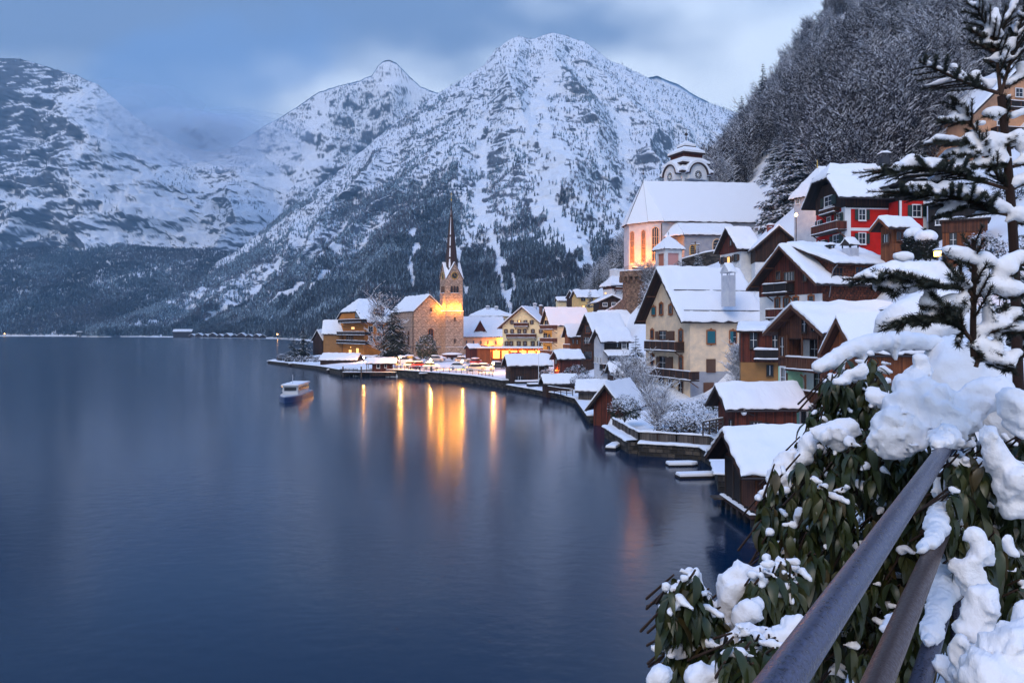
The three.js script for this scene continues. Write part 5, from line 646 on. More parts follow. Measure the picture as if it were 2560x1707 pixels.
  // floodlights on the ledge, washing the belfry
  for (const [x, z, dx, dz] of [[c - 1.2, 0.25, 0, 1], [c + 1.2, 0.25, 0, 1], [-0.25, -c - 1, -1, 0], [-0.25, -c + 1, -1, 0]]) { const L = part('floodlight', new THREE.SphereGeometry(0.14, 8, 6), M.lit, T); L.position.set(x + dx * 0.55, Y(770), z + dz * 0.65); const p = new THREE.PointLight(0xffa630, 75, 0, 2); p.position.copy(L.position); p.shadow.radius = 6; T.add(p); }
}
// long pinkish house with red dormer, and the hipped house behind it
{
  const H = new House({ name: 'long_pink_house', label: 'long pale pink house with a red dormer right of the stone church tower', category: 'house', px: 1150, D: 268, yaw: 6, left: 1144, right: 1260, W: 14, base: 890, eave: 843, ridge: 795, og: 0.4, oe: 0.6, mat: M.pinkish, snow: 0.5, deep: 3 });
  put(H, pA, kA, 'front', [[115, 940, 12, 36, {}], [190, 940, 12, 36, {}], [270, 942, 12, 36, {}], [350, 942, 12, 36, {}], [435, 942, 12, 36, {}]]); part('porch_opening', bx(H.on('front', ...pA(110, 1000)).x, H.on('front', ...pA(410, 1000)).x, 0, H.on('front', ...pA(250, 975)).y, 0.005, 0.03), M.trimDark, H.g);
  const q = H.on('front', ...pA(263, 860), -1.0), d = new THREE.Group(); d.name = 'dormer'; d.position.copy(q); H.g.add(d); part('dormer_wall', prism([[-1.7, 0], [-1.7, 1.6], [0, 4.6], [1.7, 1.6], [1.7, 0]], -4, 0).rotateY(-Math.PI / 2), M.woodRed, d); for (const s of [-1, 1]) { const A = V(0, 4.8, 0.5), B = V(0, 4.8, -5), C = V(s * 2.2, 0.95, -5), E = V(s * 2.2, 0.95, 0.5); part('roof_slope', slab(A, B, C, E, 0.14), M.woodRed, d); part('snow', snowQuad(L3(A, B, 0.1), B, C, L3(E, C, 0.1), 0.3, [0, 1, 1, 1]), M.snow, d); } for (const x of [-0.75, 0.75]) { const w = windowPart(d, 0.7, 1.1, {}); w.position.set(x, 0.3, 0.02); }
  const l = part('wall_lamp', new THREE.SphereGeometry(0.22, 10, 8), M.lit, H.g); l.position.copy(H.on('front', ...pA(495, 918), 0.9)); const p = new THREE.PointLight(0xff9030, 70, 0, 2); p.position.copy(l.position); H.g.add(p); const l2 = part('porch_lamp', new THREE.SphereGeometry(0.22, 10, 8), M.lit, H.g); l2.position.copy(H.on('front', ...pA(365, 972), 1.0)); const p2 = new THREE.PointLight(0xff8a28, 50, 0, 2); p2.position.copy(l2.position); H.g.add(p2);
  const B = new House({ name: 'hipped_house', label: 'cream house with hipped snow roof and two chimneys behind the long pink house', category: 'house', px: 1178, D: 292, yaw: 4, left: 1172, right: 1278, W: 14, base: 870, eave: 791, ridge: 773, og: 0.6, oe: 0.8, mat: M.cream, snow: 0.5, deep: 3, hip: 6, hip2: 6, hipTan: 0.45, barge: false }); put(B, pA, kA, 'front', [[290, 690, 30, 14, { frame: M.trimWhite }], [450, 690, 30, 14, { frame: M.trimWhite }], [515, 690, 30, 14, { frame: M.trimWhite }], [190, 690, 30, 14, { frame: M.trimWhite }]]); B.chimney(...pA(345, 560), 298, 1.2, 1.2, 3, M.paleGrey, {}); B.chimney(...pA(438, 565), 298, 1.2, 1.2, 3, M.paleGrey, {});
}
// cream hotel with three balconies
{
  const H = new House({ name: 'cream_hotel', label: 'cream gabled hotel with brown balconies and one lit top window facing the square', category: 'hotel', gable: 'front', px: 1256, D: 238, yaw: -18, left: 1250, right: 1358, W: 20, base: 888, eave: 821, ridge: 768, og: 1.2, oe: 1.2, mat: M.cream, snow: 0.5, deep: 3, roofMat: M.woodBrown, bargeMat: M.trimBrown, purlins: 1 });
  const f = { frame: M.trimBrown, bars: M.trimWhite, shutters: M.shutterBrown }; const row = (y, xs, w, h, lit) => put(H, pA, kA, 'front', xs.map((x, i) => [x, y, w, h, { ...f, lit: i === lit }])); row(720, [610, 690, 757, 826], 17, 40, 1); row(818, [545, 612, 690, 750, 838, 925], 18, 42, -1); row(952, [553, 602, 685, 752, 838, 905], 20, 50, -1);
  H.balcony('front', pA(628, 0)[0], pA(782, 0)[0], pA(0, 768)[1], 1.2, 1.1, M.woodBrown, {}); H.balcony('front', pA(545, 0)[0], pA(865, 0)[0], pA(0, 890)[1], 1.2, 1.1, M.woodBrown, {}); H.balcony('front', pA(500, 0)[0], pA(952, 0)[0], pA(0, 1028)[1], 1.2, 1.1, M.woodBrown, {});
  H.chimney(...pA(860, 535), 246, 0.9, 0.9, 3, M.paleGrey, {}); H.chimney(...pA(925, 555), 243, 0.9, 0.9, 3, M.trimBrown, {});
}
// yellow house with the big roof
{
  const H = new House({ name: 'yellow_house', label: 'pale yellow house with huge plain snow roof and stacked end balconies', category: 'house', px: 1380, D: 206, yaw: 22, left: 1358, right: 1470, base: 890, eave: 815, ridge: 772, og: 0.9, oe: 0.5, mat: M.cream, snow: 0.5, deep: 3, bargeMat: M.trimBrown }); part('yellow_end_wall', bx(-0.03, 0.0, 0, H.h - 0.3, -H.W + 0.05, -0.05), M.yellow, H.g);
  for (const y of [800, 940, 1075]) H.balcony('left', pA(915, 0)[0], pA(1050, 0)[0], pA(0, y)[1], 1.4, 1.1, M.woodBrown, { snow: 0.18 }); put(H, pA, kA, 'left', [[985, 735, 30, 60, { lit: 0 }], [975, 870, 34, 50, {}], [1012, 1010, 24, 50, {}], [1018, 880, 14, 50, {}]]);
}
// lit market kiosk, little red hut
{
  const D = 215, x0 = PX(1193, D), x1 = PX(1360, D), yb = 3.1, g = thing('market_kiosk', 'long low market kiosk glowing orange inside, flat snowy roof, before the cream hotel', 'kiosk', [x0, yb, -D], -0.06), w = x1 - x0, h = PY(875, D) - yb + 0.3;
  part('back_wall', bx(0, w, -1, h, -3.4, -3.2), M.woodWarm, g); part('end_wall', bx(0, 3.6, -1, h, -3.2, 0), M.woodWarm, g); part('end_wall', bx(w - 0.2, w, -1, h, -3.2, 0), M.woodWarm, g); part('counter', bx(3.8, w - 0.2, -1, 0.95, -0.25, 0), M.woodBrown, g); for (let k = 0; k < 7; k++) part('post', bx(-0.09, 0.09, -1, h, -0.2, 0.02), M.trimBrown, g).position.x = mix(3.8, w - 0.1, k / 6);
  part('roof', bx(-0.4, w + 0.4, h, h + 0.16, -3.6, 0.7), M.trimBrown, g); part('snow', snowTop(-0.45, w + 0.45, h + 0.16, -3.6, 0.75, 0.42), M.snow, g);
  for (let k = 0; k < 4; k++) { const x = 5 + k * 3.6; part('ceiling_lamp', cached('klamp', () => new THREE.SphereGeometry(0.18, 10, 8)), M.lit, g).position.set(x, h - 0.35, -1.4); const p = new THREE.PointLight(0xff9326, 42, 0, 2); p.position.set(x, h - 0.35, -1.4); p.shadow.radius = 8; g.add(p); }
  for (let k = 0; k < 6; k++) part('window', bx(4 + k * 2.4, 6 + k * 2.4, 1.0, h - 0.5, -3.18, -3.14), M.lit, g);
  const H = new House({ name: 'red_hut', label: 'tiny red-brown hut with snowy gable beside the market kiosk', category: 'hut', px: 1174, D: 226, yaw: 35, left: 1164, right: 1200, baseY: 3.3, eave: 872, ridge: 861, og: 0.4, oe: 0.4, mat: M.woodRed, snow: 0.4, deep: 1.5, tan: 0.7 });
  const c = thing('red_market_stall', 'red canopied stall at the right end of the market kiosk', 'stall', [PX(1276, 213), 3.0, -213]); part('canopy', prism([[0.6, 2.2], [-1, 2.9], [-1.2, 2.8], [0.6, 2.1]], 0, 3), std({ color: lin(0.5, 0.02, 0.02) }), c); for (const x of [0.1, 2.9]) part('post', bx(x - 0.05, x + 0.05, -1, 2.3, 0.3, 0.4), M.trimDark, c); part('counter', bx(0, 3, -1, 1, -0.3, 0.3), M.woodBrown, c);
}
// houses stepping down to the shore right of the yellow house
{
  const H1 = new House({ name: 'orange_timber_house', label: 'orange-brown timber house with little bay and snowy porch roof right of yellow house', category: 'house', px: 1424, D: 176, yaw: 22, left: 1412, right: 1456, baseY: 3.5, eave: 843, ridge: 814, og: 0.6, oe: 0.4, mat: M.woodWarm, snow: 0.42, deep: 3 }); put(H1, pA, kA, 'front', [[1275, 930, 24, 44, { frame: M.trimBrown }], [1320, 935, 24, 44, { frame: M.trimBrown }]]); H1.balcony('left', pA(1168, 0)[0], pA(1240, 0)[0], pA(0, 1012)[1], 0.9, 1.0, M.woodWarm, {});
  const H2 = new House({ name: 'tall_dark_barn', label: 'tall near-black timber barn with steep gable in the middle of the village', category: 'barn', px: 1487, D: 160, yaw: 34, left: 1452, right: 1560, baseY: 3.0, eave: 838, ridge: 786, og: 0.8, oe: 0.5, mat: M.woodDark, snow: 0.45, deep: 3, bargeMat: M.trimDark, purlins: 1 }); put(H2, pA, kA, 'left', [[1440, 800, 50, 70, { nx: 3, frame: M.woodWarm, bars: M.woodWarm, lit: 0 }], [1430, 920, 70, 70, { nx: 4, frame: M.woodBrown }], [1440, 1080, 90, 90, { nx: 5, frame: M.woodBrown, bars: M.woodGrey }]]);
  const H3 = new House({ name: 'long_dark_roof_house', label: 'dark timber house whose long white roof rises behind the blue-white house', category: 'house', px: 1510, D: 172, yaw: 12, left: 1490, right: 1600, baseY: 4, eave: 815, ridge: 780, og: 0.6, oe: 0.5, mat: M.woodBlack, snow: 0.45, deep: 3 });
  const H4 = new House({ name: 'blue_white_house', label: 'tall narrow blue-white plastered house with dark timber front near the shore', category: 'house', px: 1507, D: 140, yaw: 22, left: 1485.5, right: 1572, baseY: 2.3, eave: 856, ridge: 824, og: 0.7, oe: 0.6, mat: M.paleGrey, snow: 0.4, deep: 2, bargeMat: M.trimDark }); put(H4, pA, kA, 'left', [[1518, 1125, 10, 60, { nx: 1 }], [1547, 1130, 10, 60, { nx: 1 }], [1577, 1135, 10, 60, { nx: 1 }], [1518, 1340, 10, 46, { nx: 1 }], [1547, 1345, 10, 46, { nx: 1 }], [1577, 1350, 10, 46, { nx: 1 }]].map((a) => [a[0], a[1], a[2], a[3], { ...a[4], frame: M.trimWhite }]));
  part('timber_front', bx(0.3, H4.L, H4.on('front', ...pA(1600, 1030)).y, H4.h - 0.2, 0.01, 0.06), M.woodBlack, H4.g); const yq = H4.on('front', ...pA(1700, 1085)).y, q = [V(0.1, yq + 0.9, 0.08), V(H4.L, yq + 0.9, 0.08), V(H4.L, yq, 1.8), V(0.1, yq, 1.8)]; part('porch_roof', slab(...q, 0.12), M.woodDark, H4.g); part('snow', snowQuad(...q, 0.3), M.snow, H4.g); put(H4, pA, kA, 'front', [[1690, 1140, 60, 56, { nx: 3, frame: M.trimBrown }], [1760, 970, 30, 40, { frame: M.woodGrey }], [1830, 970, 40, 70, { frame: M.trimWhite, nx: 2 }]]); H4.balcony('front', pA(1605, 0)[0], pA(1760, 0)[0], pA(0, 1240)[1], 1.4, 1.0, M.woodBlack, {});
  const H5 = new House({ name: 'brown_gable_cottage', label: 'small reddish gabled cottage with deep snow above the hedge near the dark boathouse', category: 'cottage', px: 1400, D: 152, yaw: 20, left: 1385, right: 1452, baseY: 2.2, eave: 899, ridge: 879, og: 0.7, oe: 0.6, mat: M.woodRed, snow: 0.45, deep: 2 }); put(H5, pA, kA, 'left', [[1090, 1140, 20, 60, { frame: M.trimBrown }]]);
  const l = part('wall_lamp', new THREE.SphereGeometry(0.13, 8, 6), M.lit, H5.g); l.position.copy(H5.on('left', ...pA(1085, 1245), 0.3)); const p = new THREE.PointLight(0xff8a28, 10, 0, 2); p.position.copy(l.position); H5.g.add(p);
  const H6 = new House({ name: 'dark_boathouse', label: 'long dark boathouse with plain snowy roof at the edge of the car park', category: 'boathouse', px: 1277, D: 160, yaw: 14, left: 1264, right: 1372, baseY: 0.8, eave: 916, ridge: 890, og: 0.8, oe: 0.5, mat: M.woodDark, snow: 0.45, deep: 1.5 }); part('boat_gate', bx(-0.08, 0.0, 0.1, 2.6, -3.4, -0.6), M.woodBlack, H6.g); put(H6, pA, kA, 'front', [[690, 1330, 70, 40, { nx: 3, frame: M.trimDark }]]);
  const H7 = new House({ name: 'long_boat_shed', label: 'long low boat shed with white roof at the bend of the shore', category: 'shed', px: 1366, D: 139, yaw: 12, left: 1356, right: 1440, baseY: 0.8, eave: 961, ridge: 940, og: 0.6, oe: 0.4, mat: M.woodDark, snow: 0.4, deep: 1.5 });
  const H8 = new House({ name: 'grey_boat_shed', label: 'grey-brown shed with white roof between the long shed and the red shed', category: 'shed', px: 1480, D: 122, yaw: -6, left: 1440, right: 1520, W: 5, baseY: 0.8, eave: 979, ridge: 953, og: 0.5, oe: 0.5, mat: M.woodGrey, snow: 0.4, deep: 1.5, gable: 'left', L: 4 });
  H8.g.position.x = PX(1446, 122);
  const H9 = new House({ name: 'red_boat_shed', label: 'red-brown boat shed on the shore, thick snow roof turned to the lake', category: 'shed', px: 1484, D: 98, yaw: -28, left: 1470, right: 1553, W: 7.5, baseY: 0.9, eave: 1024, ridge: 962, gable: 'front', og: 0.9, oe: 0.7, mat: M.woodRed, snow: 0.42, deep: 1.5 });
  const H10 = new House({ name: 'stair_cottage', label: 'tiny snow-roofed cottage beside the outdoor stair left of the beige house', category: 'cottage', px: 1560, D: 124, yaw: 12, left: 1545, right: 1606, baseY: 2.2, eave: 953, ridge: 922, og: 0.6, oe: 0.4, mat: M.woodBlack, snow: 0.4, deep: 2 });
  new House({ name: 'snowy_garden_hut', label: 'low garden hut under a white roof below the dark timber house', category: 'hut', px: 1530, D: 133, yaw: 8, left: 1519, right: 1585, baseY: 2.4, eave: 934, ridge: 910, og: 0.4, oe: 0.4, mat: M.woodDark, snow: 0.45, deep: 2 });
}
// houses on the slope left of the bastion
{
  const K1 = new House({ name: 'upper_timber_villa', label: 'timber villa with rounded gable and balcony beside the stone bastion, lamp at its corner', category: 'house', px: 1530, D: 256, yaw: 18, left: 1508, right: 1570, base: 742, eave: 712, ridge: 692, og: 0.8, oe: 0.6, mat: M.woodBrown, bands: [[2.6, M.whitewash]], snow: 0.5, deep: 4, hip: 2.5, hip2: 1, barge: false }); part('roof_cube', bx(2, 6.5, K1.hr - 0.5, K1.hr + 2.2, -6, -3), M.whitewash, K1.g); part('snow', snowTop(1.9, 6.6, K1.hr + 2.2, -6.1, -2.9, 0.5), M.snow, K1.g); put(K1, pA, kA, 'front', [[1780, 325, 30, 24, { nx: 3 }]]); K1.balcony('front', pA(1745, 0)[0], pA(1830, 0)[0], pA(0, 375)[1], 1.4, 1.1, M.woodBrown, { snow: 0.25 });
  const l = part('corner_lamp', new THREE.SphereGeometry(0.3, 10, 8), M.lit, K1.g); l.position.copy(K1.on('left', ...pA(1630, 405), 1)); const p = new THREE.PointLight(0xffa040, 90, 0, 2); p.position.copy(l.position); K1.g.add(p);
  const K2 = new House({ name: 'yellow_slope_house', label: 'small yellow house with one lit ground window on the slope above the roofs', category: 'house', px: 1447, D: 272, yaw: 14, left: 1430, right: 1496, base: 772, eave: 744, ridge: 727, og: 0.8, oe: 0.5, mat: M.paleYellow, snow: 0.5, deep: 4 }); put(K2, pA, kA, 'front', [[1385, 470, 40, 30, { frame: M.trimDark }], [1390, 550, 26, 24, { lit: 1 }], [1480, 480, 20, 30, {}]]);
  const K3 = new House({ name: 'dark_slope_hut', label: 'dark brown gabled hut with two small windows below the timber villa', category: 'hut', gable: 'front', px: 1498, D: 232, yaw: 8, left: 1494, right: 1562, W: 7, base: 778, eave: 757, ridge: 739, og: 0.7, oe: 0.9, mat: M.woodDark, snow: 0.45, deep: 4 }); put(K3, pA, kA, 'front', [[1623, 527, 44, 34, { nx: 3, frame: M.trimWhite }], [1720, 525, 44, 34, { nx: 3, frame: M.trimWhite }]]);
  new House({ name: 'distant_white_cottage', label: 'small distant white cottage at the left end of the slope houses', category: 'cottage', px: 1395, D: 292, yaw: 16, left: 1390, right: 1416, base: 762, eave: 753, ridge: 742, og: 0.5, oe: 0.5, mat: M.cream, snow: 0.5, deep: 4, tan: 0.8 });
  new House({ name: 'dark_gable_cottage', label: 'dark narrow gable peeking out between the distant slope cottages', category: 'cottage', gable: 'front', px: 1417, D: 285, yaw: -10, left: 1416, right: 1432, W: 6, base: 765, eave: 745, ridge: 727, og: 0.4, oe: 0.4, mat: M.woodDark, snow: 0.4, deep: 4 });
}

// small buildings along the far shore
{
  const hut = new THREE.ExtrudeGeometry((() => { const q = new THREE.Shape(); q.moveTo(-0.5, 0); q.lineTo(0.5, 0); q.lineTo(0.5, 0.45); q.lineTo(0, 0.8); q.lineTo(-0.5, 0.45); q.closePath(); return q; })(), { depth: 1.2, bevelEnabled: false }).translate(0, 0, -1.2), cap = (s) => { const g = snowQuad(V(0, 0.82, 0.1), V(0, 0.82, -1.3), V(s * 0.62, 0.36, -1.3), V(s * 0.62, 0.36, 0.1), 0.09, [0, 1, 1, 1], { cell: 0.3 }); return g; }, caps = [cap(1), cap(-1)];
  const nth = ['first', 'second', 'third', 'fourth', 'fifth', 'sixth', 'seventh', 'eighth', 'ninth', 'tenth', 'eleventh'];
  [[478, 9], [495, 11], [512, 9], [530, 12], [548, 9], [566, 11], [585, 9], [602, 12], [621, 9], [640, 10], [656, 9]].forEach(([px, w], i) => { const D = lerpTable([[450, 1462], [700, 1140]], px), g = thing('far_boathouse', nth[i] + ' from the left of the tiny snow-roofed boathouses on the far shore', 'boathouse', [PX(px, D), 0.8, -D], 0.6 * (hash(i, 3) - 0.5), 'boathouses on the far shore'); g.scale.set(w, w * 0.8, w); part('wall', hut, M.woodDark, g); part('snow', caps[0], M.snowFar, g); part('snow', caps[1], M.snowFar, g); });
  const D = 1490, g = thing('far_long_barn', 'long barn with broad white roof above the far shore', 'barn', [PX(432, D), 6, -D], 0.1), w = PX(476, D) - PX(432, D); part('wall', bx(0, w, -6, 5, -12, 0), M.woodDark, g); part('snow', snowQuad(V(-1, 9, -7), V(w + 1, 9, -7), V(w + 1, 4.6, 1), V(-1, 4.6, 1), 0.8), M.snowFar, g);
  const D2 = 1640, q = thing('road_gallery', 'long low avalanche gallery with a white roof line at the foot of the left slope', 'gallery', [PX(190, D2), 4, -D2], -0.02), w2 = PX(322, D2) - PX(190, D2); part('roof', bx(0, w2, 5, 5.8, -10, 0), M.concrete, q); part('snow', snowTop(-1, w2 + 1, 5.8, -10, 0.5, 1.6, { cell: 3 }), M.snowFar, q); for (let k = 0; k < 16; k++) part('pillar', cached('gpil', () => bx(-0.6, 0.6, -5, 5, -1.2, 0)), M.concrete, q).position.x = 1 + k * (w2 - 2) / 15; part('back_wall', bx(0, w2, -5, 5, -10, -9), M.concrete, q);
  const l = thing('far_village_lamp', 'orange lamp at the far left end of the opposite shore', 'street lamp', [PX(10, 1800), 6, -1800]); part('pole', bar(V(0, -6, 0), V(0, 0, 0), 0.25), M.gutter, l); part('lamp_globe', new THREE.SphereGeometry(1.0, 10, 8), std({ color: lin(1, 0.8, 0.5), emissive: new THREE.Color(1, 0.5, 0.15), emissiveIntensity: 12 }), l);
}
// ------------------------------------------------------------------ parish church on the hill, its chapel, terrace and bastion
{
  const D = 190, yb = PY(672, D), X = PX(1621, D), th = 0.10, g = thing('hill_church', 'large pale grey church on the hill with huge snow roof and baroque clock tower', 'church', [X, yb, -D], th), c = Math.cos(th), s = Math.sin(th);
  const Lx = (px, d = 0) => { const p = (px - 1280) / FOCAL; return (p * D - X) / (c - p * s); }, he = PY(555, D) - yb, hr = PY(457, D + 7) - yb, W = 15, L = Lx(1950), x1 = Lx(1651);
  // polygonal apse: plan points along the left end, then the nave
  const plan = [[0, 0], [x1, 1.6], [L, 1.6], [L, -W], [x1, -W], [0, -W + 1.6], [-3.6, -W * 0.62], [-3.6, -4.4]];
  const wallPoly = (pts, y0, y1) => { const pos = []; const n = pts.length; for (let k = 0; k < n; k++) { const a = pts[k], b = pts[(k + 1) % n]; pos.push(a[0], y0, a[1], b[0], y0, b[1], b[0], y1, b[1], a[0], y0, a[1], b[0], y1, b[1], a[0], y1, a[1]); } const q = new THREE.BufferGeometry(); q.setAttribute('position', new THREE.Float32BufferAttribute(pos, 3)); return boxUV(q); };
  part('wall', wallPoly(plan, -8, he), M.paleGrey, g); part('footing', wallPoly(plan.map(([x, z]) => [x * 1.01 - 0.05, z * 1.01 + 0.05]), -8, 1.2), M.greyPlaster, g);
  const ov = 0.7, E = [[-ov * 0.3, ov * 0.7], [x1 + 0.2, 1.6 + ov], [L + ov, 1.6 + ov], [L + ov, -W - ov], [0, -W + 1.6 - ov], [-3.6 - ov, -W * 0.62 - 0.2], [-3.6 - ov, -4.4 + 0.4]].map(([x, z]) => V(x, he - 0.1, z)), Rl = V(Lx(1627), hr, -W / 2 + 0.8), Rr = V(Lx(1927) - 1.0, hr, -W / 2 + 0.8);
  const faces = [[Rl, Rr, E[2], E[1], [0, 0, 1, 0]], [Rl, Rl.clone(), E[1], E[0], [0, 0, 1, 0]], [Rl, Rl.clone(), E[0], E[6], [0, 0, 1, 0]], [Rl, Rl.clone(), E[6], E[5], [0, 0, 1, 0]], [Rl, Rl.clone(), E[5], E[4], [0, 0, 1, 0]], [Rr, Rl, E[4], E[3], [0, 0, 1, 0]], [Rr, Rr.clone(), E[3], E[2], [0, 0, 1, 0]]];
  faces.forEach(([a, b, cc, d, f], k) => { part('roof_slope', slab(a, b, cc, d, 0.2), k === 2 ? M.copper : M.woodDark, g); part('snow', snowQuad(a, b, cc, d, k === 2 ? 0.14 : 0.5, f, { cell: 0.8, rough: 0.6 }), M.snow, g); });
  part('gutter', bar(E[1].clone().add(V(0, -0.15, 0.1)), E[2].clone().add(V(0, -0.15, 0.1)), 0.12), M.gutter, g); part('downpipe', bar(V(x1 - 0.2, he - 0.5, 1.75), V(x1 - 0.2, -2, 1.75), 0.12), M.gutter, g);
  part('finial', merge([bar(Rl, Rl.clone().add(V(0, 3.4, 0)), 0.07), new THREE.SphereGeometry(0.28, 8, 6).translate(Rl.x, Rl.y + 2.2, Rl.z)]), M.gutter, g);
  // roof hatches
  for (const [x, y] of [[650, 905], [1070, 915]]) { const [px, py] = pB(x, y), dD = 193.5, lp = at(px, py, dD).sub(g.position).applyAxisAngle(V(0, 1, 0), -th), d = new THREE.Group(); d.name = 'roof_hatch'; d.position.copy(lp); g.add(d); part('hatch_box', bx(-0.9, 0.9, -1.4, 0.9, -1.8, 0.3), M.trimDark, d); const q = [V(-1.2, 1.9, -2.4), V(1.2, 1.9, -2.4), V(1.2, 0.95, 0.7), V(-1.2, 0.95, 0.7)]; part('snow', snowQuad(...q, 0.5), M.snow, d); part('pane', bx(-0.7, 0.7, -0.2, 0.7, 0.3, 0.33), M.glass, d); }
  // lancet windows
  const arch = globalThis.__arch; delete globalThis.__arch;
  const lancet = (a, b, f, y, w, h, m) => { const q = arch(w, h, m || M.pinkish, false, g, 3); q.position.set(mix(a[0], b[0], f), y, mix(a[1], b[1], f)); q.rotation.y = Math.atan2(b[0] - a[0], b[1] - a[1]) - Math.PI / 2; return q; };
  lancet(plan[0], plan[1], 0.52, 1.8, 1.5, 8.0); lancet(plan[7], plan[0], 0.76, 1.8, 0.9, 7.4, M.peach); lancet(plan[7], plan[0], 0.18, 1.8, 0.9, 7.4, M.peach); lancet(plan[1], plan[2], 0.62, he - 5, 1.4, 4.0);
  // side aisle
  const a0 = Lx(1690), a1 = Lx(1815), yA = PY(pB(0, 1132)[1], D - 4) - yb, yT = PY(pB(0, 1003)[1], D - 1) - yb; part('aisle_wall', bx(a0, a1, -8, yA, -2, 6.4), M.greyPlaster, g);
  const q1 = [V(a0 - 0.5, yT, 1.4), V(a1 + 0.3, yT, 1.4), V(a1 + 1.2, yA - 0.1, 7.1), V(a0 - 0.4, yA - 0.1, 7.1)]; part('roof_slope', slab(...q1, 0.2), M.woodDark, g); part('snow', snowQuad(...q1, 0.45, [0, 1, 1, 0]), M.snow, g); const q2 = [V(a0 - 0.5, yT, 1.4), V(a0 - 0.5, yT, 1.4), V(a0 - 0.4, yA - 0.1, 7.1), V(a0 - 4.0, yA - 0.3, 3.4)]; part('roof_slope', slab(...q2, 0.2), M.woodDark, g); part('snow', snowQuad(...q2, 0.4, [0, 0, 1, 1]), M.snow, g);
  for (const [x, w, h, y, m] of [[586, 1.0, 2.0, 1330, M.yellow], [820, 1.9, 3.0, 1310, M.pinkish]]) { const k = arch(w, h, m, false, g, 1); k.position.set(Lx(pB(x, 0)[0]), PY(pB(0, y)[1], D - 6) - yb + 0.4, 6.42); }
  // clock tower
  const T = new THREE.Group(); T.name = 'tower'; const DT = 206, XT = PX(1708, DT), wp = V(XT, yb, -DT).sub(g.position).applyAxisAngle(V(0, 1, 0), -th), t2 = 24 * Math.PI / 180; T.position.copy(wp); T.rotation.y = t2 - th; g.add(T);
  const w = (PX(1773, DT + 1.6) - XT) / Math.cos(t2) * 0.97, Y = (y) => PY(pB(0, y)[1], DT + 2) - yb, cx = w / 2, y0 = Y(540); part('shaft', bx(0, w, -4, Y(505), -w, 0), M.whitewash, T); part('grey_panel', bx(0.5, w - 0.5, y0 - 6, Y(585), 0.01, 0.05), M.greyPlaster, T); part('grey_panel', bx(-0.05, -0.01, y0 - 6, Y(585), -w + 0.5, -0.5), M.greyPlaster, T);
  const cap = (nm, pts, mat, n = 4) => { const l = new THREE.LatheGeometry(pts.map(([r, y]) => new THREE.Vector2(r, y)), n * 1, Math.PI / 4); l.translate(cx, 0, -cx); const gg = boxUV(l); return part(nm, gg, mat, T); };
  const R = (f) => w * f * Math.SQRT1_2; const tier = (r0, ya, r1, yb2, rt) => { cap('eave', [[0.01, ya], [R(rt), ya], [R(r0), ya + 0.05], [R(r0), ya + 0.5], [R(r0 * 0.9), ya + 0.9], [0.01, ya + 0.9]], M.copper); cap('snow', [[R(r0) * 1.01, ya + 0.42], [R(r0 * 1.0), ya + 0.95], [R(mix(r0, r1, 0.5)), mix(ya, yb2, 0.42) + 0.6], [R(r1), yb2], [0.01, yb2 + 0.01]], M.snowFar); };
  tier(1.32, Y(530), 1.0, Y(450), 1.0); cap('drum', [[R(0.98), Y(470)], [R(0.98), Y(425)]], M.woodDark); tier(1.16, Y(440), 0.8, Y(362), 0.95); cap('drum', [[R(0.78), Y(380)], [R(0.78), Y(320)]], M.woodRed); tier(0.92, Y(330), 0.5, Y(250), 0.75); cap('drum', [[R(0.42), Y(270)], [R(0.42), Y(240)]], M.woodRed); tier(0.46, Y(255), 0.08, Y(178), 0.4);
  part('spike', merge([bar(V(cx, Y(200), -cx), V(cx, Y(40), -cx), 0.12, 6, 0.05), new THREE.SphereGeometry(0.45, 10, 8).translate(cx, Y(112), -cx), beam(V(cx - 0.6, Y(62), -cx), V(cx + 0.6, Y(62), -cx), 0.1, 0.1)]), M.gutter, T);
  for (let k = 0; k < 4; k++) { const q = new THREE.Group(); q.name = 'clock_gable'; q.position.set(cx, 0, -cx); q.rotation.y = k * Math.PI / 2; T.add(q); const r = w * 0.36, yc = Y(545); const sh = new THREE.Shape(); sh.moveTo(-r, -1.2); sh.lineTo(r, -1.2); sh.lineTo(r, 0); sh.absarc(0, 0, r, 0, Math.PI, false); sh.lineTo(-r, -1.2); part('gable_wall', new THREE.ExtrudeGeometry(sh, { depth: 2.3, bevelEnabled: false, curveSegments: 12 }), M.whitewash, q).position.set(0, yc, cx - 0.9);
    const ring = (r0, r1, a) => { const s2 = new THREE.Shape(); s2.absarc(0, 0, r1, a, Math.PI - a, false); s2.absarc(0, 0, r0, Math.PI - a, a, true); return s2; }; part('eave', new THREE.ExtrudeGeometry(ring(r, r + 0.35, 0.05), { depth: 2.6, bevelEnabled: false, curveSegments: 12 }), M.copper, q).position.set(0, yc, cx - 0.8); part('snow', new THREE.ExtrudeGeometry(ring(r + 0.35, r + 0.95, 0.15), { depth: 2.4, bevelEnabled: true, bevelSize: 0.12, bevelThickness: 0.12, curveSegments: 12 }), M.snowFar, q).position.set(0, yc, cx - 0.8);
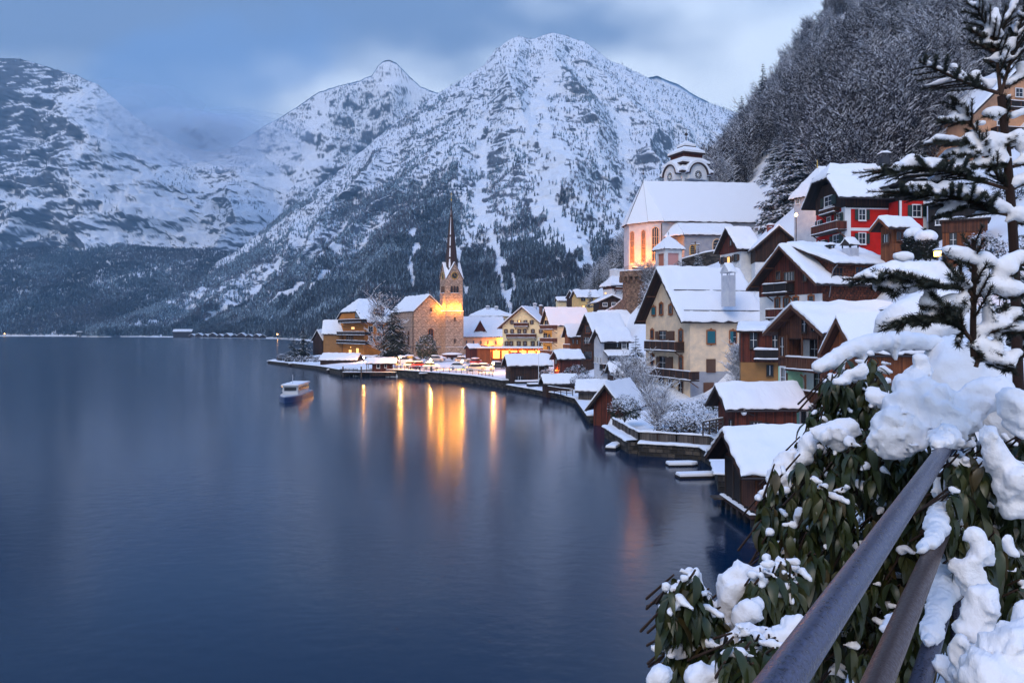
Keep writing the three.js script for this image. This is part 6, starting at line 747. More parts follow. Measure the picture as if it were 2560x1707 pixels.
    part('clock_face', new THREE.CylinderGeometry(1.15, 1.15, 0.08, 24).rotateX(Math.PI / 2), M.clock, q).position.set(0, yc - 0.15, cx + 1.45); part('clock_ring', new THREE.TorusGeometry(1.2, 0.1, 6, 28), M.trimWhite, q).position.set(0, yc - 0.15, cx + 1.47); part('clock_centre', new THREE.CylinderGeometry(0.5, 0.5, 0.05, 18).rotateX(Math.PI / 2), M.trimWhite, q).position.set(0, yc - 0.15, cx + 1.49); for (let m = 0; m < 12; m++) { const hm = part('hour_mark', cached('hm2', () => bx(-0.07, 0.07, 0.72, 1.02, 0, 0.03)), M.trimWhite, q); hm.position.set(0, yc - 0.15, cx + 1.50); hm.rotation.z = m * Math.PI / 6; } for (const [a, l] of [[-0.6, 0.95], [-2.2, 0.7]]) { const hd = part('clock_hand', bx(-0.06, 0.06, -0.1, l, 0, 0.03), M.gold, q); hd.position.set(0, yc - 0.15, cx + 1.53); hd.rotation.z = a; } }
  // floodlight at the foot of the apse
  const fl = at(1580, 660, 186.5).sub(g.position).applyAxisAngle(V(0, 1, 0), -th), Lm = part('floodlight', new THREE.SphereGeometry(0.22, 10, 8), M.lit, g); Lm.position.copy(fl); const p = new THREE.PointLight(0xff9420, 420, 0, 2); p.position.copy(fl); p.shadow.radius = 8; g.add(p);
}
// bastion below the apse
{
  const D = 176, cx = PX(1597, D), yt = PY(692, D), g = thing('stone_bastion', 'round stone bastion with corbelled parapet below the lit church apse', 'bastion', [cx, 0, -D - 2]), r = 3.4;
  const cyl = (r0, r1, y0, y1, n = 20) => { const c = new THREE.CylinderGeometry(r1, r0, y1 - y0, n, 1, true); c.translate(0, (y0 + y1) / 2, 0); const uv = c.attributes.uv; for (let i = 0; i < uv.count; i++) uv.setXY(i, uv.getX(i) * 2 * Math.PI * r0, uv.getY(i) * (y1 - y0)); return c; };
  part('shaft', cyl(r * 1.06, r * 0.94, 4, yt), M.stoneBrown, g); part('parapet', cyl(r * 1.16, r * 1.16, yt, yt + 1.3), M.stoneBrown, g); for (let k = 0; k < 18; k++) { const a = k / 18 * 6.283, b = part('corbel', cached('corb', () => bx(-0.22, 0.22, -1.1, 0.1, 0, 0.85)), M.stoneBrown, g); b.position.set(Math.sin(a) * r * 0.92, yt, Math.cos(a) * r * 0.92); b.rotation.y = a; }
  part('floor', new THREE.CylinderGeometry(r * 1.15, r * 1.15, 0.3, 20).translate(0, yt + 0.6, 0), M.snow, g); part('rail_snow', new THREE.TorusGeometry(r * 1.12, 0.16, 6, 24).rotateX(Math.PI / 2).translate(0, yt + 1.36, 0), M.snow, g);
}
// terrace wall of the churchyard, stair wall running down
{
  const wallRun = (name, label, pts, top, thick, mat, snowT = 0.3, drop = 9, cat = 'wall') => { const g = thing(name, label, cat); for (let k = 0; k < pts.length - 1; k++) { const a = pts[k], b = pts[k + 1], q = [V(a.x, a.y, a.z), V(b.x, b.y, b.z)], d = b.clone().sub(a).setY(0).normalize(), n = V(-d.z, 0, d.x).multiplyScalar(thick / 2), T = [q[0].clone().add(n), q[1].clone().add(n), q[1].clone().sub(n), q[0].clone().sub(n)], B = T.map((p) => p.clone().add(V(0, -drop, 0))), pos = []; const f = (...v) => { for (const i of [0, 1, 2, 0, 2, 3]) pos.push(v[i].x, v[i].y, v[i].z); }; f(...T); for (let i = 0; i < 4; i++) f(T[i], T[(i + 1) % 4], B[(i + 1) % 4], B[i]); const ge = new THREE.BufferGeometry(); ge.setAttribute('position', new THREE.Float32BufferAttribute(pos, 3)); part('masonry', boxUV(ge), mat, g); if (snowT) { const o = n.clone().multiplyScalar(1.25); part('snow', snowQuad(q[0].clone().sub(o), q[1].clone().sub(o), q[1].clone().add(o), q[0].clone().add(o), snowT, [1, k === pts.length - 2 ? 1 : 0, 1, k ? 0 : 1]), M.snow, g); } } return g; };
  globalThis.__wallRun = wallRun;
  wallRun('churchyard_wall', 'dark stone churchyard wall with snow cap below the hill church', [at(1655, 662, 178), at(1700, 650, 176), at(1760, 633, 174), at(1800, 626, 172)], 0, 0.6, M.stoneDark, 0.35);
  wallRun('church_terrace', 'pale retaining wall under the church apse', [at(1584, 668, 186), at(1618, 672, 178), at(1655, 662, 178)], 0, 0.6, M.stoneBrown, 0.2, 10);
  wallRun('stair_wall', 'rising brown stone stair wall left of the bastion with snowy coping', [at(1511, 780, 196), at(1540, 766, 190), at(1560, 748, 184), at(1573, 735, 180)], 0, 0.7, M.stoneBrown, 0.3, 7);
  // small roofed chapel in the churchyard
  const D = 172, x = PX(1672, D), yb = PY(672, D), g = thing('churchyard_chapel', 'little white chapel with pink arches and pyramidal snow roof before the hill church', 'chapel', [x, yb, -D], 0.35), h = PY(624, D) - yb, w = 2.0;
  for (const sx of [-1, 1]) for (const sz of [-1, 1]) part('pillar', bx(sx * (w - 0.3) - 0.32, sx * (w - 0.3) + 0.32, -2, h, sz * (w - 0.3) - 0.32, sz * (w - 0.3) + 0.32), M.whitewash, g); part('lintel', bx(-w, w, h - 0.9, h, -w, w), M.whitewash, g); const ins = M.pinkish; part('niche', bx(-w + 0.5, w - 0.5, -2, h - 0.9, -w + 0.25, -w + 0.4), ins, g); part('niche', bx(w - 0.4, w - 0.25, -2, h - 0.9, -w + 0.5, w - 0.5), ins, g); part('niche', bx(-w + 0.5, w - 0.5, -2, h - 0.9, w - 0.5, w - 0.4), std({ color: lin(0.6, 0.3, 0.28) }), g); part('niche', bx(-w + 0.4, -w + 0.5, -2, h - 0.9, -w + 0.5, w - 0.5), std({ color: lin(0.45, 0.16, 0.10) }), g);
  const ap = V(0, PY(590, D) - yb, 0), e = w + 0.6, cs = [V(-e, h - 0.1, e), V(e, h - 0.1, e), V(e, h - 0.1, -e), V(-e, h - 0.1, -e)]; for (let k = 0; k < 4; k++) { const b = cs[k], c2 = cs[(k + 1) % 4], m = b.clone().add(c2).multiplyScalar(0.5).lerp(ap, 0.45).add(V(0, -0.25, 0)); part('roof_slope', slab(ap, ap.clone(), c2, b, 0.12), M.woodDark, g); part('snow', snowQuad(ap, ap.clone(), c2, b, 0.32, [0, 0, 1, 0]), M.snow, g); }
  part('finial', bar(ap, ap.clone().add(V(0, 0.9, 0)), 0.06), M.gutter, g);
  const cr = thing('wooden_crucifix', 'tall dark wooden crucifix standing before the church aisle wall', 'crucifix', [PX(1738.6, 176), PY(640, 176), -176]); part('upright', bx(-0.12, 0.12, -1, PY(604, 176) - PY(640, 176), -0.1, 0.1), M.trimBrown, cr); const ya = PY(612, 176) - PY(640, 176); part('crossbar', bx(-0.95, 0.95, ya - 0.1, ya + 0.1, -0.101, 0.101), M.trimBrown, cr); part('figure', merge([bar(V(0, ya - 0.05, 0.14), V(0, ya - 1.1, 0.14), 0.11, 6, 0.08), bar(V(-0.6, ya + 0.08, 0.14), V(0, ya - 0.1, 0.14), 0.05), bar(V(0.6, ya + 0.08, 0.14), V(0, ya - 0.1, 0.14), 0.05), new THREE.SphereGeometry(0.11, 8, 6).translate(0, ya + 0.08, 0.16)]), M.gold, cr); part('snow', snowTop(-1, 1, ya + 0.1, -0.12, 0.12, 0.12), M.snow, cr);
}
// lamp glowing in the tree behind the dark gabled house
{ const p = at(pB(1690, 930)[0], pB(1690, 930)[1], 119), g = thing('slope_street_lamp', 'glowing street lamp among frosted twigs left of the red house', 'street lamp', [p.x, p.y, p.z]); part('pole', bar(V(0, -7, 0), V(0, 0, 0), 0.07), M.gutter, g); part('lamp_globe', new THREE.SphereGeometry(0.24, 12, 8), std({ color: lin(1, 0.8, 0.5), emissive: new THREE.Color(1, 0.72, 0.3), emissiveIntensity: 9 }), g); const l = new THREE.PointLight(0xffa848, 150, 0, 2); g.add(l); part('cap', new THREE.ConeGeometry(0.3, 0.2, 10).translate(0, 0.32, 0), M.gutter, g); }
// ------------------------------------------------------------------ shore: walls, fences, docks, lamps, cars, boats
{
  const wallRun = globalThis.__wallRun; delete globalThis.__wallRun;
  const P = (px, D, y) => V(PX(px, D), y, -D);
  // garden sea wall with board fence
  const gw = [P(1521, 86, 1.1), P(1563, 77.7, 1.1), P(1585, 74, 1.1), P(1680, 72.6, 1.1), P(1766, 71, 1.1), P(1800, 66, 1.2), P(1818, 56, 1.2)];
  wallRun('garden_sea_wall', 'dark stone sea wall with a snowy ledge round the garden of the beige house', gw.map((p) => p.clone().add(V(0.9, 0, -1.1))), 0, 2.4, M.stoneDark, 0.22, 4);
  const fence = thing('garden_board_fence', 'weathered board fence capped with snow on top of the garden sea wall', 'fence'); for (let k = 0; k < gw.length - 2; k++) { const a = gw[k].clone().add(V(0.6, 0, -0.8)), b = gw[k + 1].clone().add(V(0.6, 0, -0.8)); part('board_panel', beam(a.clone().add(V(0, 0.45, 0)), b.clone().add(V(0, 0.45, 0)), 0.06, 0.9), M.woodGrey, fence); part('top_rail', beam(a.clone().add(V(0, 0.93, 0)), b.clone().add(V(0, 0.93, 0)), 0.14, 0.06), M.woodDark, fence); const d = b.clone().sub(a).normalize(), n = V(-d.z, 0, d.x).multiplyScalar(0.14); const t = V(0, 0.96, 0); part('snow', snowQuad(a.clone().add(t).sub(n), b.clone().add(t).sub(n), b.clone().add(t).add(n), a.clone().add(t).add(n), 0.22, [1, 1, 1, 1], { cell: 0.35 }), M.snow, fence); const np = Math.round(a.distanceTo(b) / 1.8); for (let q = 0; q <= np; q++) part('post', bx(-0.06, 0.06, -0.1, 0.95, -0.06, 0.06), M.woodDark, fence).position.copy(a.clone().lerp(b, q / np)); }
  // shore walls further along
  wallRun('shore_wall', 'low dark shore wall with snow along the sheds', [P(1481, 99, 0.9), P(1462, 112, 0.9), P(1447, 125, 0.9), P(1402, 135, 0.9), P(1330, 147, 0.9), P(1270, 158, 0.9)].map((p) => p.clone().add(V(1.3, 0, -1.0))), 0, 3.0, M.stoneDark, 0.2, 3.5);
  const quay = [P(1268, 160, 1.6), P(1196, 175, 1.7), P(1140, 181, 1.8), P(1108, 184, 1.9), P(994, 202, 1.8), P(858, 205, 1.6), P(822, 224, 1.4), P(800, 237, 1.2), P(672, 289, 0.8)];
  wallRun('quay_wall', 'dark quay wall with snowy edge along the car park', quay.map((p) => p.clone().add(V(0.8, 0, -1.4))), 0, 3.4, M.stoneDark, 0.22, 3.5);
  // railings
  const railing = (name, label, pts, h, mat, step = 2.2) => { const g = thing(name, label, 'railing'); for (let k = 0; k < pts.length - 1; k++) { const a = pts[k], b = pts[k + 1], n = Math.max(1, Math.round(a.distanceTo(b) / step)); for (let q = 0; q < n + (k === pts.length - 2 ? 1 : 0); q++) part('post', cached('rp' + h, () => bx(-0.06, 0.06, -0.3, h, -0.06, 0.06)), mat, g).position.copy(a.clone().lerp(b, q / n)); for (const f of [0.35, 0.68, 1]) part('rail', beam(a.clone().add(V(0, h * f, 0)), b.clone().add(V(0, h * f, 0)), 0.07, 0.10), mat, g); const d = b.clone().sub(a).normalize(), w = V(-d.z, 0, d.x).multiplyScalar(0.08), t = V(0, h + 0.05, 0); part('snow', snowQuad(a.clone().add(t).sub(w), b.clone().add(t).sub(w), b.clone().add(t).add(w), a.clone().add(t).add(w), 0.12, [1, 1, 1, 1], { cell: 0.8 }), M.snow, g); } return g; };
  railing('quay_railing', 'snowy wooden railing along the curved quay before the parked cars', [P(1232, 169, 1.75), P(1196, 176, 1.85), P(1140, 182, 1.95), P(1108, 185, 2.0)], 1.1, M.woodGrey); railing('shore_railing', 'dark wooden railing beside the long boat shed', [P(1370, 136.5, 1.1), P(1402, 132, 1.1), P(1432, 129, 1.1)], 1.0, M.woodDark); railing('pier_railing', 'pale railing on the jetty end left of the quay', [P(1108, 186, 2.0), P(1060, 190, 2.0), P(1030, 195, 2.0), P(985, 203.6, 2.0)], 1.0, M.woodGrey);
  railing('shed_stair_railing', 'short snowy railing before the garden shed', [P(1758, 70.5, 2.6), P(1808, 68, 3.2)], 0.9, M.woodGrey, 0.9);
  // dock with hut
  { const D = 203, x0 = PX(860, D), x1 = PX(992, D), g = thing('landing_stage', 'wooden ferry landing stage on dark piles with snowy deck', 'jetty', [x0, 0, -D]), w = x1 - x0; part('deck', bx(0, w, 0.9, 1.15, -5, 1.6), M.woodDark, g); part('snow', snowTop(-0.1, w + 0.1, 1.15, -5, 1.65, 0.18), M.snow, g); for (let k = 0; k < 11; k++) part('pile', bar(V(0, -2, 1.3), V(0, 1.0, 1.3), 0.16, 7), M.woodBlack, g).position.x = 0.3 + k * (w - 0.6) / 10; part('fascia', bx(7, w, 0.2, 0.85, 1.45, 1.62), M.woodDark, g);
    const H = new House({ name: 'dock_hut', label: 'dark red ticket hut with snowy roof standing on the landing stage', category: 'hut', px: 930, D: 201.8, yaw: 4, left: 926, right: 979, W: 4, baseY: 1.15, eave: 909.5, ridge: 897, og: 1.6, oe: 0.6, og2: 1.2, mat: M.woodRed, snow: 0.42, deep: 0.05 }); put(H, pG, kG, 'front', [[1122, 1012, 26, 32, { nx: 1, frame: M.trimWhite, lit: 0 }], [1190, 1008, 16, 32, { nx: 1, frame: M.trimWhite }]]); for (const x of [-1.4, H.L + 1]) for (const z of [-0.1, -3.9]) part('post', bx(x - 0.07, x + 0.07, 0, H.h - 0.1, z - 0.07, z + 0.07), M.trimBrown, H.g); const l = part('porch_lamp', new THREE.SphereGeometry(0.16, 8, 6), M.lit, H.g); l.position.set(-1.0, H.h - 0.3, 0.3); const p = new THREE.PointLight(0xff9a3c, 22, 0, 2); p.position.copy(l.position); H.g.add(p);
    railing('landing_railing', 'low snow-covered railing on the left of the landing stage', [P(862, 202, 1.2), P(893, 202, 1.2)], 0.9, M.woodGrey, 1.2); }
  [[902.6, 200.6, 'beside the ticket hut'], [1026.5, 198, 'left of the three by the jetty'], [1049, 194, 'middle of the three by the jetty'], [1078.7, 188, 'right of the three by the jetty'], [857, 203, 'at the left corner of the landing stage']].forEach(([px, D, w]) => { const y = PY(916, D), g = thing('mooring_post', 'pale snow-tipped mooring post standing in the water ' + w, 'post', [PX(px, D), 0, -D], 0, 'mooring posts by the quay'); part('post_shaft', bar(V(0, -2, 0), V(0, y, 0), 0.2, 8, 0.18), M.woodGrey, g); part('snow_cap', new THREE.SphereGeometry(0.24, 10, 6).scale(1, 0.7, 1).translate(0, y + 0.04, 0), M.snow, g); });
  { const D = 190, g = thing('jetty', 'short wooden jetty with railing projecting from the quay', 'jetty', [PX(1082, D), 0, -D]); part('deck', bx(-3.2, 2.6, 1.2, 1.45, -4, 0.6), M.woodDark, g); part('snow', snowTop(-3.3, 2.7, 1.45, -4, 0.7, 0.2), M.snow, g); for (let k = 0; k < 4; k++) part('pile', bar(V(0, -2, 0.3), V(0, 1.3, 0.3), 0.16, 7), M.woodBlack, g).position.x = -3 + k * 1.8; }
  // left shore: snowy piers and covered boats
  [[[670, 736], 287, 'far left snowy pier reaching out from the point', 6], [[722, 790], 262, 'flat snowy pier second from the left point', 7], [[818, 852], 221, 'snow-covered raft beside the landing stage', 4]].forEach(([[a, b], D, lab, dp], i) => { const x0 = PX(a, D), x1 = PX(b, D), g = thing('snowy_pier', lab, 'pier', [x0, 0, -D]); part('deck', bx(0, x1 - x0, -0.5, 0.75, -dp, 0), M.woodDark, g); part('snow', snowTop(-0.2, x1 - x0 + 0.2, 0.75, -dp, 0.2, 0.5), M.snow, g); for (let k = 0; k < 5; k++) part('pile', bar(V(0, -2, 0.1), V(0, 0.8, 0.1), 0.15, 6), M.woodBlack, g).position.x = 0.3 + k * (x1 - x0 - 0.6) / 4; });
  new House({ name: 'low_boathouse', label: 'low boathouse almost hidden under a broad snow roof left of the landing stage', category: 'boathouse', px: 800, D: 240, yaw: -4, left: 795, right: 890, W: 7, baseY: 0.6, eave: 901, ridge: 886, og: 0.4, oe: 0.4, mat: M.woodDark, snow: 0.5, deep: 1.5 });
  { const g = thing('snowy_canopy', 'snow-covered canopy before the ochre hotel', 'canopy', [PX(885, 250), 0, -250]); part('roof', bx(0, 9, 3.2, 3.4, -5, 0), M.woodDark, g); part('snow', snowTop(-0.2, 9.2, 3.4, -5, 0.2, 0.5), M.snow, g); for (const x of [0.3, 4.5, 8.7]) part('post', bx(x - 0.1, x + 0.1, 0, 3.2, -0.3, -0.1), M.trimDark, g); }
  const boat = (px, D, y, len, turn, label, grp) => { const g = thing('snowy_rowing_boat', label, 'boat', [PX(px, D), y, -D], turn, grp), sh = new THREE.Shape(); sh.moveTo(-len / 2, -0.55); sh.lineTo(len * 0.25, -0.6); sh.quadraticCurveTo(len * 0.45, -0.35, len / 2, 0); sh.quadraticCurveTo(len * 0.45, 0.35, len * 0.25, 0.6); sh.lineTo(-len / 2, 0.55); sh.closePath(); part('hull', new THREE.ExtrudeGeometry(sh, { depth: 0.26, bevelEnabled: true, bevelSize: 0.1, bevelThickness: 0.1 }).rotateX(-Math.PI / 2).scale(1, 1, 0.85).translate(0, -0.12, 0), M.woodBlack, g); const s2 = new THREE.ExtrudeGeometry(sh, { depth: 0.04, bevelEnabled: true, bevelSize: 0.12, bevelOffset: -0.08, bevelThickness: 0.16, bevelSegments: 5 }).rotateX(-Math.PI / 2).scale(1, 1, 0.85).translate(0, 0.28, 0); part('snow', s2, M.snow, g); return g; };
  boat(1537, 79, -0.02, 3.2, 1.2, 'small snow-filled boat at the corner of the garden sea wall'); boat(1748, 63, -0.05, 3.4, 0.15, 'snow-topped rowing boat moored left of the nearest boathouse'); boat(1707, 68.5, -0.1, 2.6, 0.1, 'half-sunk snowy plank boat under the garden wall'); boat(1320, 156, 1.5, 5, 0.2, 'upturned boat under snow before the dark boathouse'); boat(1345, 150, 1.4, 4, 0.3, 'second upturned snowy boat near the flagpole');
  { const g = thing('boat_on_trailer', 'red-brown boat under a snowy cover on a trailer beside the church tower', 'boat', [PX(1130, 226), 3.4, -226], 0.2), b = new THREE.SphereGeometry(1, 14, 8, 0, 6.283, Math.PI / 2, Math.PI / 2); part('hull', b.clone().scale(3, 0.9, 1.0).translate(0, 1.5, 0), M.woodRed, g); part('snow', new THREE.SphereGeometry(1, 14, 8, 0, 6.283, 0, Math.PI / 2).scale(3, 0.6, 1).translate(0, 1.5, 0), M.snow, g); part('trailer', merge([bx(-2, 2, 0.35, 0.5, -0.7, 0.7), bx(-1.5, -1.3, 0.5, 1, -0.6, 0.6), bx(1.3, 1.5, 0.5, 1, -0.6, 0.6)]), M.gutter, g); for (const s of [-1, 1]) part('wheel', new THREE.CylinderGeometry(0.35, 0.35, 0.2, 12).rotateX(Math.PI / 2).translate(0, 0.35, s * 0.85), M.clock, g); }
  { const D = 150, g = thing('flagpole', 'tall thin white flagpole standing on the shore before the dark boathouse', 'flagpole', [PX(1346.5, D), 1.0, -D]); part('pole', bar(V(0, 0, 0), V(0, PY(845, D) - 1, 0), 0.07, 6, 0.04), M.trimWhite, g); part('knob', new THREE.SphereGeometry(0.1, 8, 6).translate(0, PY(845, D) - 1, 0), M.trimWhite, g); }
  // street lamps along the quay
  const glow = std({ color: lin(1, 0.85, 0.55), emissive: new THREE.Color(1, 0.66, 0.24), emissiveIntensity: 90 });
  [[909, 894, 236, 'before the ochre hotel', 70], [1000.5, 893, 201, 'beside the dark fir tree', 140], [1076.7, 900, 198, 'before the round bush at the church door', 140], [1155.6, 903, 196, 'among the cars below the church tower', 140], [1233, 908, 183, 'by the curved quay railing', 110]].forEach(([px, py, D, w, I]) => { const x = PX(px, D), y = PY(py, D), gy = Math.max(1.2, groundY(x, D)), g = thing('street_lamp', 'lit street lamp with a round globe ' + w, 'street lamp', [x, y, -D], 0, 'lit lamps along the quay'); part('pole', bar(V(0, gy - y - 0.5, 0), V(0, -0.3, 0), 0.09, 8, 0.06), M.gutter, g); part('lamp_globe', new THREE.SphereGeometry(0.245, 14, 10), glow, g); part('cap', new THREE.ConeGeometry(0.32, 0.18, 12).translate(0, 0.34, 0), M.gutter, g); part('snow', new THREE.SphereGeometry(0.3, 10, 6, 0, 6.283, 0, Math.PI / 2).scale(1, 0.6, 1).translate(0, 0.36, 0), M.snow, g); part('collar', new THREE.CylinderGeometry(0.12, 0.08, 0.16, 8).translate(0, -0.3, 0), M.gutter, g); const l = new THREE.PointLight(0xffa238, I, 0, 2); l.shadow.radius = 10; g.add(l); });
  // far lamp on the opposite shore
  { const D = 1180, g = thing('far_shore_lamp', 'tiny orange lamp on the far shore beside the pale yellow house', 'street lamp', [PX(693, D), PY(836, D), -D]); part('pole', bar(V(0, -6, 0), V(0, 0, 0), 0.2), M.gutter, g); part('lamp_globe', new THREE.SphereGeometry(0.7, 10, 8), std({ color: lin(1, 0.8, 0.5), emissive: new THREE.Color(1, 0.5, 0.15), emissiveIntensity: 25 }), g); }
  // parked cars
  const paint = { white: std({ color: lin(0.7, 0.7, 0.7), roughness: 0.35 }), dark: std({ color: lin(0.03, 0.035, 0.04), roughness: 0.3 }), red: std({ color: lin(0.35, 0.02, 0.02), roughness: 0.3 }), silver: std({ color: lin(0.35, 0.36, 0.38), roughness: 0.3, metalness: 0.5 }) };
  const carKit = (() => { const s = new THREE.Shape(); s.moveTo(-2.1, 0.3); s.lineTo(2.1, 0.3); s.quadraticCurveTo(2.2, 0.75, 1.95, 0.85); s.lineTo(1.05, 0.98); s.lineTo(-1.75, 1.02); s.quadraticCurveTo(-2.2, 0.95, -2.15, 0.6); s.closePath(); const c = new THREE.Shape(); c.moveTo(-1.8, 0.98); c.quadraticCurveTo(-1.5, 1.5, -1.0, 1.5); c.lineTo(0.1, 1.5); c.quadraticCurveTo(0.6, 1.4, 1.1, 0.96); c.closePath(); const e = (q, d, z, b) => new THREE.ExtrudeGeometry(q, { depth: d, bevelEnabled: true, bevelSize: b, bevelThickness: b, bevelSegments: 3 }).translate(0, 0, -d / 2); return { body: e(s, 1.6, 0, 0.08), cabin: e(c, 1.3, 0, 0.06), roof: new RoundedBoxGeometry(1.5, 0.16, 1.34, 3, 0.07).translate(-0.5, 1.6, 0), snow: snowTop(-1.5, 0.5, 1.6, -0.75, 0.75, 0.28), hood: snowTop(1.1, 2.0, 0.98, -0.75, 0.75, 0.18), wheel: new THREE.CylinderGeometry(0.33, 0.33, 0.22, 14).rotateX(Math.PI / 2), rim: new THREE.CylinderGeometry(0.2, 0.2, 0.24, 10).rotateX(Math.PI / 2), lamp: new THREE.SphereGeometry(0.12, 8, 6) }; })();
  const car = (px, D, turn, col, label, van) => { const x = PX(px, D), y = groundY(x, D) + 0.12, g = thing('parked_car', label, van ? 'van' : 'car', [x, y, -D], turn, 'cars parked by the quay'); if (van) g.scale.set(1.1, 1.3, 1.15); part('body', carKit.body, paint[col], g); part('cabin', carKit.cabin, M.glass, g); part('roof', carKit.roof, paint[col], g); part('snow', carKit.snow, M.snow, g); part('hood_snow', carKit.hood, M.snow, g); for (const sx of [-1.35, 1.3]) for (const sz of [-1, 1]) { const w = part('wheel', carKit.wheel, M.clock, g); w.position.set(sx, 0.33, sz * 0.78); part('rim', carKit.rim, M.metal, w); } for (const sz of [-0.6, 0.6]) { part('headlight', carKit.lamp, M.trimWhite, g).position.set(2.1, 0.68, sz); part('tail_light', carKit.lamp, paint.red, g).position.set(-2.15, 0.75, sz); } };
  [[1213, 189, 0.1, 'white', 'white car parked nearest the curved quay railing'], [1190, 188, 0.3, 'silver', 'silver car half behind the white car by the quay railing'], [1147, 195, -0.1, 'white', 'snowed-over white car below the third lamp'], [1078, 199, 0.2, 'white', 'snow-covered white car left of the jetty posts'], [1050, 203, 0.5, 'red', 'red car under snow between the two lamps'], [1030, 204, 0.2, 'white', 'leftmost white car in the quay row'], [1157, 214, 0.2, 'silver', 'silver car parked in front of the stone church tower'], [1092, 222, -0.2, 'silver', 'silver car before the church front'], [1190, 210, 1.2, 'red', 'red car beside the market kiosk'], [1245, 196, 0.4, 'dark', 'dark car near the boathouse end of the car park']].forEach((a) => car(...a)); car(1010, 214, 0.1, 'white', 'white delivery van parked right of the dark fir tree', true); car(1028, 216, 0.4, 'dark', 'dark van parked next to the white delivery van', true);
}
// ------------------------------------------------------------------ passenger ferry on the lake
{
  const D = 136, g = thing('passenger_ferry', 'small white passenger ferry with a row of warm cabin lights on the lake', 'ferry', [-37, 0, -D], Math.PI / 2 + 0.06), L = 15, sh = new THREE.Shape(); sh.moveTo(-L / 2, -1.6); sh.lineTo(L * 0.18, -1.7); sh.quadraticCurveTo(L * 0.42, -1.2, L / 2, 0); sh.quadraticCurveTo(L * 0.42, 1.2, L * 0.18, 1.7); sh.lineTo(-L / 2, 1.6); sh.closePath();
  const white = std({ color: lin(0.55, 0.57, 0.6), roughness: 0.35 }), blue = std({ color: lin(0.02, 0.05, 0.14), roughness: 0.35 });
  g.rotation.y = -Math.PI / 2 + 0.06; part('hull', new THREE.ExtrudeGeometry(sh, { depth: 1.0, bevelEnabled: true, bevelSize: 0.15, bevelThickness: 0.15, bevelSegments: 3 }).rotateX(-Math.PI / 2).translate(0, -0.25, 0), blue, g); part('deck', new THREE.ExtrudeGeometry(sh, { depth: 0.12, bevelEnabled: false }).rotateX(-Math.PI / 2).translate(0, 0.9, 0), white, g);
  part('cabin', new RoundedBoxGeometry(9.2, 1.5, 2.6, 3, 0.15).translate(-1.2, 1.7, 0), white, g); part('roof', new RoundedBoxGeometry(10, 0.18, 3.0, 2, 0.08).translate(-1.1, 2.52, 0), white, g); part('snow', snowTop(-6, 3.8, 2.61, -1.4, 1.4, 0.12), M.snow, g);
  for (let k = 0; k < 7; k++) for (const s of [-1, 1]) part('window', bx(-5.4 + k * 1.25, -4.4 + k * 1.25, 1.6, 2.15, s > 0 ? 1.3 : -1.33, s > 0 ? 1.33 : -1.3), M.glass, g); part('windscreen', bx(3.4, 3.43, 1.6, 2.2, -1, 1), M.glass, g); part('mast', bar(V(1.5, 2.6, 0), V(1.5, 4.2, 0), 0.05), white, g);
  for (let k = 0; k < 4; k++) { part('deck_lamp', new THREE.SphereGeometry(0.12, 8, 6), M.lit, g).position.set(-5 + k * 2.6, 2.3, 1.45); } const l = new THREE.PointLight(0xffb060, 8, 0, 2); l.position.set(-1, 2.3, 1.8); g.add(l); part('bow_rail', tube([V(2.5, 1.7, 1.4), V(5, 1.7, 1.0), V(6.9, 1.8, 0), V(5, 1.7, -1.0), V(2.5, 1.7, -1.4)], 0.04, 5, 20), white, g);
}
// ------------------------------------------------------------------ garden plants, single trees
function denseBush(seed, w, h, green, snowShare, n = 900, leaf = 0.16) {
  const R = rng(seed), K = new TB(), T = new TB(); for (let i = 0; i < 6; i++) { const a = R() * 6.28; T.limb(V(0, 0, 0), V(Math.cos(a) * w * 0.3, h * 0.6, Math.sin(a) * w * 0.3), 0.05, 0.02, cBark, 4); }
  for (let i = 0; i < n; i++) { const a = R() * 6.283, e = Math.asin(R() * 1.6 - 0.6 > 1 ? 1 : R() * 1.6 - 0.6), r = 0.72 + 0.3 * R() + 0.22 * noise(Math.cos(a) * 2 + seed, e * 2, Math.sin(a) * 2), c = V(Math.cos(a) * Math.cos(e) * w / 2 * r, h * 0.42 + Math.sin(e) * h * 0.56 * r, Math.sin(a) * Math.cos(e) * w / 2 * r); const up = Math.sin(e) > -0.1 && R() < snowShare * (0.5 + 0.7 * Math.max(0, Math.sin(e))), col = up ? cSnow : green.map((x) => x * (0.6 + 0.8 * R())), l = leaf * (up ? 1.3 : 1) * (0.6 + 0.8 * R()); for (let q = 0; q < 3; q++) { const d1 = V(R() - 0.5, (R() - 0.5) * (up ? 0.35 : 1), R() - 0.5).multiplyScalar(2 * l), d2 = V(R() - 0.5, (R() - 0.5) * (up ? 0.35 : 1), R() - 0.5).multiplyScalar(2 * l); if (up) c.y += 0.012; K.tri(c, c.clone().add(d1), c.clone().add(d2), col); } }
  return { trunk: T.geo(), crown: K.geo() };
}
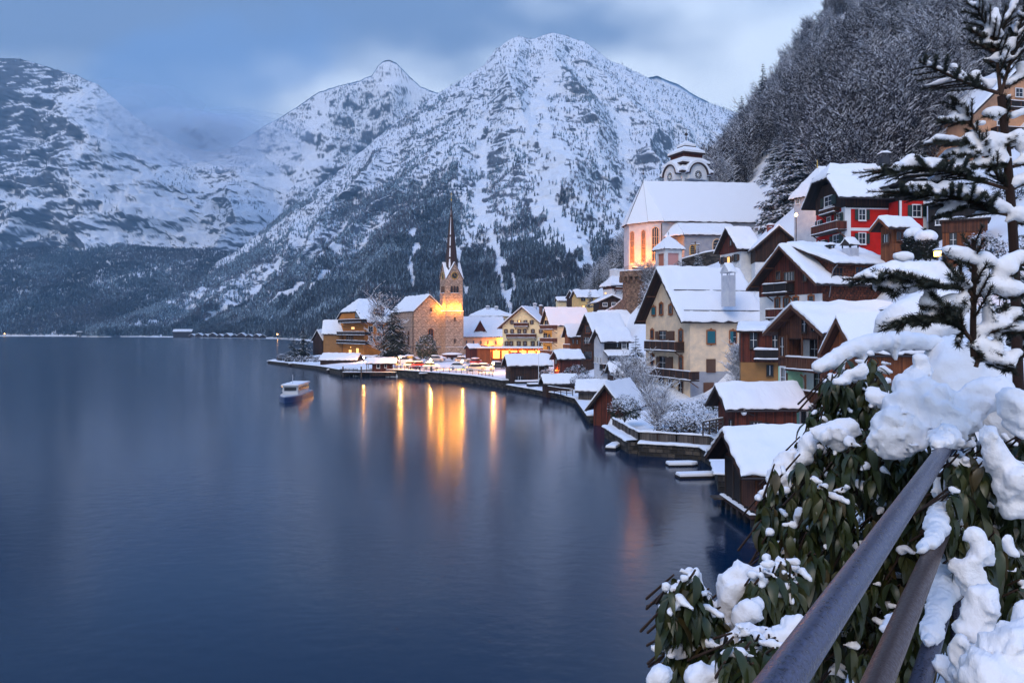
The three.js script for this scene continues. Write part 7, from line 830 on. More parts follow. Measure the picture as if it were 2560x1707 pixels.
{
  const R = rng(777), dk = [0.022, 0.030, 0.018], gy = (px, D) => groundY(PX(px, D), D);
  const set = (name, kit, label, cat, px, D, sc, y, grp) => plantTree(name, kit, label, cat, PX(px, D), D, y ?? gy(px, D) - 0.15, R() * 6.28, sc, grp);
  set('evergreen_bush', denseBush(1, 3.6, 3.2, dk, 0.75, 1500, 0.13), 'round evergreen bush under lumps of snow at the corner of the garden', 'bush', 1562, 88, 1, 1.5); set('frosted_tree', bareTree(2, 5.2, { stems: 5, snow: 1.2, low: 1, levels: 2, bark: [0.06, 0.04, 0.035] }), 'many-stemmed bare tree white with snow in the garden of the beige house', 'tree', 1648, 82, 1, 1.5); set('garden_hedge', denseBush(3, 5.2, 3.0, [0.04, 0.03, 0.022], 0.8, 2200, 0.12), 'tangled brown shrub heaped with snow beside the garden shed', 'bush', 1733, 77, 1, 1.4); set('garden_shrub', denseBush(4, 4.2, 2.2, [0.045, 0.032, 0.024], 0.85, 1500, 0.11), 'low snowy shrub in front of the many-stemmed garden tree', 'bush', 1690, 76, 1, 1.4);
  set('snowy_lilac', bareTree(5, 6.0, { stems: 9, snow: 1.5, low: 1, levels: 3, bark: [0.10, 0.08, 0.07] }), 'dense frosted lilac bush beside the right wall of the beige house', 'bush', 1866, 96, 1, 4.0); set('wall_shrub', denseBush(6, 3, 1.8, dk, 0.8, 700, 0.12), 'small snowy shrub at the door of the beige house', 'bush', 1782, 92, 1, 2.6); set('hedge_strip', denseBush(7, 6, 1.6, dk, 0.95, 1400, 0.12), 'long low hedge white with snow behind the garden trees', 'hedge', 1735, 90, 1, 2.4);
  set('snowy_fir', conifer(8, 8.4, { snow: 0.85, width: 0.26, whorls: 20, dens: 1.3 }), 'dark fir thick with snow left of the beige house', 'tree', 1590, 124, 1, 2.8); set('bare_garden_tree', bareTree(9, 6.5, { stems: 3, snow: 0.8, low: 1 }), 'small bare tree below the fir left of the beige house', 'tree', 1584, 112, 1, 1.8); set('bare_garden_tree', bareTree(10, 5.0, { stems: 3, snow: 0.9, low: 1 }), 'slender bare tree before the outdoor stair', 'tree', 1602, 106, 1, 1.6);
  set('church_fir', conifer(11, 14.5, { snow: 0.16, width: 0.33, whorls: 26, dens: 1.5, green: [0.030, 0.034, 0.022] }), 'broad dark fir lit by a street lamp left of the stone church front', 'tree', 985, 233, 1.18, 3.4); set('tall_bare_tree', bareTree(12, 18, { snow: 0.7, low: 1 }), 'tall bare tree with pale limbs before the ochre hotel', 'tree', 962, 244, 1, 3.6); set('round_church_bush', denseBush(13, 5.2, 6.8, [0.05, 0.055, 0.03], 0.3, 2600, 0.22), 'round lamp-lit bush before the arched window of the stone church', 'bush', 1067, 224, 1.15, 2.9);
  set('point_conifer', conifer(14, 8.5, { snow: 0.25, width: 0.30, whorls: 18 }), 'taller dark conifer on the left point of the village', 'tree', 758, 286, 1.6, 1.0); set('point_conifer', conifer(15, 6.4, { snow: 0.25, width: 0.36, whorls: 16 }), 'lower dark conifer on the left point of the village', 'tree', 733, 284, 1.55, 0.9); [[705, 284, 4, 3], [722, 272, 3, 2.4], [750, 270, 4, 2.6], [775, 268, 5, 2.8], [800, 262, 4.5, 2.8], [826, 262, 4, 2.4]].forEach(([px, D, w, h], i) => set('shore_shrub', denseBush(20 + i, w, h, [0.045, 0.036, 0.03], 0.6, 600, 0.2), ['dark shrub at the very tip of the left point', 'snowy shrub behind the far left pier', 'frosted shrub below the dark conifers', 'frosted shrub before the shore cabin', 'brown shrub beside the low boathouse', 'brown shrub before the ochre hotel balconies'][i], 'bush', px, D, 1, 0.7, 'shrubs on the left point'));
  [[1940, 212, 17, 'left of the three snow-laden firs behind the hill church'], [1972, 180, 21, 'tallest of the three snow-laden firs behind the hill church'], [2006, 177, 19, 'right of the three snow-laden firs behind the hill church']].forEach(([px, D, h, l], i) => set('blue_fir', conifer(30 + i, h, { snow: 1.0, width: 0.36, whorls: 24, dens: 1.9, green: [0.014, 0.024, 0.028], lump: 1 }), l, 'tree', px, D, 1, D > 200 ? PY(470, D) - 3 : gy(px, D) - 0.5, 'firs behind the hill church'));
  set('churchyard_fir', conifer(33, 5.2, { snow: 0.8, width: 0.28, whorls: 14, dens: 1.3 }), 'small snowy fir in the churchyard before the crucifix', 'tree', 1746, 168, 1, PY(676, 168)); set('churchyard_shrub', denseBush(34, 3, 2.4, [0.05, 0.035, 0.03], 0.5, 600, 0.14), 'bare shrub beside the little chapel', 'bush', 1700, 170, 1, PY(680, 170)); set('bastion_shrub', bareTree(35, 6, { stems: 6, snow: 0.8, low: 1, levels: 2 }), 'frosted shrub hanging over the stone bastion', 'bush', 1622, 174, 1, PY(715, 174)); set('bastion_ivy', denseBush(36, 6, 9, [0.03, 0.032, 0.03], 0.6, 2200, 0.18), 'snowy thicket on the slope right of the stone bastion', 'bush', 1632, 168, 1, PY(800, 168));
  set('ridge_spruce', conifer(37, 22, { snow: 0.15, width: 0.15, whorls: 26, dens: 1.3 }), 'taller pointed spruce on the skyline above the hill church', 'tree', 1908, 372, 1.15); set('ridge_spruce', conifer(38, 19, { snow: 0.15, width: 0.16, whorls: 24, dens: 1.3 }), 'lower pointed spruce on the skyline left of the taller one', 'tree', 1855, 352, 1.15);
  const dome = (px, py, D, w, h, label) => { const o = set('clipped_box_bush', denseBush(40 + Math.round(px), w, h, [0.010, 0.015, 0.010], 0.06, 3200, 0.13), label, 'bush', px, D, 1, PY(py, D)); part('snow_cap', snowMass([[-w * 0.16, h * 0.9, 0, w * 0.16, h * 0.9, 0.1, w * 0.30, w * 0.30], [0, h * 0.88, w * 0.15, 0, h * 0.88, -w * 0.15, w * 0.3, w * 0.3]], 0.2, 0.09, 0.05, 0.4, 3), M.snow, o); };
  dome(2316, 655, 74, 2.2, 2.6, 'clipped round bush with thick snow cap right of the pavilion'); dome(2285, 648, 80, 2.1, 2.9, 'second clipped bush half hidden behind the round one');
  set('village_hedge', denseBush(45, 5, 3.4, [0.02, 0.026, 0.018], 0.5, 1400, 0.14), 'dark hedge with snow lumps beside the brown gable cottage', 'hedge', 1440, 146, 1, 2.0); set('village_shrub', denseBush(46, 5, 2.6, [0.04, 0.034, 0.028], 0.85, 1200, 0.14), 'snow-heaped shrubs before the blue-white house', 'bush', 1462, 136, 1, 1.8); set('village_shrub', denseBush(47, 4, 2.6, [0.05, 0.036, 0.028], 0.6, 900, 0.14), 'warm-lit frosted shrub beside the dark boathouse', 'bush', 1372, 156, 1, 1.8); set('stair_shrub', denseBush(48, 3.4, 2.4, dk, 0.8, 900, 0.12), 'snowy shrub before the tiny stair cottage', 'bush', 1530, 116, 1, 1.6); set('slope_conifer', conifer(49, 6.8, { snow: 0.4, width: 0.2, whorls: 16, dens: 1.2 }), 'narrow conifer before the small yellow slope house', 'tree', 1475, 262, 1, PY(768, 262));
  [[2420, 60, 3.4, 2.6], [2490, 55, 3.6, 3], [2550, 66, 4, 3.2], [2460, 78, 3.6, 2.8], [2530, 90, 4, 3.4]].forEach(([px, D, w, h], i) => set('slope_shrub', denseBush(60 + i, w, h, [0.02, 0.024, 0.02], 0.75, 1100, 0.14), ['snowy shrub below the timber outbuilding', 'dark snowy shrub behind the trunk of the tall spruce', 'snowy shrub at the right edge of the picture', 'frosted shrub right of the timber outbuilding', 'frosted shrub high behind the tall spruce'][i], 'bush', px, D, 1, undefined, 'shrubs behind the tall spruce'));
  set('background_spruce', conifer(71, 4.4, { snow: 0.9, width: 0.36, whorls: 18, dens: 1.6 }), 'snowy spruce filling the right edge behind the tall spruce', 'spruce', 2600, 14, 1, 9.6); set('background_spruce', conifer(72, 3.4, { snow: 0.9, width: 0.4, whorls: 16, dens: 1.6 }), 'lower snowy spruce behind the young spruce', 'spruce', 2500, 20, 1, 9.2);
  // lit lantern by the clipped bushes
  { const D = 66, p = at(2345, 634, D), g = thing('path_lantern', 'small yellow glowing path lantern with snow cap below the clipped bushes', 'lantern', [p.x, p.y, p.z]); part('post', bar(V(0, -3.2, 0), V(0, -0.22, 0), 0.06), M.gutter, g); part('glass_box', bx(-0.2, 0.2, -0.22, 0.2, -0.2, 0.2), std({ color: lin(1, 0.8, 0.4), emissive: new THREE.Color(1, 0.6, 0.12), emissiveIntensity: 5 }), g); part('lid', bx(-0.26, 0.26, 0.2, 0.26, -0.26, 0.26), M.gutter, g); part('snow', snowTop(-0.28, 0.28, 0.26, -0.28, 0.28, 0.2), M.snow, g); const l = new THREE.PointLight(0xffa030, 16, 0, 2); g.add(l); }
  // outdoor stair by the tiny cottage
  { const D = 112, g = thing('outdoor_stair', 'narrow snowy outdoor stair with handrail left of the beige house', 'stair', [PX(1596, D), 1.6, -D], -0.3); for (let k = 0; k < 12; k++) { part('step', bx(-0.7, 0.7, k * 0.19 - 0.2, k * 0.19 + 0.02, -0.3, 0), M.concrete, g).position.set(-k * 0.10, 0, -k * 0.3); part('snow', cached('stsn', () => snowTop(-0.7, 0.7, 0.02, -0.3, 0, 0.08)), M.snow, g).position.set(-k * 0.10, k * 0.19, -k * 0.3); } part('handrail', bar(V(0.75, 1.0, 0), V(-0.45, 3.2, -3.6), 0.05), M.woodGrey, g); }
}
// ------------------------------------------------------------------ cloud bank lying in the valley on the left
{
  const R = rng(555), parts = []; for (let i = 0; i < 20; i++) { const t = R(), px = mix(270, 650, t), py = lerpTable([[255, 262], [330, 285], [450, 345], [640, 352]], px) + (R() - 0.5) * lerpTable([[255, 40], [400, 90], [640, 50]], px), D = mix(2350, 2900, R()), g = new THREE.IcosahedronGeometry(1, 3), p = g.attributes.position, s = mix(55, 120, R()), c = at(px, py, D); for (let k = 0; k < p.count; k++) { const v = V(p.getX(k), p.getY(k), p.getZ(k)), d = 1 + 0.55 * fbm(v.x * 1.2 + i, v.y * 1.2, v.z * 1.2, 3); p.setXYZ(k, c.x + v.x * d * s * 1.7, c.y + v.y * d * s * 0.75, c.z + v.z * d * s * 1.3); } g.deleteAttribute('uv'); const q = mergeVertices(g.deleteAttribute('normal')); q.computeVertexNormals(); parts.push(q); }
  const m = new THREE.Mesh(mergeGeometries(parts), std({ color: lin(0.62, 0.74, 0.92), roughness: 1, transparent: true, opacity: 0.085 })); m.name = 'cloud_bank'; tag(m, 'blue-grey cloud bank drifting over the saddle of the left mountain', 'cloud', null, 'stuff'); scene.add(m);
}
// ------------------------------------------------------------------ foreground: railing, leafy bushes, spruces, all under fresh snow
M.needle = std({ color: lin(0.016, 0.022, 0.014), roughness: 0.8 }); M.twig = std({ color: lin(0.05, 0.026, 0.016), roughness: 0.95 });
M.snowNear = std({ color: lin(0.86, 0.86, 0.88), roughness: 0.95, bumpMap: (() => { const t = snowBump.clone(); t.repeat.set(5, 5); t.needsUpdate = true; return t; })(), bumpScale: 0.006 });
const trunkBark = (() => { const a = tn(40, 8, 4, 81), t = tex(256, 256, (u, v) => { const k = 0.6 + 1.2 * Math.abs(a(u, v)); return [0.30 * k, 0.17 * k, 0.11 * k]; }, true), b = tex(256, 256, (u, v) => 0.3 + 1.4 * Math.abs(a(u, v))); t.repeat.set(2, 5); b.repeat.set(2, 5); return std({ map: t, bumpMap: b, bumpScale: 0.008, roughness: 0.95 }); })();
// the hand railing: three level steel pipes
{
  const g = thing('steel_hand_railing', 'frosted steel pipe railing with three rails running away beside the bushes', 'railing'), X = (D) => 0.317 + (D - 0.91) * 0.644;
  const mot = tn(24, 24, 4, 91), fine = tn(80, 80, 2, 93), mk = (c0, c1, ro) => { const t = tex(512, 512, (u, v) => { const k = clamp(0.5 + 1.5 * mot(u, v) + 0.5 * fine(u, v)); return [0, 1, 2].map((q) => mix(c0[q], c1[q], k)); }, true), r = tex(512, 512, (u, v) => ro + 0.35 * clamp(0.5 + 1.5 * mot(u, v))), b = tex(512, 512, (u, v) => 0.5 + 0.5 * mot(u, v) + 0.3 * fine(u, v)); for (const q of [t, r, b]) q.repeat.set(1, 16); return std({ map: t, roughnessMap: r, bumpMap: b, bumpScale: 0.0012, roughness: 1, metalness: 0.55 }); };
  const frost = mk([0.20, 0.20, 0.26], [0.40, 0.41, 0.50], 0.18), brown = mk([0.27, 0.19, 0.17], [0.36, 0.29, 0.27], 0.25);
  const pipe = (y, D0, D1, m, rr) => { const a = V(X(D0), y, -D0), b = V(X(D1), y, -D1), d = b.clone().sub(a), c = new THREE.CylinderGeometry(rr, rr, d.length(), 40, 1); c.rotateY(1.2); c.translate(0, d.length() / 2, 0); c.applyQuaternion(new THREE.Quaternion().setFromUnitVectors(V(0, 1, 0), d.clone().normalize())); c.translate(a.x, a.y, a.z); return part('rail', c, m, g); };
  pipe(11.115, 0.3, 3.4, frost, 0.0228); pipe(10.866, 0.3, 3.4, brown, 0.0255); pipe(10.61, 0.3, 3.4, frost, 0.0255); const Dp = 3.0; part('post', bar(V(X(Dp), 9.9, -Dp), V(X(Dp), 11.12, -Dp), 0.03, 20), frost, g);
  const on = (D, y, r, dx = 0) => [X(D) + dx, y, -D, r]; const rod = (D0, D1, y, r0, r1, dx = 0) => [X(D0) + dx, y, -D0, X(D1) + dx, y, -D1, r0, r1];
  part('rail_snow', snowMass([rod(2.62, 3.3, 11.155, 0.036, 0.05), rod(2.5, 2.66, 11.145, 0.018, 0.03, -0.01), rod(2.56, 2.6, 11.15, 0.026, 0.03, 0.02)], 0.03, 0.007, 0.014, 0.035, 4), M.snowNear, g);
  part('rail_snow', snowMass([rod(2.25, 2.42, 10.905, 0.02, 0.03), rod(2.42, 2.62, 10.91, 0.03, 0.035, -0.01), rod(2.62, 2.9, 10.905, 0.03, 0.034), rod(2.2, 2.24, 10.9, 0.012, 0.016, -0.02), rod(1.72, 1.8, 10.86, 0.016, 0.012, -0.03)], 0.025, 0.006, 0.006, 0.02, 5), M.snowNear, g);
  part('rail_snow', snowMass([rod(2.25, 2.6, 10.655, 0.025, 0.04), rod(2.6, 3.2, 10.665, 0.045, 0.05), rod(2.18, 2.26, 10.65, 0.014, 0.02)], 0.03, 0.007, 0.007, 0.025, 6), M.snowNear, g);
}
// leaves of the bushes: long, drooping, folded along the midrib
const leafGeo = [0, 1, 2, 3].map((k) => { const L = 0.105 + 0.012 * k, W = 0.017 + 0.003 * (k % 2), n = 5, pos = [], idx = []; for (let i = 0; i <= n; i++) { const t = i / n, w = W * Math.sin(Math.PI * Math.pow(t, 0.85)) ** 0.8 * (t > 0.98 ? 0 : 1) + (t < 0.02 ? 0.0015 : 0), y = -0.55 * L * t * t * (0.7 + 0.25 * k), z = L * t * (1 - 0.25 * t); pos.push(-w, y + w * 0.35, z, 0, y, z, w, y + w * 0.35, z); } for (let i = 0; i < n; i++) for (let s = 0; s < 2; s++) { const a = i * 3 + s; idx.push(a, a + 3, a + 1, a + 1, a + 3, a + 4); } const g = new THREE.BufferGeometry(); g.setAttribute('position', new THREE.Float32BufferAttribute(pos, 3)); g.setIndex(idx); g.computeVertexNormals(); return g; });
const leafMat = [[0.030, 0.042, 0.012], [0.022, 0.034, 0.012], [0.045, 0.050, 0.014], [0.060, 0.045, 0.016]].map((c) => new THREE.MeshPhysicalMaterial({ color: lin(...c), roughness: 0.42 }));
function bush(name, label, clusters, snow, o) {
  const g = thing(name, label, 'bush'), R = rng(o.seed), leaves = [], twigs = [], caps = [];
  for (const [px, py, D, n, sc = 1] of clusters) {
    const c = at(px, py, D), tilt = V((R() - 0.5) * 0.5, 0, (R() - 0.5) * 0.5 + 0.2);
    twigs.push(bar(c.clone().add(V((R() - 0.5) * 0.12, -0.17 * sc, -0.10 - 0.15 * R())), c, 0.005, 5, 0.003));
    for (let i = 0; i < n; i++) { const a = i * 2.4 + R() * 0.5, drop = 0.25 + 0.95 * R(), e = new THREE.Euler(drop, a, (R() - 0.5) * 0.5, 'YXZ'), m = new THREE.Matrix4().compose(c.clone().add(V(0, -0.05 * R() * sc - 0.012 * i * 0.4, 0)), new THREE.Quaternion().setFromEuler(e), V(1, 1, 1).multiplyScalar(sc * (0.5 + 0.65 * R()))); leaves.push([m, Math.floor(R() * 4), R() < 0.08 ? 3 : Math.floor(R() * 3), c]); }
    if (R() < (o.cap ?? 0.75) * 0.7) { const k = 1 + Math.floor(R() * 2); for (let q = 0; q < k; q++) { const p = c.clone().add(V((R() - 0.5) * 0.07 * sc, 0.012 - 0.03 * R(), (R() - 0.5) * 0.07 * sc)), e = p.clone().add(V((R() - 0.5) * 0.09 * sc, -0.02 * R() * sc, (R() - 0.3) * 0.08 * sc)); caps.push([p.x, p.y, p.z, e.x, e.y, e.z, (0.009 + 0.013 * R()) * sc, (0.005 + 0.008 * R()) * sc]); } }
  }
  // leaf blades: the ones facing the eye singly, those within joined
  leaves.forEach((l) => { l[4] = l[0].elements[14]; }); const order = leaves.map((l, i) => i).sort((a, b) => leaves[b][4] - leaves[a][4] + 0.6 * (hash(a, 3) - hash(b, 3))), many = Math.min(o.single || 90, leaves.length), rest = [[], [], [], []];
  order.forEach((i, k) => { const [m, v, c] = leaves[i]; if (k < many) { const p = part('leaf', leafGeo[v], leafMat[c], g); p.applyMatrix4(m); } else rest[c].push(leafGeo[v].clone().applyMatrix4(m)); });
  rest.forEach((l, c) => { if (l.length) { const p = part('inner_foliage', mergeGeometries(l), leafMat[c], g); p.userData.kind = 'stuff'; } });
  const tw = part('twig_mass', merge(twigs), M.twig, g); tw.userData.kind = 'stuff'; if (caps.length) part('leaf_snow', snowMass(caps, 0.014, 0.0075, 0.004, 0.018, o.seed), M.snowNear, g);
  if (snow.length) part('snow', snowMass(snow.map((r) => [...r.slice(0, 6), r[6] * 0.76, r[7] * 0.76]), 0.04, o.cell || 0.0095, 0.0155, 0.05, o.seed + 2), M.snowNear, g);
  return g;
}
const ball = (px, py, r, D, py2 = py, px2 = px, r2 = r, D2 = D) => { const a = at(px, py, D), b = at(px2, py2, D2); return [a.x, a.y, a.z, b.x, b.y, b.z, r * D / FOCAL, r2 * D2 / FOCAL]; };
function scatter(seed, n, poly, D0, D1, leaves = 9, sc = 1) { const R = rng(seed), out = [], xs = poly.map((p) => p[0]), ys = poly.map((p) => p[1]), x0 = Math.min(...xs), x1 = Math.max(...xs), y0 = Math.min(...ys), y1 = Math.max(...ys); let tries = 0; while (out.length < n && tries++ < n * 30) { const x = mix(x0, x1, R()), y = mix(y0, y1, R()); let c = false; for (let i = 0, j = poly.length - 1; i < poly.length; j = i++) if ((poly[i][1] > y) !== (poly[j][1] > y) && x < (poly[j][0] - poly[i][0]) * (y - poly[i][1]) / (poly[j][1] - poly[i][1]) + poly[i][0]) c = !c; if (c) out.push([x, y, mix(D0, D1, R()), leaves + Math.floor(R() * 5), sc]); } return out; }
bush('laurel_bush', 'large drooping laurel bush heaped with snow left of the hand railing', [...scatter(11, 400, [[1905, 1200], [1960, 1130], [2060, 1090], [2200, 1060], [2330, 1090], [2360, 1180], [2250, 1400], [2120, 1680], [1960, 1680], [1880, 1480], [1885, 1330]], 2.85, 4.1, 9, 0.86), ...scatter(12, 110, [[1990, 1080], [2080, 900], [2180, 880], [2240, 980], [2180, 1090], [2040, 1140]], 3.3, 3.9, 9, 0.85)],
  [ball(2300, 905, 26, 2.85, 985, 2290, 62), ball(2290, 985, 70, 2.8), ball(2335, 1010, 70, 2.75, 1040, 2400, 66), ball(2250, 1020, 60, 2.8), ball(2440, 1000, 62, 2.75, 975, 2500, 55), ball(2215, 1095, 52, 2.75, 1120, 2230, 40), ball(2280, 1090, 52, 2.72), ball(2240, 1060, 60, 2.75), ball(2380, 1070, 46, 2.7), ball(2120, 1070, 36, 3.1, 1085, 2070, 40), ball(2100, 1105, 34, 3.1), ball(2030, 1100, 26, 3.2, 1140, 2010, 30), ball(1980, 1150, 36, 3.3, 1200, 1955, 46), ball(1960, 1200, 40, 3.3, 1230, 1985, 26), ball(2050, 1215, 22, 3.1, 1260, 2070, 24), ball(2085, 1280, 26, 3.05, 1270, 2130, 18), ball(2160, 1210, 20, 3.0, 1240, 2190, 16), ball(2000, 1280, 14, 3.1, 1330, 1985, 12), ball(1985, 1400, 16, 3.0, 1450, 1990, 12), ball(2150, 930, 26, 3.2, 950, 2100, 20), ball(2190, 990, 30, 3.1, 1010, 2230, 30)], { seed: 21, single: 130, cap: 0.8 });
bush('small_laurel_bush', 'lower laurel bush with hanging leaves and snow at the water side of the railing', [...scatter(13, 120, [[1660, 1480], [1690, 1425], [1740, 1420], [1800, 1500], [1830, 1600], [1780, 1660], [1670, 1640]], 2.2, 2.7, 9, 0.76), ...scatter(14, 90, [[1790, 1590], [1900, 1560], [1960, 1600], [1930, 1707], [1800, 1707]], 1.9, 2.3, 9, 0.72), ...scatter(15, 80, [[1840, 1450], [1960, 1380], [2010, 1450], [1950, 1540], [1860, 1540]], 2.4, 2.8, 9, 0.8)],
  [ball(1845, 1425, 34, 2.5, 1470, 1835, 40), ball(1830, 1480, 44, 2.5, 1560, 1815, 36), ball(1880, 1440, 26, 2.5, 1420, 1910, 20), ball(1890, 1520, 34, 2.35, 1540, 1850, 36), ball(1870, 1590, 44, 2.2, 1610, 1940, 40), ball(1830, 1620, 34, 2.2), ball(1960, 1590, 40, 2.1, 1560, 1990, 30), ball(1700, 1475, 16, 2.4, 1460, 1712, 14), ball(1745, 1440, 10, 2.4, 1480, 1755, 12), ball(1715, 1545, 16, 2.35, 1530, 1740, 18), ball(1760, 1590, 18, 2.3, 1600, 1780, 20), ball(1650, 1690, 38, 2.0, 1700, 1630, 30), ball(1740, 1690, 44, 2.0, 1707, 1790, 50), ball(1800, 1690, 36, 2.0, 1720, 1820, 50)], { seed: 23, single: 90, cap: 0.7 });
bush('ivy_bank', 'dark leafy bank with lumps of snow right of the hand railing', [...scatter(16, 260, [[2390, 1120], [2560, 1080], [2600, 1500], [2480, 1500], [2380, 1330], [2330, 1280]], 2.5, 3.2, 8, 0.75), ...scatter(17, 170, [[2250, 1330], [2370, 1330], [2420, 1500], [2300, 1640], [2140, 1660]], 2.9, 3.6, 8, 0.9)],
  [ball(2480, 1085, 30, 2.5, 1150, 2490, 34), ball(2520, 1160, 34, 2.5, 1260, 2530, 46), ball(2560, 1210, 50, 2.45), ball(2530, 1000, 46, 2.6, 1060, 2560, 50), ball(2340, 1200, 20, 2.7, 1240, 2350, 26), ball(2380, 1250, 16, 2.6, 1290, 2395, 14), ball(2440, 1345, 30, 2.3, 1400, 2455, 40), ball(2400, 1420, 34, 2.3, 1470, 2440, 44), ball(2510, 1330, 14, 2.3, 1380, 2530, 18), ball(2540, 1420, 16, 2.3), ball(2460, 1500, 50, 2.1, 1570, 2440, 60), ball(2540, 1620, 90, 1.9, 1680, 2480, 90), ball(2400, 1610, 30, 2.0, 1680, 2420, 50), ball(2580, 1540, 50, 1.95), ball(2470, 1690, 80, 1.85, 1740, 2560, 100), ball(2350, 1640, 24, 2.1, 1690, 2370, 30)], { seed: 25, single: 80, cap: 0.65 });
// spruces: each bough given as a line; side twigs, needles and pillows of snow grow on it
function spruce(name, label, trunk, boughs, pillows, o) {
  const g = thing(name, label, 'spruce'), R = rng(o.seed), need = [], push = (a, b, c) => need.push(a.x, a.y, a.z, b.x, b.y, b.z, c.x, c.y, c.z);
  const tp = trunk.map(([px, py, D]) => at(px, py, D)), tc = new THREE.CatmullRomCurve3(tp); { const n = 24, ge = []; for (let i = 0; i < n; i++) ge.push(bar(tc.getPoint(i / n), tc.getPoint((i + 1) / n), mix(o.r0, o.r1, i / n), 8, mix(o.r0, o.r1, (i + 1) / n))); part('trunk', mergeVertices(merge(ge)), trunkBark, g); }
  const needles = (a, b, len, dens) => { const d = b.clone().sub(a), L = d.length(); d.normalize(); const u = Math.abs(d.y) > 0.9 ? V(1, 0, 0) : V(0, 1, 0), s = u.clone().cross(d).normalize(), w = d.clone().cross(s), n = Math.round(L * dens); for (let i = 0; i < n; i++) { const t = (i + R()) / n, c = a.clone().addScaledVector(d, L * t), an = R() * 6.283, o2 = s.clone().multiplyScalar(Math.cos(an)).addScaledVector(w, Math.sin(an)), l = len * (0.75 + 0.5 * R()), tip = c.clone().addScaledVector(o2, l * 0.8).addScaledVector(d, l * 0.62), k = d.clone().cross(o2).multiplyScalar(0.0016); push(c.clone().add(k), c.clone().sub(k), tip); } };
  const twigAll = [], snowR = [];
  for (const [pts, sub, snow] of boughs) {
    const P = pts.map(([px, py, D]) => at(px, py, D)), c = new THREE.CatmullRomCurve3(P), L = c.getLength(), n = Math.max(4, Math.round(L / 0.04)), tw = []; let prev = c.getPoint(0); for (let i = 1; i <= n; i++) { const q = c.getPoint(i / n); tw.push(bar(prev, q, mix(0.0075, 0.0028, (i - 1) / n) * (o.k || 1), 5, mix(0.0075, 0.0028, i / n) * (o.k || 1))); if (i > n * 0.12) needles(prev, q, 0.019, 1500); prev = q; }
    const bg = part('bough', merge(tw), M.twig, g);
    for (let i = 0; i < sub * 3; i++) { const t = 0.12 + 0.85 * (i + 0.5) / (sub * 3), a = c.getPoint(t), d = c.getTangent(t), sd = V(-d.z, 0, d.x).normalize().multiplyScalar(i % 2 ? 1 : -1), l = L * (0.18 + 0.22 * R()) * (1.2 - 0.6 * t), b = a.clone().addScaledVector(d, l * 0.75).addScaledVector(sd, l * 0.7).add(V(0, (R() - 0.65) * l * 0.5, 0)); twigAll.push(bar(a, b, 0.0035, 4, 0.0016)); needles(a, b, 0.017, 1500); if (R() < 0.4 * (snow ? 1.4 : 0.6)) { const q = a.clone().lerp(b, 0.25).add(V(0, 0.012, 0)), e = a.clone().lerp(b, 0.85).add(V(0, 0.012, 0)); snowR.push([q.x, q.y, q.z, e.x, e.y, e.z, 0.010, 0.005]); } }
    if (snow) { const k = Math.max(2, Math.round(L / 0.07)); for (let i = 0; i < k; i++) { const t0 = mix(snow[1] ?? 0.1, snow[2] ?? 0.95, i / k), t1 = mix(snow[1] ?? 0.1, snow[2] ?? 0.95, (i + 1) / k), r = snow[0] * (0.45 + 0.5 * R()) * (t1 > 0.85 ? 0.6 : 1), a = c.getPoint(t0).add(V(0, r * 1.05 + 0.004, 0)), b = c.getPoint(t1).add(V(0, r * 1.05 + 0.004, 0)); snowR.push([a.x, a.y, a.z, b.x, b.y, b.z, r, r * 0.9]); } }
  }
  if (twigAll.length) { const t = part('twig_mass', merge(twigAll), M.twig, g); t.userData.kind = 'stuff'; }
  const ng = new THREE.BufferGeometry(); ng.setAttribute('position', new THREE.Float32BufferAttribute(need, 3)); ng.computeVertexNormals(); const np = part('needles', ng, M.needle, g); np.userData.kind = 'stuff';
  part('snow', snowMass([...snowR, ...pillows.map((r) => [...r.slice(0, 6), r[6] * 0.8, r[7] * 0.8])], 0.02, o.cell || 0.008, 0.005, 0.05, o.seed), M.snowNear, g);
  return g;
}
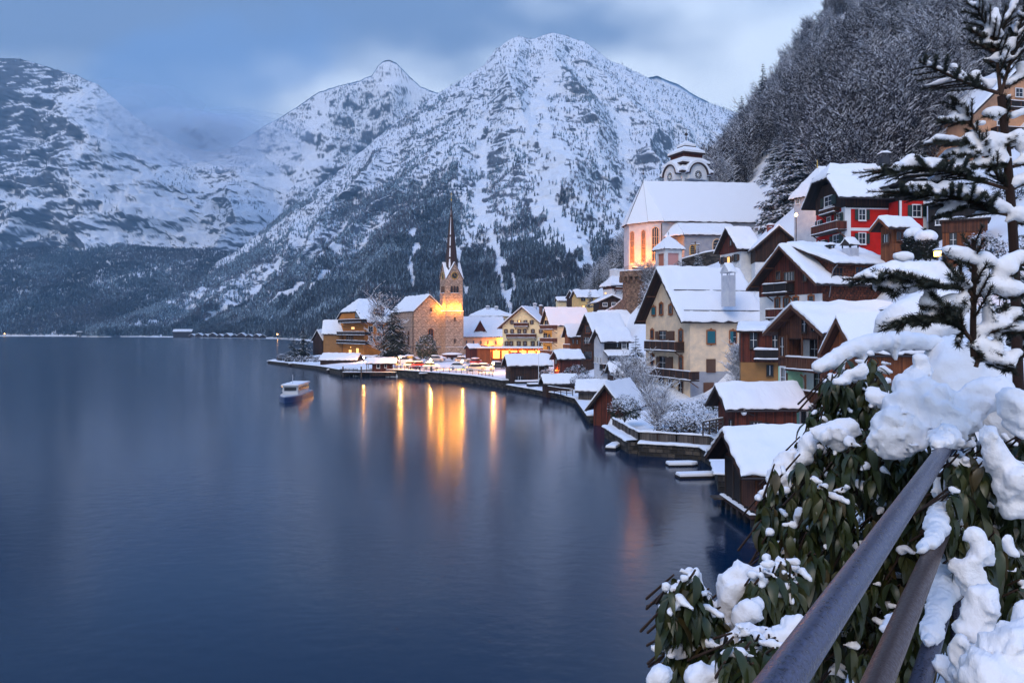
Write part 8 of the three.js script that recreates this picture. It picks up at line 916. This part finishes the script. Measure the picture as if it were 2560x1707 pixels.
{
  const z1 = (x, y, D) => [2160 + x * 0.2551, y * 0.2551, D], z2 = (x, y, D) => [2160 + x * 0.2551, 560 + y * 0.2551, D], zE = (x, y, D) => [1960 + x * 0.2551, 340 + y * 0.2551, D];
  const b1 = (x, y, r, D, x2 = x, y2 = y, r2 = r) => { const [px, py] = z1(x, y), [qx, qy] = z1(x2, y2); return ball(px, py, r * 0.2551, D, qy, qx, r2 * 0.2551); }, b2 = (x, y, r, D, x2 = x, y2 = y, r2 = r) => { const [px, py] = z2(x, y), [qx, qy] = z2(x2, y2); return ball(px, py, r * 0.2551, D, qy, qx, r2 * 0.2551); }, bE = (x, y, r, D, x2 = x, y2 = y, r2 = r) => { const [px, py] = zE(x, y), [qx, qy] = zE(x2, y2); return ball(px, py, r * 0.2551, D, qy, qx, r2 * 0.2551); };
  const D = 3.1;
  spruce('tall_spruce', 'taller snow-laden spruce with brown trunk at the right edge', [[2556, 1150, 3.0], [2545, 900, 3.05], [2536, 620, 3.1], [2520, 400, 3.1], [2504, 240, 3.1]],
    [[[z1(1345, 930, D), z1(1310, 600, D), z1(1280, 390, D), z1(1180, 210, D), z1(1100, 60, D)], 6, null], [[z1(1345, 930, D), z1(1440, 600, D), z1(1500, 400, D), z1(1580, 60, D)], 6, null], [[z1(1290, 380, D), z1(1390, 220, D), z1(1490, 10, D)], 4, null], [[z1(1320, 910, D), z1(1120, 850, D), z1(980, 800, D - 0.05), z1(760, 700, D - 0.1), z1(545, 600, D - 0.15)], 5, [0.008, 0.35, 1]], [[z1(990, 800, D), z1(930, 720, D), z1(885, 660, D)], 2, [0.006]], [[z1(1280, 500, D), z1(1160, 450, D), z1(1050, 410, D)], 2, null], [[z1(1260, 390, D), z1(1120, 330, D), z1(1020, 275, D)], 2, null], [[z1(1470, 510, D), z1(1340, 470, D), z1(1190, 425, D)], 2, [0.012]], [[z1(1430, 605, D), z1(1300, 600, D), z1(1180, 605, D)], 1, [0.016]],
      [[z1(1230, 1568, D), z1(1180, 1450, D), z1(1040, 1180, D), z1(960, 1080, D), z1(875, 1010, D)], 7, [0.007]], [[z1(1180, 1480, D), z1(1000, 1420, D), z1(690, 1385, D - 0.1)], 5, [0.022]], [[z1(1150, 1400, D), z1(1350, 1390, D), z1(1570, 1300, D)], 5, [0.02]], [[z1(1040, 1200, D), z1(900, 1195, D), z1(740, 1190, D)], 3, [0.018]], [[z1(1390, 1140, D), z1(1280, 1140, D), z1(1190, 1140, D)], 2, [0.02]], [[z1(1400, 1290, D), z1(1395, 1100, D), z1(1415, 960, D)], 3, null], [[z1(1390, 860, D), z1(1480, 800, D), z1(1580, 740, D)], 3, [0.012]],
      [[zE(2230, 530, D), zE(2130, 440, D), zE(1990, 180, D), zE(1890, 0, D)], 6, null], [[zE(2230, 540, D), zE(2330, 460, D), zE(2420, 400, D)], 3, [0.02]], [[zE(2190, 520, D), zE(1900, 430, D), zE(1640, 355, D - 0.05), zE(1400, 310, D - 0.1), zE(1180, 320, D - 0.1), zE(880, 355, D - 0.15)], 12, [0.02, 0.2, 0.85]], [[zE(2010, 180, D), zE(1800, 190, D), zE(1570, 210, D)], 5, [0.025]], [[zE(2000, 160, D), zE(2180, 90, D), zE(2400, 20, D)], 4, [0.02]], [[zE(2230, 780, D), zE(2050, 740, D), zE(1850, 640, D - 0.05), zE(1550, 580, D - 0.1), zE(1300, 560, D - 0.12), zE(1110, 545, D - 0.15)], 14, [0.032, 0.05, 0.9]], [[zE(1900, 670, D), zE(1760, 690, D), zE(1510, 790, D - 0.05)], 6, [0.022]], [[zE(2240, 860, D), zE(2330, 850, D), zE(2420, 830, D)], 2, [0.03]], [[zE(1640, 350, D), zE(1540, 430, D), zE(1430, 470, D)], 3, [0.01]], [[zE(2230, 250, D), zE(2100, 290, D), zE(1820, 300, D)], 4, [0.02]], [[zE(2250, 300, D), zE(2350, 270, D), zE(2430, 250, D)], 3, [0.02]], [[zE(2200, 130, D), zE(2300, 60, D), zE(2420, 10, D)], 3, [0.02]]],
    [b1(1290, 110, 50, D, 1260, 260, 85), b1(1240, 220, 60, D, 1280, 300, 60), b1(1200, 320, 50, D), b1(1340, 330, 45, D), b1(1455, 400, 62, D, 1440, 450, 60), b1(1360, 560, 70, D, 1300, 560, 50), b1(1100, 730, 66, D, 1120, 760, 50), b1(1180, 790, 45, D, 1260, 800, 62), b1(1230, 850, 40, D), b1(1560, 640, 70, D), b1(1330, 1100, 56, D, 1290, 1170, 30), b1(1460, 1130, 46, D, 1560, 1090, 60), b1(1280, 1370, 88, D, 1240, 1420, 60), b1(1330, 1480, 70, D), b1(1110, 1200, 30, D, 1170, 1200, 34), b1(1040, 1320, 36, D), b1(960, 1460, 44, D, 850, 1500, 36), b1(870, 1150, 34, D), b1(1560, 1400, 70, D), bE(1230, 240, 90, D - 0.12, 1140, 290, 40), bE(1290, 230, 60, D - 0.12, 1230, 330, 26), bE(1720, 260, 70, D, 1650, 300, 50), bE(1770, 310, 50, D), bE(1480, 270, 36, D), bE(2080, 60, 80, D, 2040, 0, 70), bE(2100, 180, 60, D), bE(1760, 130, 50, D, 1650, 160, 36), bE(2280, 430, 50, D), bE(1600, 530, 48, D - 0.1, 1800, 550, 56), bE(1900, 540, 70, D - 0.1, 1980, 600, 60), bE(2060, 650, 66, D, 2150, 720, 50), bE(2300, 730, 70, D, 2200, 830, 40), bE(1620, 710, 36, D), bE(2330, 110, 60, D)], { seed: 61, r0: 0.021, r1: 0.014, cell: 0.0085 });
  const d = 2.3;
  spruce('young_spruce', 'young spruce with upright leader and thick snow pillows in the right foreground', [z2(1085, 1300, d), z2(1075, 1170, d), z2(1080, 700, d), z2(1085, 400, d), z2(1078, 160, d)],
    [[[z2(1082, 1165, d), z2(1082, 700, d), z2(1085, 400, d), z2(1078, 150, d)], 3, null], [[z2(1070, 400, d), z2(950, 360, d), z2(810, 280, d)], 4, [0.006, 0.3, 0.9]], [[z2(1070, 700, d), z2(980, 600, d), z2(900, 520, d), z2(780, 370, d)], 5, null], [[z2(960, 480, d), z2(965, 520, d), z2(940, 390, d)], 1, null], [[z2(1060, 690, d), z2(920, 620, d), z2(700, 580, d), z2(540, 560, d), z2(330, 520, d), z2(180, 515, d), z2(0, 540, d - 0.05)], 16, [0.03, 0.3, 0.98]], [[z2(560, 570, d), z2(420, 600, d), z2(290, 640, d), z2(150, 630, d)], 6, [0.014]], [[z2(500, 590, d), z2(380, 640, d), z2(300, 700, d)], 5, [0.012]], [[z2(1065, 1140, d), z2(940, 1010, d), z2(840, 940, d), z2(700, 930, d), z2(480, 940, d), z2(275, 990, d)], 14, null], [[z2(850, 940, d), z2(740, 800, d), z2(650, 680, d)], 8, null], [[z2(700, 760, d), z2(640, 740, d), z2(580, 830, d)], 3, null], [[z2(800, 900, d), z2(720, 830, d), z2(600, 800, d)], 4, null], [[z2(1065, 740, d), z2(950, 750, d), z2(800, 780, d)], 4, null], [[z2(1060, 820, d), z2(980, 820, d), z2(890, 815, d)], 3, null], [[z2(1090, 700, d), z2(1220, 650, d), z2(1370, 655, d)], 6, [0.012]], [[z2(1100, 440, d), z2(1200, 410, d), z2(1290, 400, d)], 3, [0.022]], [[z2(1100, 500, d), z2(1210, 490, d)], 2, null], [[z2(1100, 570, d), z2(1160, 570, d), z2(1200, 640, d)], 2, null], [[z2(1090, 1140, d), z2(1250, 1040, d), z2(1400, 960, d), z2(1510, 880, d)], 8, [0.012]], [[z2(1250, 1040, d), z2(1240, 900, d), z2(1215, 750, d)], 4, null], [[z2(1380, 970, d), z2(1380, 880, d), z2(1390, 780, d)], 3, null], [[z2(1250, 1050, d), z2(1400, 1060, d), z2(1570, 1050, d)], 6, null], [[z2(1330, 560, d), z2(1400, 500, d), z2(1570, 370, d)], 6, [0.03]], [[z2(1300, 680, d), z2(1420, 700, d), z2(1570, 680, d)], 6, [0.022]], [[z2(1100, 1180, d), z2(1240, 1250, d), z2(1340, 1360, d), z2(1420, 1420, d)], 8, [0.01]], [[z2(1150, 1300, d), z2(1250, 1350, d), z2(1380, 1370, d), z2(1560, 1270, d)], 8, [0.008]], [[z2(1300, 1290, d), z2(1320, 1190, d), z2(1310, 1120, d)], 3, null], [[z2(1000, 1040, d), z2(940, 1100, d), z2(930, 1180, d)], 3, null], [[z2(1100, 1400, d), z2(1130, 1280, d), z2(1060, 1180, d)], 5, null]],
    [b2(1110, 130, 36, d, 1130, 210, 26), b2(920, 260, 70, d, 1000, 270, 60), b2(860, 280, 36, d), b2(1140, 320, 46, d, 1060, 330, 40), b2(1400, 360, 80, d, 1330, 480, 44), b2(1480, 320, 70, d), b2(300, 420, 66, d, 400, 440, 50), b2(230, 430, 50, d, 160, 480, 26), b2(470, 450, 56, d, 560, 440, 50), b2(620, 470, 40, d, 560, 530, 30), b2(700, 400, 50, d, 740, 370, 40), b2(330, 320, 66, d + 0.2, 440, 320, 66), b2(780, 500, 40, d), b2(950, 560, 56, d, 1010, 600, 50), b2(1000, 800, 50, d, 960, 900, 46), b2(1230, 560, 60, d, 1180, 640, 46), b2(1400, 620, 50, d, 1500, 600, 50), b2(1440, 850, 46, d), b2(1120, 1020, 40, d, 1200, 1030, 40), b2(90, 600, 30, d, 60, 600, 22), b2(110, 660, 20, d), b2(430, 670, 26, d, 500, 640, 30)], { seed: 67, r0: 0.010, r1: 0.006, cell: 0.0075, k: 0.9 });
}
// snowdrifts on the bank behind the young spruce
{
  const drift = (label, balls, seed) => solo('snowdrift', snowMass(balls, 0.14, 0.022, 0.025, 0.16, seed), M.snowNear, label, 'snowdrift');
  drift('broad bluish snowdrift on a bent bush behind the young spruce', [ball(2330, 770, 46, 5, 800, 2270, 60), ball(2250, 830, 48, 5, 800, 2330, 70), ball(2370, 800, 70, 5.1, 830, 2440, 70)], 3);
  drift('steep smooth snowdrift below the young spruce', [ball(2400, 900, 70, 4.2, 950, 2380, 80), ball(2350, 960, 60, 4.1, 1000, 2330, 60), ball(2470, 900, 60, 4.3, 960, 2480, 80), ball(2540, 980, 80, 4.2, 1040, 2520, 80)], 5);
  const br = new THREE.CatmullRomCurve3([at(2490, 880, 4.4), at(2330, 872, 4.2), at(2200, 870, 4.0), at(2110, 895, 3.9), at(2050, 930, 3.8)]), rods = [], n = 16; for (let i = 0; i < n; i++) { const a = br.getPoint(i / n), b = br.getPoint((i + 1) / n), r = mix(0.045, 0.028, i / n) * (0.8 + 0.5 * hash(i, 4)); rods.push([a.x, a.y + r * 0.7, a.z, b.x, b.y + r * 0.7, b.z, r, r]); if (i % 3 === 1) rods.push([a.x, a.y, a.z, a.x + 0.01, a.y - 0.06, a.z + 0.02, 0.03, 0.012]); }
  const g = thing('bent_branch', 'long branch bent under a roll of snow reaching left before the timber bay house', 'branch'); part('branch_wood', tube(br.getPoints(12), 0.011, 6, 24), M.twig, g); part('snow', snowMass(rods, 0.03, 0.012, 0.008, 0.05, 7), M.snowNear, g);
}
scene.traverse((o) => { if (o.isMesh) { o.castShadow = true; o.receiveShadow = true; } });
renderer.render(scene, camera);
